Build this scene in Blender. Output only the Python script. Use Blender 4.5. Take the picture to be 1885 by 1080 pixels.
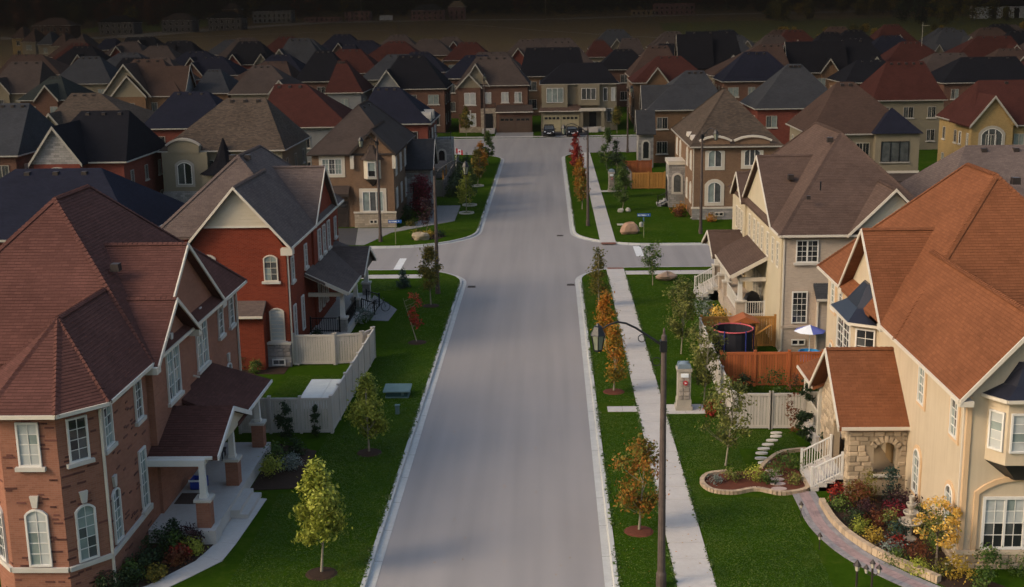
import bpy, math, random
from mathutils import Vector, Matrix
import numpy as np

R = math.radians
for o in list(bpy.data.objects):
    bpy.data.objects.remove(o, do_unlink=True)
SC = bpy.context.scene
COL = SC.collection

# ------------------------------------------------------------------ camera
cam_d = bpy.data.cameras.new('camera')
cam = bpy.data.objects.new('camera', cam_d)
COL.objects.link(cam)
cam.location = (0, 0, 20.8)
# street direction is +Y; the camera looks 12.7 degrees down, 1.8 degrees left, with a slight roll
cam.rotation_euler = (Matrix.Rotation(R(1.838), 3, 'Z') @ Matrix.Rotation(R(90 - 12.713), 3, 'X') @ Matrix.Rotation(R(-0.9), 3, 'Z')).to_euler()
cam_d.sensor_width = 36.0
cam_d.lens = 36.0 * 2300 / 1885
cam_d.clip_start = 0.5
cam_d.clip_end = 8000
SC.camera = cam

# ------------------------------------------------------------------ sky, sun, exposure
SUN_EL, SUN_AZ = 31.0, 243.0          # azimuth clockwise from +Y: low light from the left, a little behind the camera
W = bpy.data.worlds.new('World')
SC.world = W
W.use_nodes = True
wn = W.node_tree
sky = wn.nodes.new('ShaderNodeTexSky')
sky.sky_type = 'NISHITA'
sky.sun_disc = False
sky.sun_elevation = R(SUN_EL)
sky.sun_rotation = R(SUN_AZ)
sky.air_density = 1.3
sky.dust_density = 3.5
sky.ozone_density = 1.0
bg = wn.nodes['Background']
wn.links.new(sky.outputs[0], bg.inputs[0])
bg.inputs[1].default_value = 0.15
sun_d = bpy.data.lights.new('sun', 'SUN')
sun_d.energy = 1.4
sun_d.angle = R(20)
sun_d.color = (1.0, 0.80, 0.58)
sun = bpy.data.objects.new('sun', sun_d)
COL.objects.link(sun)
sdir = Vector((math.sin(R(SUN_AZ)) * math.cos(R(SUN_EL)), math.cos(R(SUN_AZ)) * math.cos(R(SUN_EL)), math.sin(R(SUN_EL))))
sun.rotation_euler = sdir.to_track_quat('Z', 'Y').to_euler()
sun.location = (0, 0, 60)
SC.view_settings.view_transform = 'Standard'
SC.view_settings.look = 'None'
SC.view_settings.gamma = 1.0
SC.view_settings.exposure = 1.28
SC.view_settings.use_curve_mapping = False

DIMMING = 0.0041                          # density of the added dark volume that dims the distance (built last)

# ------------------------------------------------------------------ materials
MATS = {}


class NT:
    """small helper round a node tree"""
    def __init__(s, name):
        s.m = bpy.data.materials.new(name)
        s.m.use_nodes = True
        s.t = s.m.node_tree
        s.b = s.t.nodes['Principled BSDF']

    def n(s, typ):
        return s.t.nodes.new(typ)

    def l(s, a, b):
        s.t.links.new(a, b)

    def noise(s, vec, scale, detail=3.0, rough=0.6):
        nd = s.t.nodes.new('ShaderNodeTexNoise')
        nd.inputs['Scale'].default_value = scale
        nd.inputs['Detail'].default_value = detail
        nd.inputs['Roughness'].default_value = rough
        if vec is not None:
            s.l(vec, nd.inputs['Vector'])
        return nd.outputs['Fac']

    def ramp(s, fac, stops):
        nd = s.t.nodes.new('ShaderNodeValToRGB')
        e = nd.color_ramp.elements
        while len(e) < len(stops):
            e.new(0.5)
        for i, (p, c) in enumerate(stops):
            e[i].position = p
            e[i].color = (*c, 1)
        s.l(fac, nd.inputs['Fac'])
        return nd.outputs['Color']

    def mix(s, fac, a, b, blend='MIX'):
        nd = s.t.nodes.new('ShaderNodeMix')
        nd.data_type = 'RGBA'
        nd.blend_type = blend
        for sock, v in ((nd.inputs[0], fac), (nd.inputs[6], a), (nd.inputs[7], b)):
            if isinstance(v, (int, float)):
                sock.default_value = v
            elif isinstance(v, tuple):
                sock.default_value = (*v, 1)
            else:
                s.l(v, sock)
        return nd.outputs[2]

    def bump(s, h, strength=0.3, dist=0.02):
        nd = s.t.nodes.new('ShaderNodeBump')
        nd.inputs['Strength'].default_value = strength
        nd.inputs['Distance'].default_value = dist
        s.l(h, nd.inputs['Height'])
        s.l(nd.outputs[0], s.b.inputs['Normal'])

    def math(s, op, a, b=None):
        nd = s.t.nodes.new('ShaderNodeMath')
        nd.operation = op
        for i, v in enumerate((a, b)):
            if v is None:
                continue
            if isinstance(v, (int, float)):
                nd.inputs[i].default_value = v
            else:
                s.l(v, nd.inputs[i])
        return nd.outputs[0]

    def uv(s):
        return s.t.nodes.new('ShaderNodeTexCoord').outputs['UV']

    def obj(s):
        return s.t.nodes.new('ShaderNodeTexCoord').outputs['Object']

    def geo(s):
        return s.t.nodes.new('ShaderNodeNewGeometry')

    def col(s, c):
        if isinstance(c, tuple):
            s.b.inputs['Base Color'].default_value = (*c, 1)
        else:
            s.l(c, s.b.inputs['Base Color'])

    def rough(s, v, spec=0.3):
        s.b.inputs['Roughness'].default_value = v
        s.b.inputs['Specular IOR Level'].default_value = spec


def sc(c, k):
    return tuple(min(1, x * k) for x in c)


def paint(name, c, rough=0.55, var=0.10, metal=0.0, scale=1.5):
    """painted or plain surface with faint dirt and unevenness"""
    if name in MATS:
        return MATS[name]
    t = NT(name)
    p = t.geo().outputs['Position']
    f = t.noise(p, scale, 4.0)
    f2 = t.noise(p, scale * 14, 2.0)
    t.col(t.mix(t.math('MULTIPLY', f2, 0.35), t.ramp(f, [(0.3, sc(c, 1 - var)), (0.7, sc(c, 1 + var))]), sc(c, 1 - 1.6 * var)))
    t.rough(rough)
    t.b.inputs['Metallic'].default_value = metal
    t.bump(f2, 0.08, 0.01)
    MATS[name] = t.m
    return t.m


def stucco(name, c):
    """rendered wall with faint rain streaks and cloudy unevenness"""
    t = NT(name)
    p = t.geo().outputs['Position']
    mp = t.n('ShaderNodeMapping')
    mp.inputs['Scale'].default_value = (2.2, 2.2, 0.16)
    t.l(p, mp.inputs['Vector'])
    streak = t.noise(mp.outputs[0], 1.6, 4.0, 0.7)
    cloud = t.noise(p, 0.5, 4.0)
    fine = t.noise(p, 35.0, 3.0)
    x = t.math('ADD', t.math('MULTIPLY', streak, 0.55), t.math('MULTIPLY', cloud, 0.45))
    t.col(t.mix(t.math('MULTIPLY', fine, 0.2), t.ramp(x, [(0.3, sc(c, 0.86)), (0.52, c), (0.72, sc(c, 1.07))]), sc(c, 0.8)))
    t.rough(0.92, 0.1)
    t.bump(fine, 0.25, 0.012)
    MATS[name] = t.m
    return t.m


def shingle(name, c, mottle=0.25, accent=None):
    if name in MATS:
        return MATS[name]
    t = NT(name)
    uv = t.uv()
    br = t.n('ShaderNodeTexBrick')
    br.offset = 0.37
    br.inputs['Scale'].default_value = 1.0
    br.inputs['Brick Width'].default_value = 0.32
    br.inputs['Row Height'].default_value = 0.15
    br.inputs['Mortar Size'].default_value = 0.010
    br.inputs['Bias'].default_value = 0.0
    br.inputs['Color1'].default_value = (*sc(c, 1 - mottle), 1)
    br.inputs['Color2'].default_value = (*sc(accent or c, 1 + mottle), 1)
    br.inputs['Mortar'].default_value = (*sc(c, 0.45), 1)
    t.l(uv, br.inputs['Vector'])
    p = t.geo().outputs['Position']
    big = t.noise(p, 0.45, 6.0, 0.7)
    fine = t.noise(p, 30.0, 2.0)
    cc = t.mix(0.5, br.outputs['Color'], t.ramp(big, [(0.3, sc(c, 0.66)), (0.7, sc(c, 1.34))]))
    cc = t.mix(t.math('MULTIPLY', fine, 0.3), cc, sc(c, 0.6))
    t.col(cc)
    t.rough(0.95, 0.06)
    t.bump(t.math('ADD', br.outputs['Fac'], fine), -0.35, 0.02)
    MATS[name] = t.m
    return t.m


def brick(name, c1, c2, mortar, w=0.23, h=0.078):
    mortar = tuple(0.5 * m + 0.25 * (a + b_) for m, a, b_ in zip(mortar, c1, c2))
    if name in MATS:
        return MATS[name]
    t = NT(name)
    uv = t.uv()
    br = t.n('ShaderNodeTexBrick')
    br.inputs['Scale'].default_value = 1.0
    br.inputs['Brick Width'].default_value = w
    br.inputs['Row Height'].default_value = h
    br.inputs['Mortar Size'].default_value = 0.008
    br.inputs['Color1'].default_value = (*c1, 1)
    br.inputs['Color2'].default_value = (*c2, 1)
    br.inputs['Mortar'].default_value = (*mortar, 1)
    t.l(uv, br.inputs['Vector'])
    p = t.geo().outputs['Position']
    big = t.noise(p, 0.6, 4.0)
    cc = t.mix(0.28, br.outputs['Color'], t.ramp(big, [(0.25, sc(c1, 0.7)), (0.75, sc(c2, 1.25))]))
    t.col(cc)
    t.rough(0.9, 0.08)
    t.bump(br.outputs['Fac'], -0.4, 0.012)
    MATS[name] = t.m
    return t.m


def rockmat(name, c, rnd=0.35):
    """colour differs from piece to piece (Object Info random)"""
    if name in MATS:
        return MATS[name]
    t = NT(name)
    oi = t.n('ShaderNodeObjectInfo')
    p = t.geo().outputs['Position']
    f = t.noise(p, 6.0, 5.0)
    base = t.ramp(oi.outputs['Random'], [(0.0, sc(c, 1 - rnd)), (0.5, c), (1.0, sc(c, 1 + rnd))])
    t.col(t.mix(t.math('MULTIPLY', f, 0.5), base, sc(c, 0.6)))
    t.rough(0.85, 0.25)
    t.bump(f, 0.4, 0.02)
    MATS[name] = t.m
    return t.m


def stonewall(name, c):
    if name in MATS:
        return MATS[name]
    t = NT(name)
    uv = t.uv()
    br = t.n('ShaderNodeTexBrick')
    br.offset = 0.4
    br.inputs['Scale'].default_value = 1.0
    br.inputs['Brick Width'].default_value = 0.5
    br.inputs['Row Height'].default_value = 0.22
    br.inputs['Mortar Size'].default_value = 0.012
    br.inputs['Color1'].default_value = (*sc(c, 0.7), 1)
    br.inputs['Color2'].default_value = (*sc(c, 1.25), 1)
    br.inputs['Mortar'].default_value = (*sc(c, 0.55), 1)
    t.l(uv, br.inputs['Vector'])
    f = t.noise(t.geo().outputs['Position'], 4.0, 5.0)
    t.col(t.mix(t.math('MULTIPLY', f, 0.4), br.outputs['Color'], sc(c, 0.65)))
    t.rough(0.88, 0.2)
    t.bump(t.math('SUBTRACT', f, br.outputs['Fac']), 0.5, 0.03)
    MATS[name] = t.m
    return t.m


def wood(name, c, rnd=0.25):
    if name in MATS:
        return MATS[name]
    t = NT(name)
    oi = t.n('ShaderNodeObjectInfo')
    mp = t.n('ShaderNodeMapping')
    t.l(t.geo().outputs['Position'], mp.inputs['Vector'])
    mp.inputs['Scale'].default_value = (9, 9, 1.0)
    f = t.noise(mp.outputs[0], 2.0, 4.0)
    base = t.ramp(oi.outputs['Random'], [(0.0, sc(c, 1 - rnd)), (1.0, sc(c, 1 + rnd))])
    t.col(t.mix(t.math('MULTIPLY', f, 0.6), base, sc(c, 0.5)))
    t.rough(0.75, 0.25)
    t.bump(f, 0.2, 0.01)
    MATS[name] = t.m
    return t.m


def glass(name, c, rough=0.06, var=0.0):
    if name in MATS:
        return MATS[name]
    t = NT(name)
    if var:
        f = t.noise(t.geo().outputs['Position'], 1.3, 3.0)
        t.col(t.ramp(f, [(0.3, sc(c, 1 - var)), (0.7, sc(c, 1 + var))]))
    else:
        t.col(c)
    t.rough(rough, 0.6)
    MATS[name] = t.m
    return t.m


def leafmat(name, cols, patch=0.9, subs=0.0):
    """cols: list of colours; leaves vary one by one and in patches through the crown"""
    if name in MATS:
        return MATS[name]
    t = NT(name)
    g = t.geo()
    f = t.noise(g.outputs['Position'], patch, 2.0)
    x = t.math('ADD', t.math('MULTIPLY', f, 0.75), t.math('MULTIPLY', g.outputs['Random Per Island'], 0.35))
    n = len(cols)
    st = [(0.28 + 0.5 * i / max(1, n - 1), c) for i, c in enumerate(cols)]
    t.col(t.ramp(x, st))
    t.rough(0.6, 0.25)
    t.b.inputs['Subsurface Weight'].default_value = 0.0
    # a little light comes through each leaf
    tr = t.n('ShaderNodeBsdfTranslucent')
    t.l(t.ramp(x, st), tr.inputs['Color'])
    ms = t.n('ShaderNodeMixShader')
    ms.inputs[0].default_value = 0.3
    t.l(t.b.outputs[0], ms.inputs[1])
    t.l(tr.outputs[0], ms.inputs[2])
    t.l(ms.outputs[0], t.t.nodes['Material Output'].inputs['Surface'])
    MATS[name] = t.m
    return t.m


def ground(name, stops, s1=0.25, s2=3.0, fine=40.0, rough=0.95, bump=0.4, bd=0.03, spec=0.15):
    if name in MATS:
        return MATS[name]
    t = NT(name)
    p = t.geo().outputs['Position']
    a = t.noise(p, s1, 5.0, 0.65)
    b = t.noise(p, s2, 4.0, 0.7)
    c = t.noise(p, fine, 2.0)
    x = t.math('ADD', t.math('MULTIPLY', a, 0.55), t.math('MULTIPLY', b, 0.45))
    cc = t.ramp(x, stops)
    cc = t.mix(t.math('MULTIPLY', c, 0.45), cc, sc(stops[0][1], 0.6))
    t.col(cc)
    t.rough(rough, spec)
    t.bump(t.math('ADD', b, c), bump, bd)
    MATS[name] = t.m
    return t.m


# ------------------------------------------------------------------ building blocks
ORG = {}


def V(*a):
    return Vector(a)


def tag(o, label=None, cat=None, group=None, kind=None):
    if label:
        o['label'] = label
    if cat:
        o['category'] = cat
    if group:
        o['group'] = group
    if kind:
        o['kind'] = kind
    return o


def thing(name, loc, label, cat, group=None):
    o = bpy.data.objects.new(name, None)
    o.empty_display_size = 0.2
    COL.objects.link(o)
    o.location = loc
    ORG[o.name] = Vector(loc)
    return tag(o, label, cat, group)


def org(o):
    return ORG.get(o.name, Vector((0, 0, 0))) if o else Vector((0, 0, 0))


def inst(name, me, parent=None, loc=(0, 0, 0), rot=(0, 0, 0), scale=(1, 1, 1), local=False):
    """link an object that shares mesh data; loc in world unless local"""
    o = bpy.data.objects.new(name, me)
    COL.objects.link(o)
    l = Vector(loc)
    if parent is not None:
        o.parent = parent
        if not local:
            l = l - org(parent)
    o.location = l
    o.rotation_euler = rot
    o.scale = scale
    ORG[o.name] = Vector(loc)
    return o


def clip(poly, n, d, keep_less=True):
    """clip a convex polygon by plane n.p <= d"""
    out = []
    m = len(poly)
    for i in range(m):
        a, b = poly[i], poly[(i + 1) % m]
        da, db = n.dot(a) - d, n.dot(b) - d
        if not keep_less:
            da, db = -da, -db
        if da <= 1e-9:
            out.append(a)
        if (da < -1e-9 and db > 1e-9) or (da > 1e-9 and db < -1e-9):
            out.append(a + (b - a) * (da / (da - db)))
    return out


class B:
    def __init__(s):
        s.v = []
        s.f = []

    def poly(s, pts):
        i = len(s.v)
        s.v += [Vector(p) for p in pts]
        s.f.append(list(range(i, i + len(pts))))
        return s

    def box(s, x0, x1, y0, y1, z0, z1):
        i = len(s.v)
        s.v += [V(x0, y0, z0), V(x1, y0, z0), V(x1, y1, z0), V(x0, y1, z0), V(x0, y0, z1), V(x1, y0, z1), V(x1, y1, z1), V(x0, y1, z1)]
        s.f += [[i + a for a in q] for q in ((0, 3, 2, 1), (4, 5, 6, 7), (0, 1, 5, 4), (1, 2, 6, 5), (2, 3, 7, 6), (3, 0, 4, 7))]
        return s

    def prism(s, pts, vec):
        """closed solid: polygon pts swept along vec"""
        pts = [Vector(p) for p in pts]
        vec = Vector(vec)
        nrm = Vector((0, 0, 0))
        for k in range(len(pts)):
            nrm += pts[k].cross(pts[(k + 1) % len(pts)])
        if nrm.dot(vec) > 0:
            pts.reverse()
        i, n = len(s.v), len(pts)
        s.v += pts + [p + vec for p in pts]
        s.f.append(list(range(i, i + n)))
        s.f.append(list(range(i + 2 * n - 1, i + n - 1, -1)))
        for k in range(n):
            a, b = i + k, i + (k + 1) % n
            s.f.append([b, a, a + n, b + n])
        return s

    def bar(s, p, q, w, h, up=V(0, 0, 1)):
        """box beam from p to q, w across, h along up"""
        p, q = Vector(p), Vector(q)
        d = (q - p).normalized()
        sd = d.cross(up)
        if sd.length < 1e-4:
            sd = V(1, 0, 0)
        sd.normalize()
        u = sd.cross(d).normalized()
        sd, u = sd * w / 2, u * h / 2
        return s.prism([p - sd - u, p + sd - u, p + sd + u, p - sd + u], q - p)

    def tube(s, pts, rad, n=7, cap=True):
        pts = [Vector(p) for p in pts]
        if isinstance(rad, (int, float)):
            rad = [rad] * len(pts)
        i0 = len(s.v)
        for k, p in enumerate(pts):
            d = (pts[min(k + 1, len(pts) - 1)] - pts[max(k - 1, 0)])
            d.normalize()
            a = d.cross(V(0, 0, 1) if abs(d.z) < 0.9 else V(0, 1, 0)).normalized()
            b = d.cross(a)
            for j in range(n):
                t = 2 * math.pi * j / n
                s.v.append(p + (a * math.cos(t) + b * math.sin(t)) * rad[k])
        for k in range(len(pts) - 1):
            for j in range(n):
                a, b = i0 + k * n + j, i0 + k * n + (j + 1) % n
                s.f.append([a, b, b + n, a + n])
        if cap:
            s.f.append([i0 + j for j in range(n)][::-1])
            s.f.append([i0 + (len(pts) - 1) * n + j for j in range(n)])
        return s

    def lathe(s, c, prof, n=16, sx=1.0, sy=1.0):
        c = Vector(c)
        i0 = len(s.v)
        for r, z in prof:
            for j in range(n):
                t = 2 * math.pi * (j + 0.5) / n
                s.v.append(c + V(r * sx * math.cos(t), r * sy * math.sin(t), z))
        for k in range(len(prof) - 1):
            for j in range(n):
                a, b = i0 + k * n + j, i0 + k * n + (j + 1) % n
                s.f.append([a, b, b + n, a + n])
        s.f.append([i0 + j for j in range(n)][::-1])
        s.f.append([i0 + (len(prof) - 1) * n + j for j in range(n)])
        return s

    def shingle(s, poly, e=0.17, t=0.014):
        """roof plane as overlapping shingle courses (poly convex, facing up)"""
        poly = [Vector(p) for p in poly]
        n = Vector((0, 0, 0))
        for k in range(len(poly)):
            n += (poly[k] - poly[0]).cross(poly[(k + 1) % len(poly)] - poly[0])
        n.normalize()
        if n.z < 0:
            poly.reverse()
            n = -n
        up = V(0, 0, 1) - n * n.z
        up.normalize()
        ds = [up.dot(p) for p in poly]
        d0, d1 = min(ds), max(ds)
        k = 0
        while d0 + k * e < d1 - 1e-4:
            a, b = d0 + k * e, min(d0 + (k + 1) * e, d1)
            st = clip(clip(poly, up, a, False), up, b, True)
            if len(st) >= 3:
                s.poly([p + n * (t * (1 - (up.dot(p) - a) / e)) for p in st])
                low = [p for p in st if up.dot(p) < a + 1e-4]
                if len(low) >= 2:
                    m = len(st)
                    for q in range(m):
                        p1, p2 = st[q], st[(q + 1) % m]
                        if up.dot(p1) < a + 1e-4 and up.dot(p2) < a + 1e-4:
                            s.poly([p1 - n * 0.002, p2 - n * 0.002, p2 + n * t, p1 + n * t])
            k += 1
        return s

    def cap(s, p, q, w=0.16, e=0.22):
        """overlapping ridge or hip caps from p (low) to q (high)"""
        p, q = Vector(p), Vector(q)
        d = q - p
        L = d.length
        d.normalize()
        sd = d.cross(V(0, 0, 1)).normalized() * w
        up = sd.cross(d).normalized()
        k = 0
        while k * e < L - 0.02:
            a = p + d * (k * e)
            b = p + d * min(L, (k + 1) * e + 0.05)
            ha, hb = 0.075, 0.04
            s.poly([a - sd - V(0, 0, 0.03), b - sd - V(0, 0, 0.05), b + up * hb, a + up * ha])
            s.poly([a + up * ha, b + up * hb, b + sd - V(0, 0, 0.05), a + sd - V(0, 0, 0.03)])
            s.poly([a - sd - V(0, 0, 0.06), a + up * ha, a + sd - V(0, 0, 0.06)])
            k += 1
        return s

    def mesh(s, name, mat, off=None, uv=True, smooth=False):
        me = bpy.data.meshes.new(name)
        off = off or Vector((0, 0, 0))
        me.from_pydata([tuple(p - off) for p in s.v], [], s.f)
        if uv:
            lay = me.uv_layers.new(name='UVMap')
            data = [0.0] * (2 * len(me.loops))
            for p in me.polygons:
                n = p.normal
                if abs(n.z) > 0.985:
                    tu, tv = V(1, 0, 0), V(0, 1, 0)
                else:
                    tu = V(-n.y, n.x, 0).normalized()
                    tv = n.cross(tu)
                for li in p.loop_indices:
                    c = s.v[me.loops[li].vertex_index]
                    data[2 * li] = tu.dot(c)
                    data[2 * li + 1] = tv.dot(c)
            lay.data.foreach_set('uv', data)
        if mat:
            me.materials.append(mat)
        if smooth:
            me.polygons.foreach_set('use_smooth', [True] * len(me.polygons))
        me.update()
        return me

    def build(s, name, mat, parent=None, uv=True, smooth=False):
        """one object; vertices are in world coordinates"""
        off = org(parent) if parent else Vector((0, 0, 0))
        me = s.mesh(name, mat, off, uv, smooth)
        o = bpy.data.objects.new(name, me)
        COL.objects.link(o)
        if parent:
            o.parent = parent
        ORG[o.name] = off.copy()
        return o


def single(name, b, mat, label, cat, group=None, base=None, smooth=False):
    """a thing that is one mesh, its origin at its base"""
    if base is None:
        lo = Vector((sum(p.x for p in b.v) / len(b.v), sum(p.y for p in b.v) / len(b.v), min(p.z for p in b.v)))
    else:
        lo = Vector(base)
    me = b.mesh(name, mat, lo, True, smooth)
    o = bpy.data.objects.new(name, me)
    COL.objects.link(o)
    o.location = lo
    ORG[o.name] = lo
    return tag(o, label, cat, group)


def structure(name, b, mat):
    o = b.build(name, mat)
    return tag(o, kind='structure')

# ------------------------------------------------------------------ shared materials
WHITE = paint('white_trim', (0.62, 0.59, 0.54), 0.5, 0.06)
CREAM = paint('cream_trim', (0.55, 0.49, 0.40), 0.6, 0.06)
TAN = paint('tan_trim', (0.42, 0.33, 0.23), 0.6, 0.08)
BLACKM = paint('black_metal', (0.012, 0.012, 0.014), 0.4, 0.1)
DARKM = paint('dark_bronze', (0.035, 0.026, 0.022), 0.5, 0.15)
CONC = ground('concrete', [(0.3, (0.44, 0.405, 0.37)), (0.7, (0.56, 0.52, 0.475))], 0.8, 5.0, 60.0, 0.9, 0.15, 0.01)
KERB = ground('kerb_concrete', [(0.3, (0.40, 0.395, 0.37)), (0.7, (0.54, 0.53, 0.495))], 0.5, 4.0, 50.0, 0.9, 0.2, 0.01)
STONEC = paint('limestone', (0.50, 0.46, 0.40), 0.8, 0.10)
G_DARK = glass('glass_dark', (0.018, 0.020, 0.022))
G_MID = glass('glass_mid', (0.07, 0.075, 0.075), 0.08, 0.4)
G_BLIND = glass('glass_over_blind', (0.42, 0.43, 0.41), 0.15, 0.12)
G_CURT = glass('glass_over_curtain', (0.22, 0.26, 0.24), 0.10, 0.25)
BR_RED = brick('brick_red', (0.135, 0.022, 0.010), (0.20, 0.038, 0.018), (0.22, 0.13, 0.10))
BR_ROSE = brick('brick_rose', (0.22, 0.092, 0.058), (0.29, 0.128, 0.082), (0.26, 0.19, 0.15))
BR_TAN = brick('brick_tan', (0.145, 0.085, 0.050), (0.195, 0.115, 0.068), (0.30, 0.24, 0.19))
BR_BEIGE = brick('brick_beige', (0.36, 0.29, 0.225), (0.44, 0.355, 0.28), (0.45, 0.38, 0.31))
BR_BROWN = brick('brick_brown', (0.11, 0.055, 0.038), (0.16, 0.085, 0.058), (0.15, 0.11, 0.09))
BR_DRED = brick('brick_dark_red', (0.14, 0.035, 0.025), (0.20, 0.055, 0.038), (0.16, 0.10, 0.08))
BR_YEL = brick('brick_yellow', (0.27, 0.18, 0.07), (0.33, 0.225, 0.095), (0.42, 0.33, 0.20))
STUCCO = stucco('stucco_peach', (0.50, 0.405, 0.285))
STUCCO_C = stucco('stucco_cream', (0.47, 0.40, 0.28))
SIDING = paint('siding_beige', (0.46, 0.40, 0.30), 0.6, 0.05)
SIDING_G = paint('siding_grey', (0.30, 0.30, 0.29), 0.6, 0.06)
ST_GREY = stonewall('stone_veneer_grey', (0.30, 0.28, 0.26))
ST_TAN = stonewall('stone_veneer_tan', (0.38, 0.31, 0.23))
S_BROWNRED = shingle('shingle_brown_red', (0.098, 0.043, 0.034), 0.26)
S_ORANGE = shingle('shingle_terracotta', (0.175, 0.066, 0.030), 0.22)
S_GREYBR = shingle('shingle_grey_brown', (0.120, 0.090, 0.078), 0.25)
S_BROWN = shingle('shingle_brown', (0.098, 0.064, 0.050), 0.24)
S_TAUPE = shingle('shingle_taupe', (0.070, 0.052, 0.044), 0.20)  # far roof tones, down to the mottled one, lowered to stand for distant shade
S_NAVY = shingle('shingle_navy', (0.015, 0.016, 0.026), 0.25)
S_BLACK = shingle('shingle_black', (0.011, 0.011, 0.014), 0.25)
S_RED = shingle('shingle_red', (0.062, 0.021, 0.016), 0.22)
S_BROWNF = shingle('shingle_brown_dimmed', (0.068, 0.042, 0.032), 0.22)  # darker copy of the brown shingle, distance dimming put into the colour
S_GREY = shingle('shingle_grey', (0.045, 0.046, 0.050), 0.22)
S_MOTTLE = shingle('shingle_mottled', (0.078, 0.060, 0.046), 0.5, (0.095, 0.065, 0.045))
S_GREEN = shingle('shingle_green_grey', (0.035, 0.040, 0.035), 0.25)
W_CREAM = paint('wall_cream_dimmed', (0.22, 0.185, 0.125), 0.85, 0.06, 0, 0.7)  # cream of the far walls, darkened in the colour to dim with distance
W_TAN = brick('wall_tan_brick', (0.15, 0.085, 0.045), (0.20, 0.115, 0.065), (0.18, 0.13, 0.09))
W_GREY = paint('wall_grey', (0.19, 0.19, 0.185), 0.7, 0.08)
TRIM_F = paint('trim_cream_dimmed', (0.34, 0.31, 0.26), 0.6, 0.08)  # darker copy of the pale trim, shade of distance painted in

# ------------------------------------------------------------------ windows
WCACHE = {}


def outline(w, h, rise, z0=0.0, n=8):
    """window outline in (x, z): rectangle or arched head"""
    p = [(-w / 2, z0), (w / 2, z0)]
    if rise <= 0:
        return p + [(w / 2, z0 + h), (-w / 2, z0 + h)]
    hs = h - rise
    r = (w * w / 4 + rise * rise) / (2 * rise)
    a = math.asin(min(1, w / 2 / r))
    for k in range(n + 1):
        t = a - 2 * a * k / n
        p.append((r * math.sin(t), z0 + hs + rise - r + r * math.cos(t)))
    return p


def ring(b, o, i, y0, y1):
    """frame between two outlines, from depth y0 to y1"""
    n = len(o)
    for k in range(n):
        a, c = k, (k + 1) % n
        b.poly([(o[a][0], y1, o[a][1]), (o[c][0], y1, o[c][1]), (i[c][0], y1, i[c][1]), (i[a][0], y1, i[a][1])])
        b.poly([(o[a][0], y0, o[a][1]), (o[c][0], y0, o[c][1]), (o[c][0], y1, o[c][1]), (o[a][0], y1, o[a][1])])
        b.poly([(i[c][0], y0, i[c][1]), (i[a][0], y0, i[a][1]), (i[a][0], y1, i[a][1]), (i[c][0], y1, i[c][1])])


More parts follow.
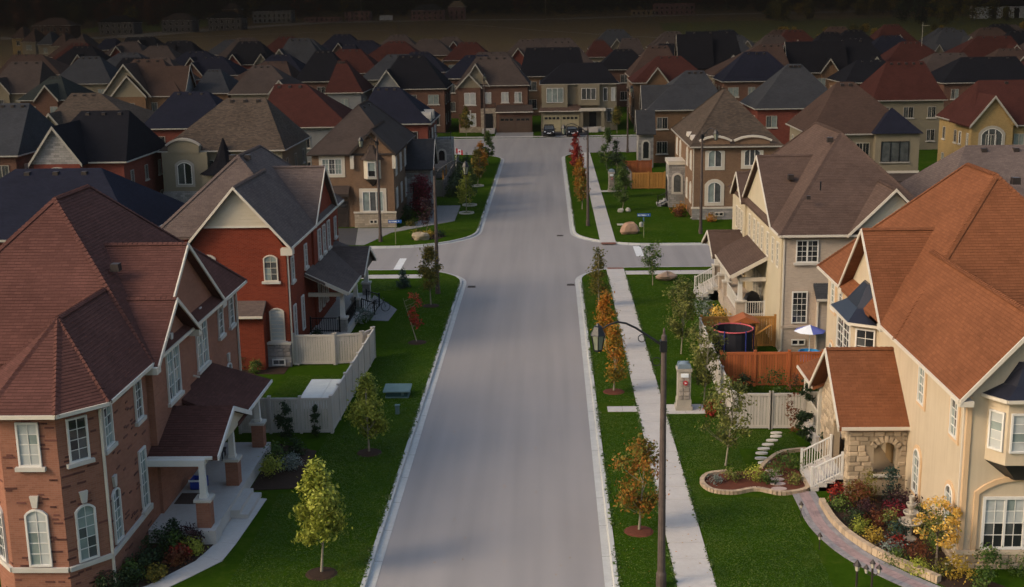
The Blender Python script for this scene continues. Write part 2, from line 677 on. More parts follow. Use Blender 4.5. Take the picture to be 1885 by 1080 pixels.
def window(parent, c, n, w, h, rise=0.0, rows=0, cols=0, units=1, frame=WHITE, panes=G_DARK, lower=None, sill=None, key=None,
           sur=None, fw=0.07, lights=False, surw=0.16, name='window', split=0.5):
    """window part on a wall: c bottom centre on the wall plane (world), n outward direction (x, y).
    children: pane (one, or one for each light), sill, keystone, surround"""
    rz = math.atan2(n[1], n[0]) - math.pi / 2
    key_id = (w, h, rise, rows, cols, units, fw, frame.name)
    if key_id not in WCACHE:
        b = B()
        o, i = outline(w, h, rise), outline(w - 2 * fw, h - 2 * fw, rise * (w - 2 * fw) / w if rise else 0, fw)
        ring(b, o, i, 0.0, 0.085)
        iw, ih = w - 2 * fw, h - 2 * fw
        for u in range(1, units):
            x = -iw / 2 + iw * u / units
            b.box(x - 0.045, x + 0.045, 0.0, 0.075, fw, h - fw - (rise * 0.2))
        uw = iw / units
        for u in range(units):
            for q in range(1, cols):
                x = -iw / 2 + uw * u + uw * q / cols
                top = h - fw - (rise * abs(2 * x / w) ** 2 if rise else 0)
                b.box(x - 0.011, x + 0.011, 0.012, 0.04, fw, top)
        for q in range(1, rows):
            z = fw + ih * q / rows
            b.box(-iw / 2, iw / 2, 0.012, 0.041, z - 0.013, z + 0.013)
        WCACHE[key_id] = b.mesh(name, frame)
    o = inst(name, WCACHE[key_id], parent, (c[0] + n[0] * 0.003, c[1] + n[1] * 0.003, c[2]), (0, 0, rz))
    iw, ih = w - 2 * fw, h - 2 * fw
    inner = [V(x, 0.02, z) for x, z in outline(iw, ih, rise * iw / w if rise else 0, fw)]

    PR = random.Random(round(c[0] * 31 + c[1] * 17 + c[2] * 7))
    alt = {'glass_dark': G_MID, 'glass_mid': G_DARK, 'glass_over_curtain': G_MID, 'glass_over_blind': G_CURT}

    def pane(x0, x1, z0, z1, mat):
        if PR.random() < 0.22:
            mat = alt.get(mat.name, mat)
        k = ('p', w, h, rise, fw, round(x0, 3), round(x1, 3), round(z0, 3), round(z1, 3), mat.name)
        if k not in WCACHE:
            q = clip(clip(clip(clip(inner, V(1, 0, 0), x1), V(1, 0, 0), x0, False), V(0, 0, 1), z1), V(0, 0, 1), z0, False)
            if len(q) < 3:
                WCACHE[k] = None
            else:
                WCACHE[k] = B().poly(q).mesh('pane', mat)
        if WCACHE[k]:
            inst('pane', WCACHE[k], o, local=True)
    if lights and rows:
        cc = cols * units if cols else units
        for r in range(rows):
            for q in range(cc):
                z0, z1 = fw + ih * r / rows, fw + ih * (r + 1) / rows
                pane(-iw / 2 + iw * q / cc, -iw / 2 + iw * (q + 1) / cc, z0, z1, lower if (lower and (r + 0.5) / rows < split) else panes)
    elif lower:
        pane(-iw / 2, iw / 2, fw, fw + ih * split, lower)
        pane(-iw / 2, iw / 2, fw + ih * split, h, panes)
    else:
        for u in range(units):
            pane(-iw / 2 + iw * u / units, -iw / 2 + iw * (u + 1) / units, 0, h, panes)
    if sill:
        k = ('s', w, sill.name)
        if k not in WCACHE:
            WCACHE[k] = B().box(-w / 2 - 0.13, w / 2 + 0.13, 0.0, 0.15, -0.15, -0.002).mesh('sill', sill)
        inst('sill', WCACHE[k], o, local=True)
    if key:
        k = ('k', w, h, key.name)
        if k not in WCACHE:
            WCACHE[k] = B().prism([(-0.09, 0, h + 0.06), (0.09, 0, h + 0.06), (0.16, 0, h + 0.5), (-0.16, 0, h + 0.5)], (0, 0.1, 0)).mesh('keystone', key)
        inst('keystone', WCACHE[k], o, local=True)
    if sur:
        k = ('r', w, h, rise, surw, sur.name)
        if k not in WCACHE:
            b = B()
            ring(b, outline(w + 2 * surw, h + 2 * surw, rise * (w + 2 * surw) / w if rise else 0, -surw), outline(w, h, rise), 0.0, 0.055)
            WCACHE[k] = b.mesh('surround', sur)
        inst('surround', WCACHE[k], o, local=True)
    return o


# ------------------------------------------------------------------ roofs
def slab(b, pts, t=0.16):
    """roof plane as a slab: underside and edges (the top is laid on it)"""
    pts = [Vector(p) for p in pts]
    b.prism(pts, (0, 0, -t))


class Roof:
    """collects planes; fine=True lays real shingle courses and hip caps"""
    def __init__(s, fine=False, e=0.17):
        s.b = B()
        s.fine = fine
        s.e = e
        s.g = []
        s.bb = []

    def plane(s, pts, t=0.16):
        pts = [Vector(p) for p in pts]
        slab(s.b, [p - V(0, 0, 0.012) for p in pts] if s.fine else pts, t)
        if s.fine:
            s.b.shingle(pts, s.e)

    def cap(s, p, q):
        if s.fine:
            s.b.cap(p, q)

    def gutter(s, p, q):
        s.g.append(B().bar(Vector(p) - V(0, 0, 0.06), Vector(q) - V(0, 0, 0.06), 0.13, 0.14))

    def hip(s, x0, x1, y0, y1, z, zr, ra, rb, axis='x', gut='nswe'):
        if axis == 'x':
            ym = (y0 + y1) / 2
            a, c = V(ra, ym, zr), V(rb, ym, zr)
        else:
            xm = (x0 + x1) / 2
            a, c = V(xm, ra, zr), V(xm, rb, zr)
        p, q, r, t = V(x0, y0, z), V(x1, y0, z), V(x1, y1, z), V(x0, y1, z)
        same = (a - c).length < 0.05
        if axis == 'x':
            pl = [[p, q, c, a], [q, r, c], [r, t, a, c], [t, p, a]]
            hips = [(p, a), (q, c), (r, c), (t, a)]
        else:
            pl = [[p, q, a], [q, r, c, a], [r, t, c], [t, p, a, c]]
            hips = [(p, a), (q, a), (r, c), (t, c)]
        for f in pl:
            if same:
                f = [k for i, k in enumerate(f) if i == 0 or (k - f[i - 1]).length > 0.05]
            s.plane(f)
        for h in hips:
            s.cap(*h)
        if not same:
            s.cap(a, c)
        if 's' in gut:
            s.gutter(p, q)
        if 'e' in gut:
            s.gutter(q, r)
        if 'n' in gut:
            s.gutter(r, t)
        if 'w' in gut:
            s.gutter(t, p)

    def gable(s, face, at, c, hw, z, zr, back, over=0.0, trim=0.17):
        """gable whose end looks along face ('s' -Y, 'e' +X, 'w' -X); at = plane of the rake, c = centre on the other axis, back = where the ridge ends"""
        def P(u, v, zz):
            return V(u, v, zz) if face == 's' or face == 'n' else V(v, u, zz)
        l, r_, k = P(c - hw, at, z), P(c + hw, at, z), P(c, at, zr)
        lb, rb, kb = P(c - hw, back, z), P(c + hw, back, z), P(c, back, zr)
        s.plane([l, k, kb, lb])
        s.plane([r_, rb, kb, k])
        s.cap(k, kb)
        out = {'s': V(0, -1, 0), 'n': V(0, 1, 0), 'e': V(1, 0, 0), 'w': V(-1, 0, 0)}[face]
        for a in (l, r_):
            s.bb.append(B().prism([a + V(0, 0, 0.03), k + V(0, 0, 0.03), k - V(0, 0, trim), a - V(0, 0, trim)], out * 0.06))
        # boxed returns at the feet of the rakes
        return l, r_, k

    def finish(s, parent, mat, trim=WHITE):
        o = s.b.build('roof', mat, parent)
        s.put(parent, trim)
        return o

    def put(s, parent, trim=WHITE):
        """each gutter run and barge board is a part of its own"""
        for g in s.g:
            g.build('gutter', trim, parent)
        for g in s.bb:
            g.build('barge_board', trim, parent)


def roof_vent(parent_roof, p, mat=None, s=1.0):
    b = B()
    x, y, z = p
    b.prism([(x - 0.19 * s, y - 0.19 * s, z - 0.1), (x + 0.19 * s, y - 0.19 * s, z - 0.1), (x + 0.17 * s, y - 0.19 * s, z + 0.22 * s), (x - 0.17 * s, y - 0.19 * s, z + 0.22 * s)], (0, 0.4 * s, 0))
    return b.build('roof_vent', mat or DARKM, parent_roof)


def pipe_vent(parent_roof, p):
    return B().tube([(p[0], p[1], p[2] - 0.1), (p[0], p[1], p[2] + 0.45)], 0.05, 6).build('vent_pipe', BLACKM, parent_roof)


def downspout(parent, x, y, z0, z1, n, mat=CREAM):
    b = B()
    cx, cy = x + n[0] * 0.07, y + n[1] * 0.07
    b.box(cx - 0.045, cx + 0.045, cy - 0.045, cy + 0.045, z0, z1)
    b.bar((cx, cy, z0 + 0.05), (cx + n[0] * 0.35, cy + n[1] * 0.35, z0 - 0.02), 0.09, 0.07)
    return b.build('downspout', mat, parent)


BOX = B().box(-0.5, 0.5, -0.5, 0.5, -0.5, 0.5)


def chamfer_mesh(name, mat, c=0.12):
    """unit block with knocked-off front edges (front is -Y)"""
    b = B()
    f = [(-0.5 + c, -0.5, -0.5 + c), (0.5 - c, -0.5, -0.5 + c), (0.5 - c, -0.5, 0.5 - c), (-0.5 + c, -0.5, 0.5 - c)]
    m = [(-0.5, -0.2, -0.5), (0.5, -0.2, -0.5), (0.5, -0.2, 0.5), (-0.5, -0.2, 0.5)]
    k = [(-0.5, 0.5, -0.5), (0.5, 0.5, -0.5), (0.5, 0.5, 0.5), (-0.5, 0.5, 0.5)]
    b.poly(f)
    for i in range(4):
        j = (i + 1) % 4
        b.poly([f[j], f[i], m[i], m[j]])
        b.poly([m[j], m[i], k[i], k[j]])
    return b.mesh(name, mat)


def stones(parent, p0, u, n, w, h, mesh, seed, holes=(), rowh=(0.17, 0.30), lw=(0.28, 0.62), proud=0.05, name='stone'):
    """lay single stones over a wall rectangle: p0 lower corner, u along, n outward; holes (u0, u1, z0, z1)"""
    rg = random.Random(seed)
    rz = math.atan2(n[1], n[0]) + math.pi / 2
    z = 0.0
    while z < h - 0.06:
        rh = min(rg.uniform(*rowh), h - z)
        if h - z - rh < 0.1:
            rh = h - z
        x = 0.0
        while x < w - 0.04:
            sw = min(rg.uniform(*lw), w - x)
            if w - x - sw < 0.12:
                sw = w - x
            cx, cz = x + sw / 2, z + rh / 2
            hit = False
            for h0 in holes:
                if x + sw > h0[0] + 0.02 and x < h0[1] - 0.02 and z + rh > h0[2] + 0.02 and z < h0[3] - 0.02:
                    hit = True
            if not hit:
                q = Vector(p0) + Vector((u[0], u[1], 0)) * cx + Vector((n[0], n[1], 0)) * (proud * rg.uniform(0.35, 1.0) - 0.06) + V(0, 0, cz)
                inst(name, mesh, parent, q, (0, 0, rz), (sw - 0.018, 0.16, rh - 0.018))
            x += sw
        z += rh




def fence(name, p, q, h, label, mat, post=0.13, bay=2.2, bw=0.15, gate=None, cap=True, group=None, rail_top=True, z=0.0):
    """board fence from p to q: posts, two rails and single boards"""
    p, q = V(p[0], p[1], z), V(q[0], q[1], z)
    t = thing(name, p, label, 'fence', group)
    d = q - p
    L = d.length
    d.normalize()
    rz = math.atan2(d.y, d.x)
    nb = max(1, round(L / bay))
    bl = L / nb
    pm = B().box(-post / 2, post / 2, -post / 2, post / 2, 0, h + 0.1)
    if cap:
        pm.prism([(-post * 0.65, -post * 0.65, h + 0.1), (post * 0.65, -post * 0.65, h + 0.1), (post * 0.65, post * 0.65, h + 0.1), (-post * 0.65, post * 0.65, h + 0.1)], (0, 0, 0.05))
    pm = pm.mesh('post', mat)
    for k in range(nb + 1):
        inst('post', pm, t, p + d * (bl * k), (0, 0, rz))
    rm = B().box(0, bl - post, -0.045, 0.045, -0.07, 0.07).mesh('rail', mat)
    nbd = max(1, round((bl - post) / bw))
    sw = (bl - post) / nbd
    bm = B().box(-sw / 2 + 0.008, sw / 2 - 0.008, -0.014, 0.014, 0.09, h - 0.05).mesh('board', mat)
    for k in range(nb):
        a = p + d * (bl * k + post / 2)
        inst('rail', rm, t, a + V(0, 0, h - 0.03), (0, 0, rz))
        inst('rail', rm, t, a + V(0, 0, 0.13), (0, 0, rz))
        for j in range(nbd):
            inst('board', bm, t, a + d * (sw * (j + 0.5)), (0, 0, rz))
    return t

# ------------------------------------------------------------------ terrain, road, kerbs, pavements
def gz(y):
    """ground height: level street, then a gentle rise to the fields"""
    pts = [(-1e4, 0), (188, 0), (198, 0.9), (210, 1.25), (240, 1.6), (1100, 23.9), (1e5, 23.9)]
    for (a, za), (b, zb) in zip(pts, pts[1:]):
        if y <= b:
            return za + (zb - za) * (y - a) / (b - a)


GRASS = ground('lawn_grass', [(0.25, (0.024, 0.056, 0.003)), (0.5, (0.038, 0.080, 0.005)), (0.70, (0.080, 0.105, 0.014))], 0.22, 2.2, 55.0, 1.0, 0.9, 0.05, 0.0)
FIELD = ground('dry_field', [(0.25, (0.12, 0.085, 0.038)), (0.5, (0.19, 0.125, 0.055)), (0.75, (0.18, 0.155, 0.05))], 0.012, 0.15, 3.0, 0.95, 0.5, 0.1)
MEADOW = ground('meadow', [(0.25, (0.09, 0.095, 0.02)), (0.75, (0.15, 0.135, 0.03))], 0.03, 0.3, 3.0)
DIRT = ground('dirt_track', [(0.3, (0.26, 0.22, 0.17)), (0.7, (0.36, 0.31, 0.25))], 0.05, 0.6, 6.0)


def asphalt():
    t = NT('asphalt')
    g = t.geo().outputs['Position']
    mp = t.n('ShaderNodeMapping')
    mp.inputs['Scale'].default_value = (1.0, 0.035, 1.0)
    t.l(g, mp.inputs['Vector'])
    lane = t.noise(mp.outputs[0], 1.1, 2.0, 0.5)
    big = t.noise(g, 0.12, 4.0)
    fine = t.noise(g, 70.0, 2.0)
    x = t.math('ADD', t.math('MULTIPLY', lane, 0.7), t.math('MULTIPLY', big, 0.3))
    c = t.ramp(x, [(0.32, (0.250, 0.228, 0.214)), (0.5, (0.285, 0.260, 0.243)), (0.7, (0.320, 0.290, 0.270))])
    c = t.mix(t.math('MULTIPLY', fine, 0.4), c, (0.17, 0.16, 0.16))
    t.col(c)
    t.rough(0.88, 0.2)
    t.bump(fine, 0.3, 0.01)
    return t.m


ASPH = asphalt()
b = B()
ys = [-60, 100, 188, 198, 210, 240, 400, 700, 1100, 4000]
for y0, y1 in zip(ys, ys[1:]):
    d = 0.16 if y1 <= 188 else 0.05
    d0 = 0.16 if y0 <= 188 else 0.05
    b.poly([(-2500, y0, gz(y0) - d0), (2500, y0, gz(y0) - d0), (2500, y1, gz(y1) - d), (-2500, y1, gz(y1) - d)])
structure('ground', b, FIELD)

RZ = -0.13
b = B()
b.poly([(-7.4, -40, RZ), (2.6, -40, RZ), (2.6, 190, RZ), (-7.4, 190, RZ)])
structure('road', b, ASPH)
b = B()
b.poly([(-110, 101, RZ + 0.004), (110, 101, RZ + 0.004), (110, 113, RZ + 0.004), (-110, 113, RZ + 0.004)])
structure('road', b, ASPH)
b = B()
b.poly([(-90, 185, RZ + 0.004), (90, 185, RZ + 0.004), (90, 188, 0.01), (-90, 188, 0.01)])
b.poly([(-90, 188, 0.01), (90, 188, 0.01), (90, 199, 0.98), (-90, 199, 0.98)])
b.poly([(-90, 199, 0.98), (90, 199, 0.98), (90, 202, 1.0), (-90, 202, 1.0)])
structure('road', b, ASPH)
b = B()
b.poly([(-16, 95, RZ + 0.002), (11, 95, RZ + 0.002), (11, 122, RZ + 0.002), (-16, 122, RZ + 0.002)])
b.poly([(-15, 178, RZ + 0.002), (10, 178, RZ + 0.002), (10, 186.5, RZ + 0.002), (-15, 186.5, RZ + 0.002)])
structure('road', b, ASPH)


def arc(cx, cy, r, a0, a1, n=10):
    return [(cx + r * math.cos(R(a0 + (a1 - a0) * k / n)), cy + r * math.sin(R(a0 + (a1 - a0) * k / n))) for k in range(n + 1)]


KERB_D = paint('kerb_joint', (0.14, 0.13, 0.12), 0.95, 0.2)


def kerb(path, side, z=0.0):
    """kerb with gutter along the grass edge; side +1: the road lies left of the walking direction"""
    prof = [(0.0, -0.05), (0.0, 0.018), (0.17, 0.014), (0.215, -0.112), (0.52, RZ + 0.012), (0.52, RZ - 0.03)]
    b = B()
    n = len(path)
    rows = []
    for k in range(n):
        a, c = Vector(path[max(0, k - 1)]), Vector(path[min(n - 1, k + 1)])
        d = (c - a).normalized()
        nr = Vector((-d.y, d.x)) * side
        rows.append([V(path[k][0] + nr.x * o, path[k][1] + nr.y * o, zz + z) for o, zz in prof])
    low = V(0, 0, 0.012)
    for k in range(n - 1):
        for j in range(len(prof) - 1):
            b.poly([rows[k][j] - low, rows[k + 1][j] - low, rows[k + 1][j + 1] - low, rows[k][j + 1] - low])
    o = structure('kerb', b, KERB_D)
    for k in range(n - 1):              # single cast lengths with open joints
        q = B()
        a, c = rows[k], rows[k + 1]
        L = (c[0] - a[0]).length
        g = min(0.012 / max(L, 0.1), 0.2)
        a2 = [p.lerp(r, g) for p, r in zip(a, c)]
        c2 = [p.lerp(r, 1 - g) for p, r in zip(a, c)]
        for j in range(len(prof) - 1):
            q.poly([a2[j], c2[j], c2[j + 1], a2[j + 1]])
        q.build('kerb_stone', KERB, o)
    return o


def wob(path, seed, a=0.0):
    return path


def straight(a, b_, step=3.0):
    a, b_ = Vector(a), Vector(b_)
    n = max(1, int((b_ - a).length / step))
    return [tuple(a + (b_ - a) * k / n) for k in range(n + 1)]


# near left block
pl = straight((-7.2, -30), (-7.2, 96.4)) + arc(-12.2, 96.4, 5.0, 0, 90)[1:] + straight((-12.2, 101.4), (-110, 101.4), 12)[1:]
kerb(pl, -1)
lawn_nl = pl + [(-160, 101.4), (-160, -30)]
# near right block
pr = straight((2.43, -30), (2.43, 97.1)) + arc(6.93, 97.1, 4.5, 180, 90)[1:] + straight((6.93, 101.6), (110, 101.6), 12)[1:]
kerb(pr, 1)
lawn_nr = pr + [(160, 101.6), (160, -30)]
# far left block
pfl = straight((-110, 112.35), (-15.0, 112.35), 12) + arc(-15.0, 120.15, 7.8, -90, 0)[1:] + straight((-7.2, 120.15), (-7.1, 180.5))[1:] + arc(-13.6, 180.5, 6.5, 0, 90)[1:] + straight((-13.6, 187.0), (-110, 186.2), 12)[1:]
kerb(pfl, -1)
# far right block
pfr = straight((110, 112.45), (9.3, 112.45), 12) + arc(9.3, 119.35, 6.9, -90, -180)[1:] + straight((2.4, 119.35), (2.2, 182.5))[1:] + arc(8.2, 182.5, 6.0, 180, 90)[1:] + straight((8.2, 188.5), (110, 189.0), 12)[1:]
kerb(pfr, 1)
for nm, pth in (('near_left', lawn_nl), ('near_right', lawn_nr), ('far_left', pfl), ('far_right', pfr)):
    structure('lawn', B().poly([(x, y, 0.0) for x, y in pth]), GRASS)
# beyond the end of the street
pt_ = straight((-90, 199.6), (90, 201.6), 12)
kerb(pt_, -1, 1.02)
b = B()
for k in range(6):
    y0, y1 = 199.5 + k * 9, 199.5 + (k + 1) * 9
    b.poly([(-90, y0, max(gz(y0), 1.0)), (90, y0 + 2, max(gz(y0), 1.0)), (90, y1 + 2, max(gz(y1), 1.0)), (-90, y1, max(gz(y1), 1.0))])
structure('lawn', b, GRASS)


# pavements laid as single slabs
def slabs(x0, x1, y0, y1, along, step=1.5, z=0.022):
    """footpath: a bed with single concrete slabs on it"""
    bed = structure('footpath', B().box(x0 + 0.02, x1 - 0.02, y0 + 0.02, y1 - 0.02, -0.05, 0.006), KERB_D)
    L = (y1 - y0) if along == 'y' else (x1 - x0)
    n = max(1, round(L / step))
    s = L / n
    if along == 'y':
        me = B().box(x0, x1, 0.014, s - 0.014, 0, z).mesh('paving_slab', CONC)
        for k in range(n):
            inst('paving_slab', me, bed, (0, y0 + k * s, 0))
    else:
        me = B().box(0.009, s - 0.009, y0, y1, 0, z).mesh('paving_slab', CONC)
        for k in range(n):
            inst('paving_slab', me, bed, (x0 + k * s, 0, 0))
    return bed


slabs(4.56, 6.0, 30.0, 101.0, 'y')
slabs(4.56, 5.98, 112.95, 187.6, 'y')
slabs(6.05, 60.0, 98.7, 100.1, 'x')
slabs(-60.0, -10.4, 98.0, 99.4, 'x')
slabs(2.95, 4.55, 63.4, 64.3, 'x', 0.8)
slabs(6.02, 8.1, 63.0, 64.6, 'x', 1.0)
slabs(2.9, 4.55, 146.0, 146.8, 'x', 0.8)
slabs(5.99, 8.4, 145.8, 147.0, 'x', 1.2)
slabs(-60.0, 40.0, 201.7, 203.0, 'x', 2.0).location.z = 1.06
# painted stop bars, tactile plates and drain grates
MARK = paint('road_paint', (0.66, 0.66, 0.64), 0.7, 0.12, 0, 3.0)
TACT = paint('tactile_plate', (0.20, 0.085, 0.06), 0.7, 0.15)
for x0, x1, y0, y1, lb in ((-13.2, -12.6, 102.0, 107.0, 'white stop bar painted on the side road to the left of the junction'),
                           (7.45, 8.1, 107.0, 111.7, 'white stop bar painted on the side road to the right of the junction')):
    o = single('stop_bar', B().box(x0, x1, y0, y1, RZ + 0.0045, RZ + 0.009), MARK, lb, 'road marking')
GRATE = paint('cast_iron', (0.06, 0.045, 0.04), 0.7, 0.2)


def grate(x, y, lb):
    t = thing('drain_grate', (x, y, RZ), lb, 'drain')
    f = B()
    for dx in (-0.28, 0.28):
        f.box(x + dx - 0.03, x + dx + 0.03, y - 0.3, y + 0.3, RZ + 0.005, RZ + 0.025)
    for dy in (-0.28, 0.28):
        f.box(x - 0.25, x + 0.25, y + dy - 0.03, y + dy + 0.03, RZ + 0.005, RZ + 0.025)
    f.build('frame', GRATE, t)
    for k in range(6):
        B().box(x - 0.25, x + 0.25, y - 0.22 + k * 0.085, y - 0.18 + k * 0.085, RZ + 0.005, RZ + 0.02).build('slat', GRATE, t)


grate(-6.2, 95.2, 'small iron drain grate in the gutter at the left near corner')
grate(1.55, 95.6, 'small iron drain grate in the gutter at the right near corner')
grate(0.9, 117.6, 'iron drain grate beside the kerb beyond the junction on the right')
for (x, y, lb) in ((5.3, 101.2, 'reddish tactile plate at the pavement end before the junction'), (5.3, 112.75, 'reddish tactile plate at the pavement end beyond the junction')):
    t = thing('tactile_plate', (x, y, 0), lb, 'plate')
    B().box(x - 0.65, x + 0.65, y - 0.3, y + 0.3, -0.04, 0.030).build('plate', TACT, t)
    bb = B()
    for i in range(12):
        for j in range(5):
            bb.lathe((x - 0.58 + i * 0.105, y - 0.22 + j * 0.11, 0.030), [(0.03, 0), (0.02, 0.008)], 6)
    tag(bb.build('studs', TACT, t), kind='stuff')
# far tracks and building plots on the slope
def strip(name, pts, w, mat, lift=0.06):
    b = B()
    for k in range(len(pts) - 1):
        (x0, y0), (x1, y1) = pts[k], pts[k + 1]
        d = Vector((x1 - x0, y1 - y0)).normalized()
        nx, ny = -d.y * w / 2, d.x * w / 2
        b.poly([(x0 - nx, y0 - ny, gz(y0 - ny) + lift), (x1 - nx, y1 - ny, gz(y1 - ny) + lift), (x1 + nx, y1 + ny, gz(y1 + ny) + lift), (x0 + nx, y0 + ny, gz(y0 + ny) + lift)])
    return structure(name, b, mat)

# ------------------------------------------------------------------ near left house: rose brick, turret bay, brown-red roof
def near_left_house():
    t = thing('brick_house', (-21.5, 52.0, 0), 'rose brick house with octagonal corner bay and brown-red hip roof, nearest on the left', 'house')
    EZ = 7.4
    w = B()
    w.prism([(-27.0, 47.9, 0), (-16.35, 47.9, 0), (-16.35, 62.6, 0), (-27.0, 62.6, 0)], (0, 0, EZ))
    w.prism([(-20.6, 48.2, 0), (-20.6, 42.5, 0), (-19.5, 41.3, 0), (-17.45, 41.3, 0), (-16.352, 42.5, 0), (-16.352, 48.2, 0)], (0, 0, EZ - 0.003))
    w.box(-16.5, -16.22, 48.4, 58.2, 0, EZ)
    w.prism([(-16.5, 48.1, EZ), (-16.5, 58.4, EZ), (-16.5, 53.25, 11.0)], (0.28, 0, 0))
    w.box(-16.4, -16.08, 47.9, 52.9, 3.0, EZ - 0.004)
    w.prism([(-16.4, 47.75, EZ - 0.1), (-16.4, 53.05, EZ - 0.1), (-16.4, 50.4, 9.15)], (0.32, 0, 0))
    wall = w.build('wall', BR_ROSE, t)
    # band of pale stone at sill height
    bd = B()
    pts = [(-20.6, 47.0), (-20.6, 42.5), (-19.5, 41.3), (-17.45, 41.3), (-16.35, 42.5), (-16.35, 47.2)]
    for k in range(5):
        a, c = Vector(pts[k]), Vector(pts[k + 1])
        d = (c - a).normalized()
        nn = Vector((d.y, -d.x)) * 0.05
        bd.bar((a.x + nn.x, a.y + nn.y, 1.42), (c.x + nn.x, c.y + nn.y, 1.42), 0.14, 0.17)
    bd.build('stone_band', STONEC, t)
    # dark clinker bricks standing slightly proud
    rg = random.Random(3)
    CL = rockmat('clinker_brick', (0.125, 0.050, 0.038), 0.4)
    cm = B().box(-0.5, 0.5, -0.5, 0.5, -0.5, 0.5).mesh('brick', CL)
    faces = [((-19.5, 41.3), (-17.45, 41.3), 60), ((-17.45, 41.3), (-16.35, 42.5), 45), ((-16.35, 42.5), (-16.35, 47.8), 70), ((-20.6, 42.5), (-19.5, 41.3), 14)]
    for a, c, n in faces:
        a, c = Vector(a), Vector(c)
        d = c - a
        nn = Vector((d.y, -d.x)).normalized()
        rz = math.atan2(d.y, d.x)
        for _ in range(n):
            u = rg.uniform(0.06, 0.94)
            z = round(rg.uniform(0.3, 7.0) / 0.078) * 0.078
            p = a + d * u + nn * 0.004
            inst('brick', cm, wall, (p.x, p.y, z), (0, 0, rz), (rg.choice((0.22, 0.22, 0.34, 0.45)), 0.03, 0.068))
    # roof
    r = Roof(True, 0.15)
    r.hip(-27.2, -15.85, 47.4, 63.1, EZ, 13.2, 53.3, 57.3, 'y', 'ne')
    # front wing with turret end
    ax = V(-18.47, 44.9, 9.9)
    bk = V(-18.47, 50.6, 9.9)
    e = [V(-21.1, 48.5, EZ), V(-21.1, 42.3, EZ), V(-19.75, 40.8, EZ), V(-17.2, 40.8, EZ), V(-15.851, 42.3, EZ), V(-15.851, 48.6, EZ)]
    r.plane([e[4], e[5], bk, ax])
    r.plane([e[0], bk, ax, e[1]][::-1])
    for k in range(1, 4):
        r.plane([e[k], e[k + 1], ax])
    for k in range(1, 5):
        r.cap(e[k], ax)
        if k < 4:
            r.gutter(e[k], e[k + 1])
    r.gutter(e[4], V(-15.85, 47.6, EZ))
    r.gutter(e[0], e[1])
    r.cap(ax, bk)
    r.gable('e', -15.84, 53.25, 5.4, EZ, 11.15, -20.0)
    r.gable('e', -15.62, 50.4, 3.1, EZ - 0.1, 9.35, -18.0)
    roof = r.finish(t, S_BROWNRED, CREAM)
    roof_vent(roof, (-18.4, 51.3, 10.45))
    # cornice returns at the gable feet
    cr = []
    for y in (47.95, 58.55):
        cr.append(B().box(-16.3, -15.8, y - 0.35, y + 0.35, EZ - 0.35, EZ - 0.04))
    cr.append(B().box(-16.1, -15.6, 47.1, 47.6, EZ - 0.42, EZ - 0.14))
    cr.append(B().box(-16.1, -15.6, 53.2, 53.7, EZ - 0.42, EZ - 0.14))
    for c in cr:
        c.build('cornice_return', CREAM, t)
    S = STONEC
    fr = (0, -1)
    window(t, (-18.45, 41.3, 5.35), fr, 0.82, 1.65, 0, 4, 2, panes=G_BLIND, sill=S, lights=True)
    window(t, (-18.45, 41.3, 1.55), fr, 0.84, 2.2, 0.22, 5, 2, panes=G_BLIND, key=S, lights=True)
    dg = Vector((1.2, -1.1)).normalized()
    window(t, (-16.93, 41.87, 5.35), (dg.x, dg.y), 0.78, 1.65, 0, 4, 2, panes=G_DARK, sill=S, lights=True)
    window(t, (-16.93, 41.87, 1.55), (dg.x, dg.y), 0.78, 2.15, 0.22, 5, 2, panes=G_CURT, key=S, lights=True)
    dl = Vector((-1.2, -1.1)).normalized()
    window(t, (-20.05, 41.9, 5.35), (dl.x, dl.y), 0.78, 1.65, 0, 4, 2, panes=G_CURT, sill=S)
    window(t, (-20.05, 41.9, 1.55), (dl.x, dl.y), 0.78, 2.15, 0.22, 5, 2, panes=G_CURT, key=S)
    ea = (1, 0)
    window(t, (-16.35, 43.25, 5.4), ea, 0.9, 1.6, 0, 4, 2, panes=G_CURT, sill=S, lights=True)
    window(t, (-16.35, 43.4, 1.6), ea, 0.8, 2.1, 0.2, 5, 2, panes=G_CURT, key=S, lights=True)
    window(t, (-16.35, 46.7, 5.3), ea, 0.8, 1.6, 0, 4, 2, panes=G_MID, sill=S, lights=True)
    window(t, (-16.35, 46.6, 1.6), ea, 0.8, 2.5, 0.0, 5, 2, panes=G_CURT, sill=S)
    window(t, (-16.08, 50.55, 5.0), ea, 1.75, 2.3, 0, 4, 2, 2, panes=G_CURT, sill=S, key=S, lights=True)
    window(t, (-16.22, 55.5, 4.95), ea, 1.75, 2.3, 0, 4, 2, 2, panes=G_CURT, sill=S, key=S, lights=True)
    window(t, (-16.35, 59.4, 5.4), ea, 0.85, 1.5, 0, 4, 2, panes=G_MID, sill=S)
    window(t, (-16.35, 61.5, 5.4), ea, 0.85, 1.5, 0, 4, 2, panes=G_MID, sill=S)
    window(t, (-16.35, 60.4, 1.7), ea, 0.85, 2.0, 0.2, 4, 2, panes=G_CURT, key=S)
    downspout(t, -16.35, 42.55, 0.1, EZ - 0.1, (0.9, -0.4), CREAM)
    downspout(t, -16.35, 53.9, 4.9, EZ - 0.1, (1, 0), CREAM)
    downspout(t, -16.35, 62.5, 0.1, EZ - 0.1, (1, 0), CREAM)
    # porch
    f = B().box(-16.35, -13.65, 46.7, 57.2, 0.02, 0.6)
    f.box(-14.45, -13.58, 46.55, 47.5, 0.02, 0.62)
    f.build('porch_floor', CONC, t)
    pr = Roof(True, 0.15)
    pr.plane([V(-13.65, 51.5, 3.52), V(-13.65, 58.0, 3.52), V(-16.34, 57.0, 4.72), V(-16.34, 51.5, 4.72)])
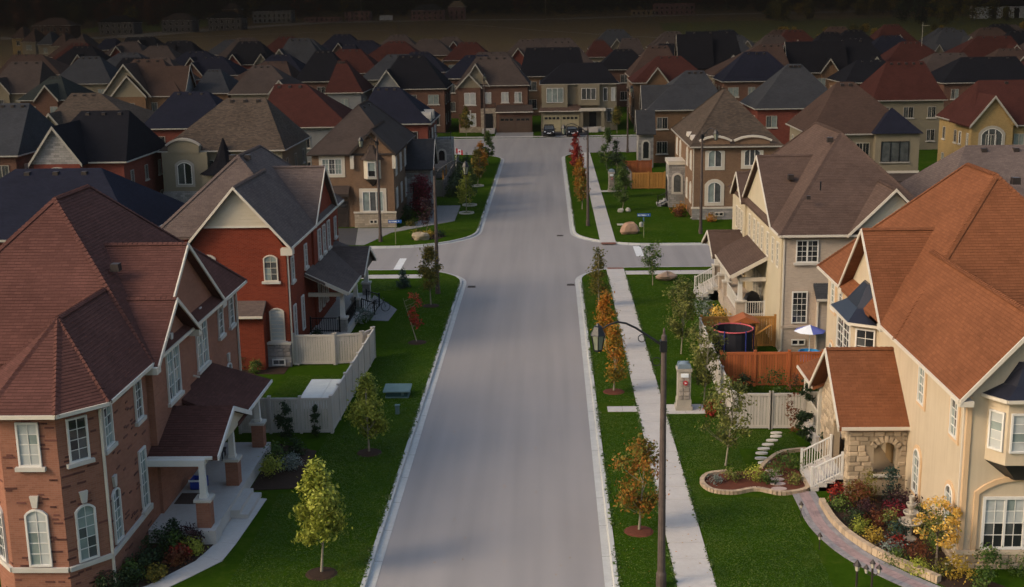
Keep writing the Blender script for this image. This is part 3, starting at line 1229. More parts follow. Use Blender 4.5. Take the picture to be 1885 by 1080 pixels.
    pr.plane([V(-13.65, 58.0, 3.52), V(-16.34, 58.6, 3.52), V(-16.34, 57.0, 4.72)])
    pr.gutter(V(-13.65, 53.0, 3.52), V(-13.65, 58.0, 3.52))
    pr.gutter(V(-16.3, 47.3, 3.5), V(-13.7, 47.3, 3.5))
    pr.gable('e', -13.5, 50.2, 2.9, 3.5, 4.66, -16.34, trim=0.18)
    o = pr.b.build('porch_roof', S_BROWNRED, t)
    pr.put(t, WHITE)
    B().prism([(-13.75, 47.5, 3.42), (-13.75, 52.9, 3.42), (-13.75, 50.2, 4.5)], (0.06, 0, 0)).build('gable_wall', SIDING, t)
    bm = B().box(-14.22, -13.98, 47.0, 57.0, 3.18, 3.44)
    bm.box(-16.35, -14.22, 47.0, 47.2, 3.18, 3.44)
    bm.box(-16.35, -14.3, 56.8, 57.0, 3.18, 3.44)
    bm.build('porch_beam', WHITE, t)
    B().box(-16.34, -13.7, 47.2, 57.6, 3.44, 3.48).build('porch_ceiling', WHITE, t)
    for y in (47.1, 51.75, 56.7):
        c = thing_part('column', t)
        B().box(-14.38, -13.82, y - 0.28, y + 0.28, 0.6, 1.72).build('pier', BR_ROSE, c)
        B().box(-14.45, -13.75, y - 0.35, y + 0.35, 1.72, 1.84).build('pier_cap', STONEC, c)
        s = B()
        s.prism([(-14.26, y - 0.16, 1.84), (-13.94, y - 0.16, 1.84), (-13.94, y + 0.16, 1.84), (-14.26, y + 0.16, 1.84)], (0, 0, 0.12))
        s.lathe((-14.1, y, 1.9), [(0.19, 0), (0.155, 1.2), (0.155, 1.28)], 4)
        s.build('shaft', WHITE, c)
    d = B().box(-16.36, -16.29, 49.45, 50.45, 0.62, 2.75).build('door', paint('door_tan', (0.30, 0.22, 0.11), 0.5), t)
    B().box(-16.3, -16.26, 49.65, 50.25, 1.5, 2.5).build('pane', G_CURT, d)
    B().box(-16.29, -16.25, 50.32, 50.4, 1.55, 1.65).build('handle', BLACKM, d)
    fr_ = B()
    fr_.box(-16.36, -16.26, 49.3, 49.44, 0.6, 2.9).box(-16.36, -16.26, 50.46, 50.6, 0.6, 2.9).box(-16.36, -16.25, 49.3, 50.6, 2.76, 2.95)
    fr_.build('door_frame', WHITE, t)
    window(t, (-16.35, 54.2, 1.3), ea, 1.5, 1.7, 0, 3, 2, 2, panes=G_MID, sill=S)
    st = B().box(-13.65, -13.25, 49.2, 51.7, 0.02, 0.4)
    st.box(-13.25, -12.9, 49.2, 51.7, 0.02, 0.2)
    st.build('step', CONC, t)
    return t


def thing_part(name, parent):
    """an Empty part under a thing that holds sub-parts"""
    o = bpy.data.objects.new(name, None)
    o.empty_display_size = 0.1
    COL.objects.link(o)
    o.parent = parent
    ORG[o.name] = org(parent).copy()
    return o


near_left_house()


# ------------------------------------------------------------------ red brick house with beige siding gable
def red_house():
    t = thing('brick_house', (-20.0, 82.0, 0), 'bright red brick house with beige siding gable and grey-brown roof behind the white fence', 'house')
    EZ = 7.4
    w = B()
    w.prism([(-21.5, 72.6, 0), (-15.75, 72.6, 0), (-15.75, 91.1, 0), (-24.6, 91.1, 0), (-24.6, 76.6, 0), (-21.5, 76.6, 0)], (0, 0, EZ))
    w.prism([(-21.6, 72.604, 7.2), (-15.755, 72.604, 7.2), (-16.7, 72.604, 8.66), (-20.6, 72.604, 8.66)], (0, 0.3, 0))
    w.box(-15.9, -15.6, 80.6, 87.9, 0, EZ)
    w.prism([(-15.9, 80.2, EZ), (-15.9, 88.4, EZ), (-15.9, 84.3, 10.5)], (0.3, 0, 0))
    w.box(-22.0, -17.15, 71.75, 72.6, 0, 3.42)
    w.build('wall', BR_RED, t)
    # siding boards of the gable, each its own piece
    gw = thing_part('gable_wall', t)
    k = 0
    z = 8.67
    tri = [V(-21.75, 72.5, 7.4), V(-15.35, 72.5, 7.4), V(-18.55, 72.5, 10.9)]
    while z < 10.75:
        q = clip(clip(tri, V(0, 0, 1), z, False), V(0, 0, 1), z + 0.205)
        if len(q) >= 3:
            i = len(q)
            b = B()
            b.prism([p + V(0, 0, 0) for p in q], (0, 0.09, 0))
            for vv in b.v:
                if vv.y < 72.52:
                    vv.y -= 0.03 * (1 - (vv.z - z) / 0.21)
            b.build('siding_board', SIDING, gw)
        z += 0.21
    B().box(-20.55, -16.55, 72.46, 72.6, 8.56, 8.69).build('trim_board', CREAM, t)
    r = Roof(True, 0.15)
    r.hip(-25.0, -15.35, 76.2, 91.5, EZ, 12.0, 80.2, 86.5, 'y', 'nw')
    r.gutter(V(-15.33, 72.2, EZ), V(-15.33, 91.5, EZ))
    r.gable('s', 72.1, -18.55, 3.22, EZ, 11.05, 80.5)
    r.gable('e', -15.3, 84.3, 4.3, EZ, 10.75, -19.6)
    roof = r.finish(t, S_GREYBR, CREAM)
    for x, y, z in ((-19.7, 80.9, 11.75), (-20.7, 80.9, 11.75)):
        roof_vent(roof, (x, y, z))
    cr = []
    cr.append(B().box(-15.95, -15.25, 72.05, 72.7, EZ - 0.45, EZ - 0.05))
    cr.append(B().box(-21.9, -21.3, 72.05, 72.7, EZ - 0.3, EZ - 0.05))
    for c in cr:
        c.build('cornice_return', CREAM, t)
    S = STONEC
    s_ = (0, -1)
    window(t, (-16.7, 72.6, 5.3), s_, 0.86, 1.6, 0.2, 4, 2, panes=G_CURT, sill=S, lights=True, frame=CREAM)
    window(t, (-20.4, 72.6, 5.3), s_, 0.86, 1.65, 0.22, 4, 2, panes=G_BLIND, sill=S, frame=CREAM)
    window(t, (-16.5, 72.6, 1.6), s_, 0.9, 2.05, 0.2, 8, 0, panes=G_BLIND, sill=S, frame=CREAM)
    # pale stone base with single stones
    base = B().box(-17.15, -15.74, 72.45, 72.62, 0, 1.42).build('stone_base', ST_GREY, t)
    sm = chamfer_mesh('stone', rockmat('stone_grey', (0.27, 0.24, 0.22)))
    stones(base, (-17.15, 72.45, 0.02), (1, 0), (0, -1), 1.4, 1.38, sm, 5, [(0.2, 1.05, 0.05, 0.6)], (0.2, 0.36), (0.3, 0.6))
    B().box(-17.2, -15.7, 72.36, 72.6, 1.42, 1.55).build('stone_band', STONEC, t)
    window(t, (-16.5, 72.44, 0.12), s_, 0.8, 0.4, 0, 0, 2, 1, panes=G_DARK, frame=WHITE)
    # lean-to roof over the bump-out
    lr = Roof(True, 0.15)
    lr.plane([V(-22.1, 71.4, 3.42), V(-17.1, 71.4, 3.42), V(-17.1, 72.6, 4.1), V(-22.1, 72.6, 4.1)])
    lr.gutter(V(-22.1, 71.4, 3.42), V(-17.1, 71.4, 3.42))
    lr.b.build('lean_to_roof', S_GREYBR, t)
    lr.put(t, CREAM)
    ea = (1, 0)
    for y in (74.1, 78.3):
        window(t, (-15.75, y, 5.0), ea, 0.8, 1.5, 0, 4, 2, panes=G_MID, sill=S)
    for y in (82.4, 84.2, 86.0):
        window(t, (-15.6, y, 4.85), ea, 0.95, 1.9, 0, 4, 2, panes=G_MID, sill=S)
    window(t, (-15.75, 89.6, 4.95), ea, 0.8, 1.5, 0, 4, 2, panes=G_MID, sill=S)
    for y in (74.1, 76.6, 81.6, 83.0, 84.4, 88.6):
        window(t, (-15.6 if 80.6 < y < 87.9 else -15.75, y, 1.3), ea, 0.75, 2.2, 0, 4, 2, panes=G_MID, sill=None)
    downspout(t, -15.75, 72.7, 0.1, EZ - 0.1, (1, 0), CREAM)
    # electric meter on the side wall
    B().box(-19.3, -18.95, 71.6, 71.75, 1.4, 1.95).build('meter_box', WHITE, t)
    # porch
    B().box(-15.74, -13.4, 78.4, 90.4, 0.02, 0.55).build('porch_floor', CONC, t)
    pr = Roof(True, 0.15)
    pr.plane([V(-13.1, 78.3, 3.25), V(-13.1, 90.6, 3.25), V(-15.73, 89.6, 4.7), V(-15.73, 77.6, 4.7)])
    pr.gutter(V(-13.1, 78.3, 3.25), V(-13.1, 84.0, 3.25))
    pr.gable('e', -12.85, 86.8, 3.0, 3.25, 4.7, -15.7, trim=0.18)
    pr.b.build('porch_roof', S_GREYBR, t)
    pr.put(t, CREAM)
    B().bar((-15.75, 77.7, 4.62), (-13.1, 78.25, 3.2), 0.06, 0.24).build('barge_board', CREAM, t)
    B().prism([(-13.1, 84.0, 3.2), (-13.1, 89.6, 3.2), (-13.1, 86.8, 4.55)], (0.05, 0, 0)).build('gable_wall', DARKM, t)
    bm = B().box(-13.75, -13.5, 78.6, 90.2, 2.95, 3.2)
    bm.box(-15.74, -13.75, 78.6, 78.8, 2.95, 3.2)
    bm.build('porch_beam', CREAM, t)
    for y in (79.0, 84.6, 89.8):
        c = thing_part('column', t)
        B().box(-13.9, -13.35, y - 0.27, y + 0.27, 0.55, 1.4).build('pier', ST_GREY, c)
        B().box(-13.98, -13.27, y - 0.35, y + 0.35, 1.4, 1.52).build('pier_cap', STONEC, c)
        B().lathe((-13.62, y, 1.52), [(0.22, 0), (0.17, 1.44)], 4).build('shaft', WHITE, c)
    railing(t, (-13.62, 79.3), (-13.62, 84.3), 0.55, 0.95, BLACKM, 0.14)
    railing(t, (-15.7, 78.7), (-13.8, 78.7), 0.55, 0.95, BLACKM, 0.14)
    d = B().box(-15.78, -15.68, 87.0, 88.0, 0.57, 2.7).build('door', paint('door_dark', (0.03, 0.02, 0.02), 0.4), t)
    B().box(-15.69, -15.64, 87.2, 87.8, 1.5, 2.5).build('pane', G_MID, d)
    st = B().box(-13.4, -13.0, 85.6, 88.2, 0.02, 0.37)
    st.box(-13.0, -12.6, 85.6, 88.2, 0.02, 0.19)
    st.build('step', CONC, t)
    railing(t, (-13.4, 85.6), (-12.5, 85.6), 0.3, 0.9, BLACKM, 0.14, 0.0)
    railing(t, (-13.4, 88.2), (-12.5, 88.2), 0.3, 0.9, BLACKM, 0.14, 0.0)
    return t


def railing(parent, p, q, z, h, mat, step=0.14, z2=None):
    """handrail part with single balusters"""
    z2 = z if z2 is None else z2
    p, q = V(p[0], p[1], z), V(q[0], q[1], z2)
    o = B().bar(p + V(0, 0, h), q + V(0, 0, h), 0.07, 0.06).bar(p + V(0, 0, 0.12), q + V(0, 0, 0.12), 0.05, 0.05).build('railing', mat, parent)
    L = (q - p).length
    n = max(2, int(L / step))
    me = B().box(-0.017, 0.017, -0.017, 0.017, 0, h).mesh('baluster', mat)
    for k in range(n + 1):
        inst('baluster', me, o, p + (q - p) * (k / n))
    for a in (p, q):
        B().box(a.x - 0.05, a.x + 0.05, a.y - 0.05, a.y + 0.05, a.z, a.z + h + 0.12).build('newel_post', mat, o)
    return o


red_house()

# ------------------------------------------------------------------ near right house: peach stucco, terracotta roof, stone portico
STONE_M = chamfer_mesh('stone', rockmat('stone_tan', (0.40, 0.31, 0.21), 0.4))
STONE_D = rockmat('stone_tan_flat', (0.36, 0.28, 0.19), 0.1)


def near_right_house():
    t = thing('stucco_house', (20.0, 55.0, 0), 'peach stucco house with terracotta roof and stone entrance portico, nearest on the right', 'house')
    EZ = 6.8
    w = B()
    w.prism([(15.3, 44.3, 0), (27, 44.3, 0), (27, 67.9, 0), (15.3, 67.9, 0)], (0, 0, EZ))
    w.prism([(14.9, 44.31, EZ - 0.1), (20.1, 44.31, EZ - 0.1), (17.5, 44.31, 9.6)], (0, 0.3, 0))
    w.prism([(15.304, 55.2, EZ), (15.304, 63.0, EZ), (15.304, 59.1, 10.2)], (0.3, 0, 0))
    w.build('wall', STUCCO, t)
    # pale stone plinth below the sill band
    pl = B()
    pl.box(15.2, 27, 44.2, 44.45, 0, 0.62)
    pl.box(15.2, 15.45, 44.45, 51.5, 0, 0.35)
    plo = pl.build('plinth', STONE_D, t)
    stones(plo, (15.2, 44.2, 0), (1, 0), (0, -1), 3.6, 0.6, STONE_M, 12, (), (0.2, 0.3), (0.25, 0.5))
    stones(plo, (15.2, 51.4, 0), (0, -1), (-1, 0), 7.1, 0.34, STONE_M, 13, (), (0.17, 0.19), (0.3, 0.6))
    B().box(15.12, 27, 44.12, 44.3, 0.62, 0.76).build('stone_band', STUCCO, t)
    # corner quoin band
    B().box(15.24, 15.42, 44.24, 44.42, 0.76, EZ - 0.02).build('corner_trim', paint('stucco_trim', (0.56, 0.38, 0.22), 0.8, 0.05), t)
    r = Roof(True, 0.15)
    r.hip(14.8, 26.6, 52.5, 68.4, EZ, 13.1, 58.4, 62.5, 'y', 'n')
    r.gutter(V(14.8, 43.8, EZ), V(14.8, 55.0, EZ))
    r.gutter(V(14.8, 63.2, EZ), V(14.8, 68.4, EZ))
    r.gable('s', 43.8, 17.5, 2.7, EZ, 9.8, 57.0)
    r.gable('w', 14.8, 59.1, 4.1, EZ, 10.45, 18.6)
    roof = r.finish(t, S_ORANGE, CREAM)
    roof_vent(roof, (22.2, 60.0, 12.5))
    cr = []
    cr.append(B().box(14.78, 15.3, 43.76, 44.28, EZ - 0.26, EZ - 0.05))
    cr.append(B().box(14.78, 15.3, 54.9, 55.5, EZ - 0.32, EZ - 0.05))
    cr.append(B().box(14.78, 15.3, 62.7, 63.3, EZ - 0.32, EZ - 0.05))
    for c in cr:
        c.build('cornice_return', CREAM, t)
    TR = MATS['stucco_trim']
    we = (-1, 0)
    window(t, (15.3, 49.95, 4.7), we, 0.85, 1.6, 0, 4, 2, panes=G_CURT, sur=TR, lights=True)
    window(t, (15.3, 45.7, 4.75), we, 0.85, 1.5, 0, 4, 2, panes=G_CURT, sur=TR, lights=True)
    window(t, (15.3, 50.0, 0.75), we, 0.9, 1.95, 0.42, 5, 2, panes=G_CURT, sur=TR, lights=True)
    window(t, (15.3, 45.7, 0.95), we, 0.9, 1.85, 0.42, 5, 2, panes=G_CURT, sur=TR, lights=True)
    window(t, (15.3, 66.4, 4.7), we, 0.85, 1.6, 0, 4, 2, panes=G_CURT, sur=TR)
    window(t, (15.3, 64.6, 4.7), we, 0.85, 1.6, 0, 4, 2, panes=G_CURT, sur=TR)
    window(t, (15.3, 66.4, 1.0), we, 0.85, 1.9, 0.3, 4, 2, panes=G_CURT, sur=TR)
    so = (0, -1)
    window(t, (17.25, 44.3, 0.78), so, 2.4, 2.1, 0, 4, 2, 3, panes=G_BLIND, lower=G_DARK, split=0.5, lights=True, fw=0.1)
    # arched hood over the wide window
    hb = B()
    ring(hb, outline(3.1, 2.95, 0.62, 0.62), outline(2.75, 2.75, 0.5, 0.62), 0, 0.09)
    me = hb.mesh('window_hood', TR)
    inst('window_hood', me, t, (17.25, 44.297, 0.14), (0, 0, math.pi))
    # upper oriel on the front
    o = B()
    pts = [(16.0, 44.3), (16.5, 43.6), (18.4, 43.6), (18.9, 44.3)]
    o.prism([(x, y, 4.35) for x, y in pts], (0, 0, 2.55))
    o.build('oriel', STUCCO, t)
    ob = B()
    lo = [V(x, y, 4.35) for x, y in pts]
    tip = [V(16.9, 44.3, 3.6), V(17.1, 44.1, 3.6), V(17.8, 44.1, 3.6), V(18.0, 44.3, 3.6)]
    for k in range(3):
        ob.poly([lo[k], lo[k + 1], tip[k + 1], tip[k]])
    ob.poly(tip)
    ob.build('oriel_base', BLACKM, t)
    orf = B()
    ex = [V(15.75, 44.3, 6.92), V(16.35, 43.35, 6.92), V(18.55, 43.35, 6.92), V(19.15, 44.3, 6.92)]
    md = [V(16.5, 44.3, 7.3), V(16.8, 43.8, 7.3), V(18.1, 43.8, 7.3), V(18.4, 44.3, 7.3)]
    tp = [V(17.0, 44.3, 8.1), V(17.15, 44.15, 8.1), V(17.75, 44.15, 8.1), V(17.9, 44.3, 8.1)]
    for a, c in ((ex, md), (md, tp)):
        for k in range(3):
            orf.poly([a[k], a[k + 1], c[k + 1], c[k]])
    orf.poly(tp)
    orf.poly(ex[::-1])
    orf.build('oriel_roof', paint('black_roof_metal', (0.016, 0.017, 0.026), 0.35, 0.1), t)
    tr = B()
    for k in range(3):
        tr.bar(ex[k] - V(0, 0, 0.07), ex[k + 1] - V(0, 0, 0.07), 0.1, 0.12)
    tr.build('gutter', CREAM, t)
    dn = Vector((-0.7, -0.5)).normalized()
    window(t, (16.25, 43.95, 4.85), (dn.x, dn.y), 0.62, 1.5, 0, 4, 1, panes=G_BLIND, lights=True)
    window(t, (17.45, 43.6, 4.85), so, 1.7, 1.5, 0, 4, 1, 2, panes=G_BLIND, lights=True)
    downspout(t, 15.3, 44.5, 0.1, EZ - 0.1, (-1, 0), CREAM)
    # bay under the side gable with flared black roof
    o = B()
    pts = [(15.3, 57.0), (14.25, 57.7), (14.25, 61.0), (15.3, 61.7)]
    o.prism([(x, y, 3.4) for x, y in pts], (0, 0, 2.9))
    o.build('bay', STUCCO, t)
    bb_ = B()
    ex = [V(15.3, 56.6, 6.3), V(13.95, 57.5, 6.3), V(13.95, 61.2, 6.3), V(15.3, 62.1, 6.3)]
    md = [V(15.3, 57.7, 6.8), V(14.55, 58.3, 6.8), V(14.55, 60.4, 6.8), V(15.3, 61.0, 6.8)]
    tp = [V(15.3, 58.6, 7.8), V(15.15, 58.9, 7.8), V(15.15, 59.7, 7.8), V(15.3, 60.0, 7.8)]
    for a, c in ((ex, md), (md, tp)):
        for k in range(3):
            bb_.poly([a[k], a[k + 1], c[k + 1], c[k]])
    bb_.poly(tp)
    bb_.poly(ex[::-1])
    bb_.build('bay_roof', MATS['black_roof_metal'], t)
    tr = B()
    for k in range(3):
        tr.bar(ex[k] - V(0, 0, 0.07), ex[k + 1] - V(0, 0, 0.07), 0.1, 0.12)
    tr.build('gutter', CREAM, t)
    dn = Vector((-0.7, -1.05)).normalized()
    window(t, (14.775, 57.35, 4.3), (dn.x, dn.y), 0.95, 1.7, 0, 4, 2, panes=G_DARK, lights=True)
    window(t, (14.25, 59.35, 4.3), we, 2.6, 1.7, 0, 4, 2, 2, panes=G_MID, lights=True)
    # stone portico
    po = B()
    fl = 0.72
    po.box(12.75, 15.3, 51.6, 57.2, 0, fl)
    po.box(12.8, 13.9, 51.65, 51.95, fl, 3.15).box(14.9, 15.3, 51.65, 51.95, fl, 3.15).box(13.9, 14.9, 51.65, 51.95, fl, 0.95).box(13.9, 14.9, 51.65, 51.95, 2.55, 3.15)
    po.box(12.8, 13.1, 51.95, 52.35, fl, 3.15).box(12.8, 13.1, 54.5, 57.0, fl, 3.15).box(12.8, 13.1, 52.35, 54.5, 2.9, 3.15)
    po.prism([(12.85, 51.7, 3.1), (12.85, 57.3, 3.1), (12.85, 54.5, 5.6)], (0.25, 0, 0))
    p_o = po.build('portico', STONE_D, t)
    stones(p_o, (12.8, 51.65, fl), (1, 0), (0, -1), 2.5, 3.1 - fl, STONE_M, 21, [(1.08, 2.12, 0.2, 1.85)])
    stones(p_o, (12.8, 57.0, fl), (0, -1), (-1, 0), 5.35, 3.1 - fl, STONE_M, 22, [(2.45, 4.7, -0.1, 2.3)])
    # stones of the gable above the arch
    rg = random.Random(8)
    z = 3.12
    while z < 5.2:
        half = 2.6 * (5.55 - z) / 2.45 - 0.25
        y = 54.5 - half
        while y < 54.5 + half - 0.1:
            sw = min(rg.uniform(0.28, 0.55), 54.5 + half - y)
            inst('stone', STONE_M, p_o, (12.86, y + sw / 2, z + 0.11), (0, 0, -math.pi / 2), (sw - 0.02, 0.12, 0.2))
            y += sw
        z += 0.22
    # arch voussoirs over window and entrance
    for cx, cz, rr, n, ax in ((14.4, 1.95, 0.62, 7, 's'), (53.42, 1.85, 1.12, 11, 'w')):
        for k in range(n):
            a = math.pi * (0.14 + 0.72 * (k + 0.5) / n)
            if ax == 's':
                inst('voussoir', STONE_M, p_o, (cx + rr * 1.02 * math.cos(a), 51.62, cz + rr * math.sin(a)), (0, math.pi / 2 - a, 0), (0.17, 0.16, 0.3))
            else:
                inst('voussoir', STONE_M, p_o, (12.78, cx - rr * math.cos(a), cz + rr * math.sin(a)), (0, math.pi / 2 - a, -math.pi / 2), (0.26, 0.16, 0.3))
    B().box(13.75, 15.05, 51.5, 51.66, 0.85, 0.96).build('sill', STONEC, t)
    pr = Roof(True, 0.15)
    pr.gable('w', 12.3, 54.5, 3.15, 3.2, 5.85, 15.31, trim=0.2)
    pr.gutter(V(12.4, 51.35, 3.2), V(15.3, 51.35, 3.2))
    pr.plane([V(12.4, 57.3, 3.2), V(12.4, 61.0, 3.2), V(15.3, 60.0, 4.7), V(15.3, 56.4, 4.7)][::-1])
    pr.plane([V(12.4, 61.0, 3.2), V(15.3, 61.6, 3.2), V(15.3, 60.0, 4.7)][::-1])
    pr.gutter(V(12.4, 57.4, 3.2), V(12.4, 61.0, 3.2))
    pr.b.build('porch_roof', S_ORANGE, t)
    pr.put(t, CREAM)
    B().box(12.6, 15.3, 57.2, 61.0, 0, fl).build('porch_floor', CONC, t)
    for y in (57.5, 60.7):
        B().box(12.7, 12.95, y - 0.12, y + 0.12, fl, 3.15).build('column', CREAM, t)
    railing(t, (12.82, 57.7), (12.82, 60.5), fl, 1.0, CREAM, 0.13)
    B().box(12.7, 12.95, 57.3, 60.8, 2.95, 3.18).build('porch_beam', CREAM, t)
    d = B().box(15.22, 15.3, 53.6, 54.6, fl, 2.9).build('door', paint('door_oak', (0.28, 0.18, 0.08), 0.5), t)
    B().box(15.19, 15.23, 53.8, 54.4, 1.6, 2.6).build('pane', G_MID, d)
    B().box(15.18, 15.23, 53.65, 53.73, 1.6, 1.7).build('handle', BLACKM, d)
    st = B()
    for k in range(4):
        st.box(11.35 + k * 0.35, 12.76, 52.1, 54.6, 0.0, fl * (k + 1) / 4 - 0.001 * k)
    st.build('step', CONC, t)
    railing(t, (11.4, 52.2), (12.7, 52.2), 0.05, 0.95, WHITE, 0.13, fl)
    railing(t, (11.4, 54.5), (12.7, 54.5), 0.05, 0.95, WHITE, 0.13, fl)
    return t


near_right_house()


# ------------------------------------------------------------------ second right house: beige brick, brown roof, white porch
def beige_house():
    t = thing('brick_house', (19.0, 85.0, 0), 'beige brick house with steep brown roof and white columned porch, right', 'house')
    EZ = 7.4
    w = B()
    w.prism([(14.2, 75.0, 0), (23.8, 75.0, 0), (23.8, 96.0, 0), (14.2, 96.0, 0)], (0, 0, EZ))
    w.box(16.2, 23.0, 74.25, 75.0, 0, 3.6)
    w.build('wall', BR_BEIGE, t)
    f = B()
    f.box(14.05, 14.3, 75.3, 95.9, 0, EZ - 0.004)
    f.prism([(14.05, 77.6, EZ), (14.05, 89.4, EZ), (14.05, 83.4, 11.0)], (0.3, 0, 0))
    f.prism([(13.9, 88.6, EZ), (13.9, 93.6, EZ), (13.9, 91.1, 9.0)], (0.4, 0, 0))
    f.box(13.9, 14.06, 88.9, 93.3, 3.5, EZ - 0.008)
    f.build('front_wall', STUCCO_C, t)
    gw = thing_part('gable_wall', t)
    tri = [V(18.1, 74.92, 7.4), V(23.1, 74.92, 7.4), V(20.6, 74.92, 10.0)]
    z = 7.42
    while z < 9.9:
        q = clip(clip(tri, V(0, 0, 1), z, False), V(0, 0, 1), z + 0.205)
        if len(q) >= 3:
            b = B().prism(q, (0, 0.08, 0))
            for vv in b.v:
                if vv.y < 74.94:
                    vv.y -= 0.03 * (1 - (vv.z - z) / 0.21)
            b.build('siding_board', SIDING, gw)
        z += 0.21
    r = Roof(True, 0.15)
    r.hip(13.8, 24.2, 74.6, 96.4, EZ, 12.8, 82.5, 90.0, 'y', 'ns')
    r.gutter(V(13.8, 74.6, EZ), V(13.8, 77.5, EZ))
    r.gable('s', 74.5, 20.6, 2.75, EZ, 10.15, 79.5)
    r.gable('w', 13.75, 83.5, 6.0, EZ, 11.2, 17.6)
    r.gable('w', 13.55, 91.1, 2.6, EZ - 0.06, 9.15, 15.8)
    roof = r.finish(t, S_BROWN, CREAM)
    roof_vent(roof, (18.2, 82.0, 12.3))
    roof_vent(roof, (15.6, 81.2, 10.0))
    pipe_vent(roof, (16.6, 76.8, 9.9))
    roof_vent(roof, (15.8, 76.4, 9.4), s=0.6)
    S = STONEC
    so, we = (0, -1), (-1, 0)
    window(t, (15.55, 75.0, 5.65), so, 1.35, 1.4, 0, 4, 2, 2, panes=G_DARK, sill=S, lights=True)
    window(t, (15.2, 75.0, 1.85), so, 0.95, 2.0, 0, 5, 3, panes=G_DARK, lights=True)
    window(t, (15.2, 75.0, 0.45), so, 0.85, 0.38, 0, 0, 1, 2, panes=G_DARK)
    bd = B().box(14.1, 16.2, 74.92, 75.0, 1.55, 1.7)
    bd.build('stone_band', BR_BEIGE, t)
    lr = Roof(True, 0.15)
    lr.plane([V(16.0, 73.9, 3.6), V(23.2, 73.9, 3.6), V(23.2, 75.0, 4.35), V(16.0, 75.0, 4.35)])
    lr.gutter(V(16.0, 73.9, 3.6), V(23.2, 73.9, 3.6))
    lr.b.build('lean_to_roof', S_GREY, t)
    lr.put(t, CREAM)
    downspout(t, 14.2, 75.05, 0.1, EZ - 0.1, (-0.6, -0.8), CREAM)
    downspout(t, 16.2, 74.25, 0.1, 3.5, (-0.7, -0.7), CREAM)
    for y in (76.2, 77.9, 79.8, 82.0, 83.6, 85.2, 87.2):
        window(t, (14.05, y, 5.1), we, 0.8, 1.6, 0, 4, 2, panes=G_CURT, frame=CREAM)
    for y in (89.9, 91.1, 92.3):
        window(t, (13.9, y, 4.9), we, 0.8, 1.6, 0, 4, 2, panes=G_CURT, frame=CREAM)
    for y in (82.2, 83.4, 84.6, 90.6, 92.0):
        window(t, (14.05, y, 1.3), we, 0.8, 2.1, 0, 4, 2, panes=G_CURT, frame=CREAM)
    # porch
    fl = 1.0
    B().box(12.2, 14.05, 80.3, 92.8, 0, fl).build('porch_floor', BR_BEIGE, t)
    pr = Roof(True, 0.15)
    pr.plane([V(11.7, 80.0, 3.75), V(11.7, 88.4, 3.75), V(14.04, 88.4, 5.0), V(14.04, 80.0, 5.0)][::-1])
    pr.gutter(V(11.7, 80.0, 3.75), V(11.7, 88.4, 3.75))
    pr.gable('w', 11.45, 90.3, 3.0, 3.65, 5.0, 14.04, trim=0.18)
    pr.b.build('porch_roof', S_BROWN, t)
    pr.put(t, CREAM)
    B().bar((11.7, 79.96, 3.7), (14.05, 79.96, 4.95), 0.06, 0.24).build('barge_board', CREAM, t)
    B().prism([(11.75, 87.5, 3.6), (11.75, 93.1, 3.6), (11.75, 90.3, 4.85)], (0.05, 0, 0)).build('gable_wall', SIDING, t)
    B().box(12.3, 12.55, 80.3, 92.8, 3.35, 3.6).box(12.55, 14.05, 80.3, 80.5, 3.35, 3.6).build('porch_beam', CREAM, t)
    for y in (80.6, 86.6, 89.0, 92.4):
        c = thing_part('column', t)
        B().box(12.15, 12.7, y - 0.27, y + 0.27, fl - 0.4, 1.95).build('pier', BR_BEIGE, c)
        B().box(12.08, 12.77, y - 0.34, y + 0.34, 1.95, 2.06).build('pier_cap', STONEC, c)
        B().lathe((12.42, y, 2.06), [(0.22, 0), (0.17, 1.3)], 4).build('shaft', WHITE, c)
    railing(t, (12.42, 80.9), (12.42, 86.3), fl, 0.95, WHITE, 0.14)
    railing(t, (12.8, 80.4), (14.0, 80.4), fl, 0.95, WHITE, 0.14)
    st = B()
    for k in range(4):
        st.box(10.7 + k * 0.38, 12.2, 89.3, 92.1, 0.0, fl * (k + 1) / 4 - 0.002 * k)
    st.build('step', CONC, t)
    railing(t, (10.8, 89.35), (12.2, 89.35), 0.2, 0.95, WHITE, 0.14, fl)
    railing(t, (10.8, 92.05), (12.2, 92.05), 0.2, 0.95, WHITE, 0.14, fl)
    d = B().box(13.98, 14.05, 88.9, 89.9, fl, 3.1).build('door', MATS['door_tan'], t)
    B().box(13.95, 13.98, 89.1, 89.7, 1.9, 2.9).build('pane', G_MID, d)
    return t


beige_house()

# ------------------------------------------------------------------ other houses of the estate
def side_normal(f):
    return {'s': (0, -1), 'e': (1, 0), 'w': (-1, 0)}[f]


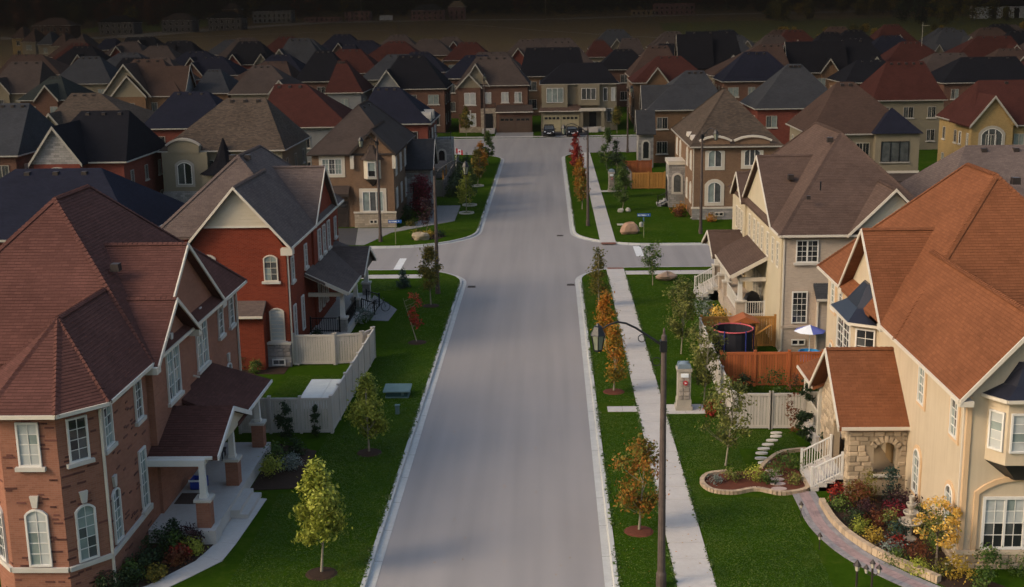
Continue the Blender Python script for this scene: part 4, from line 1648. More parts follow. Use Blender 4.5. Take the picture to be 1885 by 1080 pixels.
def house(label, x0, x1, y0, dep, rh, rc, rl, wall, roof, gables=(), axis='x', eave=7.3, wins=True, sides=True, name='house', group=None, base=None,
          trim=TRIM_F, frame=TRIM_F, vents=3, fine=False, band=None, pane=G_MID, low=True, sur=None):
    """two-storey house: wall, roof, gutters, gables with barge boards, windows with panes, roof vents.
    x0..x1 eave line seen from the street, y0 near eave, dep depth, rh ridge height above its base, rc/rl ridge centre and length"""
    bz = gz(y0 + 2) if base is None else base
    t = thing(name, ((x0 + x1) / 2, y0 + dep / 2, bz), label, 'house', group)
    ez, zr = bz + eave, bz + rh
    ov = 0.42
    X0, X1, Y0, Y1 = x0 + ov, x1 - ov, y0 + ov, y0 + dep - ov
    w = B()
    w.box(X0, X1, Y0, Y1, bz - 0.25, ez)
    r = Roof(fine)
    if axis == 'x':
        r.hip(x0, x1, y0, y0 + dep, ez, zr, rc - rl / 2, rc + rl / 2, 'x')
    else:
        r.hip(x0, x1, y0, y0 + dep, ez, zr, y0 + dep / 2 - rl / 2, y0 + dep / 2 + rl / 2, 'y')
    for gb in gables:
        f, c, hw, gh, ped = gb[:5]
        pro = gb[5] if len(gb) > 5 else 0.5
        z0 = ez + (gb[6] if len(gb) > 6 else 0.0)
        at = {'s': y0 - pro, 'e': x1 + pro, 'w': x0 - pro}[f]
        back = {'s': y0 + dep / 2, 'e': rc, 'w': rc}[f]
        r.gable(f, at, c, hw, z0, z0 + gh, back, trim=0.3)
        g = B()
        if f == 's':
            g.prism([(c - hw + 0.1, at + 0.4, z0 - 0.02), (c + hw - 0.1, at + 0.4, z0 - 0.02), (c, at + 0.4, z0 + gh - 0.12)], (0, 0.25, 0))
            if pro > 0.2:
                w.box(c - hw + 0.35, c + hw - 0.35, at + 0.42, Y0 + 0.2, bz - 0.2, z0 - 0.01)
        else:
            sx = -1 if f == 'w' else 1
            xx = at - sx * 0.4
            g.prism([(xx, c - hw + 0.1, z0 - 0.02), (xx, c + hw - 0.1, z0 - 0.02), (xx, c, z0 + gh - 0.12)], (-sx * 0.25, 0, 0))
            if pro > 0.2:
                a, e = sorted((at - sx * 0.42, (X0 + 0.2) if f == 'w' else (X1 - 0.2)))
                w.box(a, e, c - hw + 0.35, c + hw - 0.35, bz - 0.2, z0 - 0.01)
        g.build('gable_wall', ped, t)
    w.build('wall', wall, t)
    rf = r.finish(t, roof, trim)
    for k in range(vents):
        if axis == 'x':
            vx = rc - rl / 2 + (k + 0.5) * rl / max(1, vents)
            roof_vent(rf, (vx, y0 + dep / 2 - 0.5, zr - 0.38), DARKM, 1.0)
        else:
            roof_vent(rf, ((x0 + x1) / 2 + 0.35, y0 + dep / 2 - rl / 2 + (k + 0.5) * rl / max(1, vents), zr - 0.45), DARKM, 1.0)
    if wins:
        rg = random.Random(int(abs(x0 * 13 + y0 * 7)))
        gs = [gb for gb in gables if gb[0] == 's']
        n = max(1, int((X1 - X0) / 3.0))
        for k in range(n):
            x = X0 + (X1 - X0) * (k + 0.5) / n
            y = Y0
            for gb in gs:
                pro = gb[5] if len(gb) > 5 else 0.5
                if abs(x - gb[1]) < gb[2] - 0.3 and pro > 0.2:
                    y = y0 - pro + 0.42
            ww = rg.choice((1.2, 1.5, 1.8))
            window(t, (x, y, bz + 4.7), (0, -1), ww, 1.6, 0, 0, 2, 2, panes=rg.choice((pane, G_CURT, G_DARK)), frame=frame, sill=STONEC, sur=sur)
            if low:
                window(t, (x, y, bz + 1.3), (0, -1), ww, 1.7, 0, 0, 2, 2, panes=rg.choice((pane, G_CURT, G_DARK)), frame=frame, sill=STONEC, sur=sur)
        if sides:
            f = 'e' if x1 < 0 else 'w'
            xx = X1 if f == 'e' else X0
            n = max(1, int((Y1 - Y0) / 3.6))
            for k in range(n):
                y = Y0 + (Y1 - Y0) * (k + 0.5) / n
                for gb in gables:
                    if gb[0] == f and abs(y - gb[1]) < gb[2] - 0.3:
                        xx = (x1 + 0.08) if f == 'e' else (x0 - 0.08)
                window(t, (xx, y, bz + 4.7), side_normal(f), 0.9, 1.5, 0, 0, 2, 1, panes=rg.choice((pane, G_CURT)), frame=frame, sill=STONEC)
                if low:
                    window(t, (xx, y, bz + 1.4), side_normal(f), 0.9, 1.6, 0, 0, 2, 1, panes=rg.choice((pane, G_CURT)), frame=frame, sill=STONEC)
    return t


def garage_door(parent, x0, x1, y, z0, z1, mat, lites=True):
    d = thing_part('garage_door', parent)
    n = 4
    hgt = (z1 - z0) / n
    for k in range(n):
        B().box(x0, x1, y - 0.05, y, z0 + k * hgt + 0.01, z0 + (k + 1) * hgt - 0.01).build('panel', mat, d)
    if lites:
        m = max(2, int((x1 - x0) / 0.6))
        for k in range(m):
            a = x0 + (x1 - x0) * (k + 0.12) / m
            B().box(a, a + (x1 - x0) / m * 0.76, y - 0.07, y - 0.045, z1 - hgt + 0.12, z1 - 0.14).build('pane', G_DARK, d)
    fr = B()
    fr.box(x0 - 0.15, x0, y - 0.08, y, z0, z1 + 0.14).box(x1, x1 + 0.15, y - 0.08, y, z0, z1 + 0.14).box(x0, x1, y - 0.085, y, z1, z1 + 0.14)
    fr.build('frame', mat, d)
    return d


# tan corner house beyond the junction on the left
def tan_corner_house():
    y = 122.6
    t = house('tan brick corner house with bay and taupe roof beyond the junction on the left', -24.0, -15.2, y, 19.0, 11.7, -19.6, 7.0, BR_TAN, S_TAUPE,
              [('s', -17.45, 2.35, 2.45, BR_TAN, 0.35)], axis='y', eave=7.35, wins=False, name='brick_house', fine=True, trim=DARKM, vents=2)
    yw = y + 0.07
    so, ea = (0, -1), (1, 0)
    B().box(-19.5, -15.35, yw - 0.12, yw + 0.2, 0, 1.45).build('stone_base', ST_TAN, t)
    B().box(-19.55, -15.3, yw - 0.2, yw + 0.1, 1.45, 1.6).build('stone_band', CREAM, t)
    window(t, (-17.6, yw, 1.62), so, 2.1, 2.0, 0, 0, 1, 3, panes=G_CURT, sur=CREAM, surw=0.3)
    window(t, (-21.6, y + 0.42, 5.3), so, 2.0, 1.55, 0, 3, 2, 3, panes=G_CURT, sur=CREAM, surw=0.28)
    window(t, (-17.6, yw - 0.12, 0.4), so, 0.8, 0.4, 0, 0, 1, 2, panes=G_DARK, frame=CREAM)
    o = B().prism([(-18.4, yw, 4.9), (-18.0, yw - 0.5, 4.9), (-17.1, yw - 0.5, 4.9), (-16.7, yw, 4.9)], (0, 0, 1.9)).build('oriel', CREAM, t)
    window(t, (-17.55, yw - 0.5, 5.1), so, 0.8, 1.5, 0, 0, 1, 1, panes=G_CURT, lower=G_DARK, split=0.4)
    rf = B()
    e = [V(-18.75, yw, 6.8), V(-18.2, yw - 0.75, 6.8), V(-16.9, yw - 0.75, 6.8), V(-16.35, yw, 6.8)]
    m = [V(-18.2, yw, 7.4), V(-17.9, yw - 0.42, 7.4), V(-17.2, yw - 0.42, 7.4), V(-16.9, yw, 7.4)]
    tp = [V(-17.8, yw, 8.2), V(-17.65, yw - 0.12, 8.2), V(-17.45, yw - 0.12, 8.2), V(-17.3, yw, 8.2)]
    for a, c in ((e, m), (m, tp)):
        for k in range(3):
            rf.poly([a[k], a[k + 1], c[k + 1], c[k]])
    rf.poly(tp).poly(e[::-1])
    rf.build('oriel_roof', S_TAUPE, t)
    bs = B()
    lo = [V(-18.4, yw, 4.9), V(-18.0, yw - 0.5, 4.9), V(-17.1, yw - 0.5, 4.9), V(-16.7, yw, 4.9)]
    ap = V(-17.55, yw, 4.1)
    for k in range(3):
        bs.poly([lo[k + 1], lo[k], ap])
    bs.build('oriel_base', DARKM, t)
    for x in (-19.5, -15.35):
        B().box(x - 0.18, x + 0.18, yw - 0.35, yw, 5.9, 7.2).build('bracket', CREAM, t)
    garage_door(t, -23.2, -20.3, y + 0.42, 0.0, 2.5, DARKM)
    lr = Roof(True)
    lr.plane([V(-24.1, y - 0.7, 3.5), V(-19.9, y - 0.7, 3.5), V(-19.9, y + 0.45, 4.2), V(-24.1, y + 0.45, 4.2)])
    lr.b.build('lean_to_roof', S_TAUPE, t)
    B().box(-24.1, -19.9, y - 0.72, y - 0.6, 3.2, 3.44).build('gutter', DARKM, t)
    for yy in (126, 130, 134, 138):
        window(t, (-15.62, yy, 4.9), ea, 1.1, 1.6, 0, 0, 2, 2, panes=G_MID, sur=STONEC)
        window(t, (-15.62, yy, 1.6), ea, 1.1, 1.8, 0, 0, 2, 2, panes=G_MID, sur=STONEC)
    # entrance wing with steep gable and arched opening
    B().box(-15.7, -12.9, 134.5, 139.5, 0, 4.6).prism([(-12.95, 134.5, 4.6), (-12.95, 139.5, 4.6), (-12.95, 137.0, 7.0)], (-2.6, 0, 0)).build('entrance_wing', ST_GREY, t)
    er = Roof(True)
    er.gable('e', -12.6, 137.0, 3.0, 4.4, 7.3, -15.7)
    er.b.build('entrance_roof', S_GREY, t)
    er.put(t, STONEC)
    B().box(-14.9, -13.6, 134.42, 134.52, 0.3, 2.8).build('door', BLACKM, t)
    window(t, (-12.9, 137.0, 0.9), ea, 1.5, 2.2, 0.7, 0, 1, 1, panes=G_DARK, sur=STONEC, frame=DARKM)
    return t


tan_corner_house()


def arch_corner_house():
    """corner house beyond the junction on the right, with arched window heads and curved parapets"""
    y = 125.0
    t = house('tan brick corner house with cream arched windows and mottled roof, right of the junction', 14.0, 23.2, y, 20.0, 12.5, 18.6, 1.5, BR_TAN, S_MOTTLE,
              [], axis='y', eave=7.4, wins=False, name='brick_house', fine=True, vents=1)
    yw = y + 0.42
    so, we = (0, -1), (-1, 0)
    B().box(14.3, 22.9, yw - 0.14, yw + 0.2, 0, 1.1).build('stone_base', ST_GREY, t)
    B().box(14.2, 23.0, yw - 0.2, yw + 0.1, 1.1, 1.28).build('stone_band', CREAM, t)
    window(t, (16.5, yw, 1.7), so, 1.35, 2.1, 0.4, 0, 1, 2, panes=G_CURT, sur=CREAM, surw=0.3)
    window(t, (16.5, yw, 5.3), so, 1.35, 1.75, 0.35, 0, 1, 2, panes=G_CURT, sur=CREAM, surw=0.3)
    window(t, (20.2, yw, 5.4), so, 1.6, 1.75, 0.4, 0, 1, 3, panes=G_MID, sur=CREAM, surw=0.3)
    window(t, (20.2, yw, 1.7), so, 1.6, 2.0, 0.4, 0, 1, 3, panes=G_MID, sur=CREAM, surw=0.3)
    window(t, (17.0, yw - 0.15, 0.35), so, 0.9, 0.4, 0, 0, 1, 2, panes=G_DARK, frame=CREAM)
    for c, w in ((16.5, 2.9), (20.2, 3.4)):
        p = B()
        o = outline(w, 1.25, 0.4)
        p.prism([(c + a, yw - 0.1, 6.95 + b_) for a, b_ in o], (0, 1.4, 0))
        po = p.build('parapet', BR_TAN, t)
        q = B()
        oo = outline(w + 0.3, 1.42, 0.45)[2:]
        for k in range(len(oo) - 1):
            q.bar((c + oo[k][0], yw - 0.15, 6.95 + oo[k][1]), (c + oo[k + 1][0], yw - 0.15, 6.95 + oo[k + 1][1]), 0.3, 0.2)
        q.build('cornice', CREAM, t)
    for yy in (128.0, 131.5, 138.5, 142.0):
        window(t, (14.42, yy, 4.9), we, 1.2, 1.7, 0.3, 0, 2, 2, panes=G_CURT, sur=CREAM)
        window(t, (14.42, yy, 1.5), we, 1.2, 1.9, 0.3, 0, 2, 2, panes=G_CURT, sur=CREAM)
    for yy in (128.0, 131.5):
        o = outline(2.0, 1.3, 0.5)
        B().prism([(14.35, yy + a, 7.0 + b_) for a, b_ in o], (0.8, 0, 0)).build('parapet', CREAM, t)
    # stone entrance tower with balcony roof
    B().box(12.7, 14.5, 133.5, 137.0, 0, 4.6).build('entrance_tower', ST_GREY, t)
    B().box(12.6, 14.45, 133.4, 137.1, 4.6, 5.0).build('tower_cap', CREAM, t)
    window(t, (13.6, 133.5, 1.6), so, 0.9, 2.0, 0.4, 0, 1, 1, panes=G_DARK, sur=STONEC, frame=STONEC)
    window(t, (12.7, 135.2, 0.6), we, 1.5, 2.6, 0.5, 0, 1, 1, panes=G_DARK, sur=STONEC, frame=DARKM)
    st = B()
    for k in range(3):
        st.box(11.6 + 0.37 * k, 12.7, 134.2, 136.4, 0, 0.2 * (k + 1) - 0.002 * k)
    st.build('step', CONC, t)
    railing(t, (11.6, 134.2), (12.7, 134.2), 0.1, 1.0, BLACKM, 0.15, 0.6)
    downspout(t, 14.42, 125.5, 0.2, 7.3, (-0.7, -0.7), CREAM)
    return t


arch_corner_house()


# two houses closing the street
def end_house_brown():
    bz = 1.25
    y = 209.6
    t = house('dark brown brick house with twin cream gables and double garage at the street end', -15.6, -3.2, y, 11.5, 12.2, -9.6, 5.4, BR_BROWN, S_TAUPE,
              [('s', -12.2, 2.3, 3.6, W_CREAM, 0.1), ('s', -13.3, 2.2, 2.3, W_CREAM, 0.6, -0.3)], eave=7.65, base=bz, wins=False, name='brick_house', vents=4)
    yw = y + 0.42
    so = (0, -1)
    yg = y - 0.6 + 0.42
    window(t, (-13.2, yg, bz + 4.5), so, 1.9, 2.0, 0, 0, 1, 2, panes=G_BLIND, sill=STONEC)
    window(t, (-13.2, yg, bz + 0.9), so, 1.9, 2.2, 0, 0, 1, 2, panes=G_BLIND, key=STONEC)
    B().box(-15.0, -11.5, yg - 0.25, yg + 0.1, bz - 0.1, bz + 0.85).build('stone_base', ST_TAN, t)
    window(t, (-7.4, yw, bz + 4.8), so, 1.2, 1.7, 0, 0, 1, 2, panes=G_BLIND, sill=STONEC)
    window(t, (-5.2, yw, bz + 4.8), so, 1.2, 1.7, 0, 0, 1, 2, panes=G_BLIND, sill=STONEC)
    window(t, (-10.2, yw, bz + 4.6), so, 1.0, 1.9, 0, 0, 1, 1, panes=G_BLIND)
    p = B().box(-11.4, -8.9, y - 1.0, yw, bz - 0.1, bz + 3.9).build('portico', ST_TAN, t)
    B().box(-10.9, -9.4, y - 1.06, y - 0.9, bz + 0.7, bz + 3.1).build('door', BLACKM, t)
    railing(t, (-11.3, y - 0.9), (-9.0, y - 0.9), bz + 3.9, 0.9, BLACKM, 0.18)
    g = B().box(-8.8, -2.9, y - 1.4, yw, bz - 0.1, bz + 3.4).build('garage_wing', BR_BROWN, t)
    garage_door(t, -8.2, -5.95, y - 1.4, bz, bz + 2.4, paint('garage_brown', (0.10, 0.065, 0.045), 0.5))
    garage_door(t, -5.55, -3.3, y - 1.4, bz, bz + 2.4, MATS['garage_brown'])
    lr = Roof()
    lr.plane([V(-9.0, y - 1.9, bz + 3.4), V(-2.7, y - 1.9, bz + 3.4), V(-2.9, yw, bz + 4.4), V(-8.8, yw, bz + 4.4)])
    lr.gutter(V(-9.0, y - 1.9, bz + 3.4), V(-2.7, y - 1.9, bz + 3.4))
    lr.b.build('garage_roof', S_TAUPE, t)
    lr.put(t, CREAM)
    st = B()
    for k in range(4):
        st.box(-11.2, -9.1, y - 2.4 + 0.35 * k, y - 1.0, bz - 0.1, bz + 0.17 * (k + 1) - 0.002 * k)
    st.build('step', CONC, t)


def end_house_cream():
    bz = 1.25
    y = 210.0
    t = house('cream stucco house with black roof and two pale garage doors at the street end', -1.6, 11.6, y, 12.0, 10.9, 5.6, 6.6, W_CREAM, S_BLACK,
              [], eave=7.7, base=bz, wins=False, name='stucco_house', vents=0)
    yw = y + 0.42
    so = (0, -1)
    B().box(-1.3, 3.0, y - 0.5, yw, bz + 3.9, bz + 7.65).build('projecting_room', W_CREAM, t)
    B().box(4.8, 8.3, y - 0.4, yw, bz + 4.2, bz + 7.65).build('projecting_room', W_CREAM, t)
    window(t, (0.9, y - 0.5, bz + 4.7), so, 2.8, 2.4, 0, 0, 1, 3, panes=G_CURT)
    window(t, (6.5, y - 0.4, bz + 5.1), so, 2.4, 1.9, 0, 0, 1, 3, panes=G_CURT)
    window(t, (9.3, yw, bz + 4.8), so, 0.7, 2.2, 0, 0, 1, 1, panes=G_MID)
    window(t, (10.6, yw, bz + 4.8), so, 0.7, 2.2, 0, 0, 1, 1, panes=G_BLIND)
    window(t, (10.0, yw, bz + 1.4), so, 0.9, 2.2, 0, 0, 1, 1, panes=G_MID)
    B().box(-1.4, 5.1, y - 1.2, yw, bz - 0.1, bz + 3.4).build('garage_wing', W_CREAM, t)
    gm = paint('garage_cream', (0.42, 0.36, 0.22), 0.5)
    garage_door(t, -0.9, 1.7, y - 1.2, bz, bz + 2.5, gm)
    garage_door(t, 2.1, 4.7, y - 1.2, bz, bz + 2.5, gm)
    lr = Roof()
    lr.plane([V(-1.8, y - 1.7, bz + 3.4), V(5.3, y - 1.7, bz + 3.4), V(5.1, yw, bz + 4.3), V(-1.4, yw, bz + 4.3)])
    lr.gutter(V(-1.8, y - 1.7, bz + 3.4), V(5.3, y - 1.7, bz + 3.4))
    lr.b.build('garage_roof', S_BROWN, t)
    lr.put(t, CREAM)
    B().box(5.1, 9.2, y - 1.6, yw, bz - 0.1, bz + 0.6).build('porch_floor', CONC, t)
    B().box(4.9, 9.3, y - 1.7, yw, bz + 3.3, bz + 3.7).build('porch_roof', CREAM, t)
    for x in (5.3, 8.8):
        B().box(x - 0.25, x + 0.25, y - 1.6, y - 1.1, bz + 0.6, bz + 3.3).build('column', W_CREAM, t)
    B().box(6.6, 7.8, yw - 0.08, yw, bz + 0.6, bz + 3.0).build('door', BLACKM, t)
    st = B()
    for k in range(3):
        st.box(6.4, 8.0, y - 2.7 + 0.36 * k, y - 1.6, bz - 0.1, bz + 0.19 * (k + 1) - 0.002 * k)
    st.build('step', CONC, t)


end_house_brown()
end_house_cream()
DRIVE = ground('driveway_asphalt', [(0.3, (0.05, 0.048, 0.05)), (0.7, (0.075, 0.07, 0.07))], 0.5, 3.0, 50.0)
PAVE = ground('driveway_paver', [(0.3, (0.20, 0.19, 0.185)), (0.7, (0.29, 0.275, 0.26))], 0.8, 4.0, 40.0)


def patch(name, pts, mat, z=0.012):
    return structure(name, B().prism([(x, y, z - 0.06) for x, y in pts], (0, 0, 0.06)), mat)


def patch_slope(name, x0, x1, y0, y1, mat):
    b = B()
    n = 4
    for k in range(n):
        a, c = y0 + (y1 - y0) * k / n, y0 + (y1 - y0) * (k + 1) / n
        za, zc = max(gz(a), 1.04) + 0.03, max(gz(c), 1.04) + 0.03
        b.poly([(x0, a, za), (x1, a, za), (x1, c, zc), (x0, c, zc)])
    return structure(name, b, mat)


patch_slope('driveway', -8.9, -2.7, 200.6, 208.3, PAVE)
patch_slope('driveway', -1.4, 6.2, 200.8, 208.9, DRIVE)
patch('driveway', [(-24.2, 112.9), (-18.0, 112.9), (-19.2, 122.3), (-24.2, 122.3)], DRIVE, 0.012)
patch('driveway', [(-18.0, 112.95), (-17.2, 112.95), (-15.5, 119.5), (-9.8, 126.0), (-9.9, 136.5), (-12.9, 136.5), (-12.7, 128.5), (-15.0, 122.2), (-19.15, 122.2)], PAVE, 0.016)

# position, size and finish of each house further back: label, x0, x1, y0, depth, ridge height, ridge centre, ridge length, wall, roof, gables
house('low navy shingle roof house just behind the nearest brick house on the left', -41.0, -25.9, 76.3, 13.0, 11.0, -33.0, 5.8, BR_DRED, S_NAVY, ())
h_b = house('black roofed red brick house with a pointed stone gable and arched window, left', -50.0, -40.7, 118.8, 14.0, 11.7, -44.8, 4.9, BR_DRED, S_BLACK, [('s', -47.0, 2.6, 3.6, ST_GREY, 1.6)])
h_c = house('cream house with mottled brown roof and curved parapet on the left', -40.4, -27.2, 127.8, 14.0, 12.2, -32.6, 4.2, W_CREAM, S_MOTTLE, ())
house('grey roofed house cut by the left edge behind the navy roof', -64.0, -54.0, 125.3, 15.0, 12.1, -57.0, 3.3, BR_BROWN, S_GREY, ())
house('house with speckled tan roof and three white vents in the left block', -64.3, -51.1, 156.1, 14.0, 11.3, -60.5, 3.7, W_TAN, S_MOTTLE, [('s', -62.6, 1.6, 2.0, W_CREAM, 0.6)])
house('orange brick house with two white trussed gables and brown roof on the left', -72.4, -59.2, 201.7, 14.0, 13.0, -66.4, 4.8, W_TAN, S_BROWNF, [('s', -68.2, 4.2, 5.2, W_CREAM, 0.4), ('s', -67.6, 3.0, 3.4, W_CREAM, 1.0), ('e', 206.5, 4.0, 4.6, W_GREY, 0.3)])
house('plain navy roofed house right of the speckled tan roof', -51.0, -39.5, 154.4, 14.0, 11.4, -46.1, 4.4, BR_DRED, S_NAVY, ())
house('wide dark red roof with four white vents behind the cream house', -36.3, -24.5, 153.8, 14.0, 12.2, -33.1, 4.0, W_GREY, S_RED, [])
house('grey hip roof beside the orange brick gabled house', -58.9, -52.4, 205.8, 14.0, 10.9, -56.6, 2.1, W_TAN, S_GREY, ())
house('taupe hip roof with a small cream gable left of the dark red roof', -52.2, -41.0, 203.6, 14.0, 11.6, -47.9, 3.1, W_CREAM, S_TAUPE, [('s', -43.6, 1.9, 2.2, W_CREAM, 0.7)])
house('brown roofed house with a skylight at the far left edge', -95.8, -86.4, 211.2, 14.0, 12.4, -90.7, 5.5, W_CREAM, S_TAUPE, [('s', -93.0, 2.0, 2.6, W_CREAM, 0.6)])
house('small dark roofed house with a white trimmed gable at far left', -84.5, -76.2, 197.6, 14.0, 10.7, -80.5, 1.7, BR_BROWN, S_GREEN, [('s', -79.5, 2.0, 2.4, BR_BROWN, 0.6)])
house('leftmost narrow cream house of the row seen end-on, far left', -191.2, -186.0, 447.3, 14.0, 11.2, -188.5, 2.7, BR_YEL, S_BROWNF, (), axis='y')
house('second narrow cream house from the left in the end-on row', -174.4, -169.2, 415.7, 14.0, 11.2, -171.8, 2.7, W_CREAM, S_BROWNF, (), axis='y')
house('third narrow cream house from the left in the end-on row', -160.6, -155.4, 394.7, 14.0, 11.2, -157.9, 2.7, W_CREAM, S_GREY, (), axis='y')
house('fourth narrow cream house from the left in the end-on row', -151.6, -146.4, 382.8, 14.0, 11.2, -148.9, 2.7, W_CREAM, S_BROWNF, (), axis='y')
house('red brick house at the right end of the end-on row, far left', -141.8, -136.4, 371.4, 14.0, 11.2, -139.1, 2.9, BR_RED, S_TAUPE, (), axis='y')
house('small orange brick house between the end-on row and the gabled one', -128.9, -122.7, 356.8, 14.0, 10.4, -126.2, 3.1, W_TAN, S_NAVY, ())
house('orange brick house with one cream gable under a dark roof, far left', -119.7, -107.8, 348.3, 14.0, 11.0, -114.7, 7.6, BR_RED, S_BLACK, [('s', -112.9, 2.0, 3.0, W_CREAM, 0.7)])
house('black hip roof with a pale side gable beside the brown field, left', -94.4, -83.8, 301.5, 14.0, 11.8, -90.2, 5.9, BR_BROWN, S_BLACK, [('w', 306.0, 3.4, 4.0, W_GREY, 0.4)])
house('black roofed house with two small white trimmed gables, far left of centre', -74.1, -62.4, 283.8, 14.0, 12.3, -68.7, 4.9, BR_DRED, S_BLACK, [('s', -71.0, 1.8, 2.4, BR_DRED, 0.6), ('s', -64.6, 1.8, 2.4, W_CREAM, 0.6)])
house('grey roofed house with a white dormer facing the field, left of centre', -60.9, -48.7, 275.8, 10.0, 13.2, -55.3, 4.4, W_CREAM, S_GREY, [('s', -58.8, 1.2, 1.6, W_CREAM, 0.2, 2.2)])
house('navy hip roof with a low ridge left of the red hip roof, far centre', -48.5, -43.4, 286.3, 14.0, 11.3, -46.0, 2.6, W_GREY, S_NAVY, ())
house('black hip roof in front of the navy one, left of centre', -47.0, -37.0, 231.2, 14.0, 12.7, -42.4, 3.0, BR_BROWN, S_BLACK, ())
house('red hip roofed house near the field, left of the street end', -43.2, -26.4, 278.6, 14.0, 12.1, -34.2, 3.6, W_CREAM, S_RED, [('s', -28.6, 1.8, 2.0, W_CREAM, 0.7)])
house('small red roofed house with pale grey wall and one tall window', -36.4, -30.1, 203.5, 14.0, 12.2, -34.5, 1.3, W_GREY, S_RED, ())
house('large black roofed house with a brown gable left of the street end', -28.9, -17.0, 208.7, 14.0, 12.6, -23.4, 4.1, BR_BROWN, S_BLACK, [('s', -26.8, 2.4, 3.2, W_GREY, 0.6)])
h_l4 = house('navy roofed brick house with white curved dormers behind the tan corner house', -24.4, -14.9, 156.8, 14.0, 11.5, -21.1, 3.1, BR_DRED, S_NAVY, ())
house('taupe roof at the field edge above the brown end house', -35.1, -23.2, 308.5, 14.0, 11.1, -29.7, 4.0, W_TAN, S_TAUPE, ())
house('broad black roof between the two houses closing the street', -5.7, 7.0, 237.5, 14.0, 12.4, 0.7, 10.2, W_TAN, S_BLACK, ())
house('long grey-brown roof at the field edge straight behind the street end', -9.5, 8.6, 314.8, 14.0, 10.5, 1.0, 8.9, W_TAN, S_TAUPE, ())
house('small red hip roof behind the cream end house', 8.4, 16.1, 292.5, 14.0, 11.1, 11.7, 1.9, W_CREAM, S_RED, ())
house('taupe hip roof at the field edge right of the small red roof', 16.3, 22.7, 297.5, 14.0, 11.1, 19.4, 3.9, W_TAN, S_TAUPE, ())
house('tan brick house with brown roof and a white gable right of the street end', 14.7, 24.6, 233.3, 14.0, 12.6, 20.6, 3.5, W_TAN, S_BROWNF, [('s', 22.0, 1.8, 2.4, W_GREY, 0.6)])
house('narrow black roof in front of the field right of the street end', 21.7, 31.1, 276.0, 14.0, 10.8, 27.2, 5.4, W_TAN, S_BLACK, ())
house('tall black gabled roof against the olive meadow on the right', 25.7, 38.7, 251.7, 14.0, 14.4, 32.6, 9.8, W_TAN, S_BLACK, [('w', 256.2, 4.6, 6.6, W_CREAM, 0.2), ('s', 36.3, 2.0, 2.6, W_GREY, 0.5)])
house('long brown roof with a valley and cream wall in front of the tall black gable', 29.5, 44.6, 232.4, 14.0, 12.6, 41.4, 4.0, W_CREAM, S_BROWNF, ())
h_r4 = house('brick house with dark grey hip roof and small entrance tower past the right corner house', 13.3, 24.8, 173.1, 14.0, 12.3, 20.6, 2.5, W_TAN, S_GREY, [('w', 177.5, 2.2, 3.2, ST_GREY, 0.5)])
house('two-tone grey hip roof behind the mottled roof on the right', 28.1, 40.7, 173.3, 14.0, 13.0, 34.6, 1.9, BR_DRED, S_GREY, ())
house('black roofed house with a tall cream side gable, right', 44.8, 63.3, 236.8, 14.0, 13.1, 55.6, 10.3, W_TAN, S_BLACK, [('w', 241.2, 4.4, 5.6, W_CREAM, 0.4), ('s', 52.0, 1.8, 2.6, W_TAN, 0.6), ('s', 60.5, 2.2, 2.8, W_GREY, 0.5)])
house('dark red hip roof with five white vents on the right', 47.1, 58.1, 185.8, 14.0, 12.6, 53.6, 5.5, W_CREAM, S_RED, (), vents=5)
house('red hip roof with a tall aerial behind the five-vent roof, right', 63.6, 78.6, 244.2, 14.3, 12.2, 70.6, 3.2, W_TAN, S_RED, ())
house('pale house with two pointed gables at the meadow edge, right', 87.5, 98.0, 293.6, 14.0, 12.0, 94.2, 5.1, W_CREAM, S_GREY, [('s', 96.0, 2.4, 3.4, W_CREAM, 0.6), ('s', 89.0, 1.1, 1.7, W_CREAM, 0.6)])
house('broad red roof with two nested gables at the right edge', 82.0, 98.4, 261.9, 14.0, 12.1, 92.8, 6.8, BR_RED, S_RED, [('s', 95.0, 2.8, 3.2, BR_RED, 0.5), ('s', 96.8, 1.9, 2.0, W_GREY, 1.0)])
house('farthest brown roof at the right edge below the white barn', 119.5, 132.8, 354.5, 14.0, 10.5, 127.6, 6.2, BR_BROWN, S_TAUPE, ())
house('dark green-black roof behind the yellow house at the right edge', 63.4, 78.6, 206.1, 14.0, 11.1, 72.9, 9.0, BR_BROWN, S_BLACK, ())
h_s8 = house('yellow brick house with red roof and white gable at the right edge', 48.2, 59.2, 144.7, 14.0, 12.0, 54.0, 6.3, BR_YEL, S_RED, [('s', 50.4, 2.7, 3.4, BR_YEL, 0.6)], vents=1)
h_r6 = house('house with brown hip roof and black bay roof behind the beige house on the right', 28.2, 39.9, 136.9, 14.0, 12.5, 33.4, 1.8, W_CREAM, S_BROWNF, (), vents=2)
house('grey-brown roof between the beige house and the terracotta roof at the right edge', 24.8, 35.2, 80.0, 13.0, 11.4, 30.6, 4.3, W_TAN, S_GREYBR, (), vents=2)
house('brown hip roof below the end-on row at the left edge', -115.5, -101.6, 260.9, 14.0, 11.3, -111.2, 6.2, W_TAN, S_BROWNF, ())
house('dark roof between the end-on row and the orange brick gabled house', -88.3, -77.0, 250.4, 14.0, 10.9, -84.4, 5.4, BR_BROWN, S_BLACK, ())
house('black hip roof left of the five-vent red roof, right', 48.4, 57.7, 209.0, 14.0, 10.7, 54.2, 4.5, W_TAN, S_BLACK, ())
house('dark brown hip roof between the red roofs on the right', 64.9, 76.4, 224.8, 14.0, 10.9, 72.2, 5.4, BR_BROWN, S_TAUPE, ())
house('dark brown hip roof in front of the small white gables, left of centre', -60.0, -47.2, 232.0, 14.0, 10.8, -51.7, 4.1, BR_BROWN, S_BROWNF, ())
house('taupe roof just behind the brown end house', -17.8, -5.6, 257.4, 14.0, 10.6, -11.9, 5.6, BR_BROWN, S_TAUPE, ())

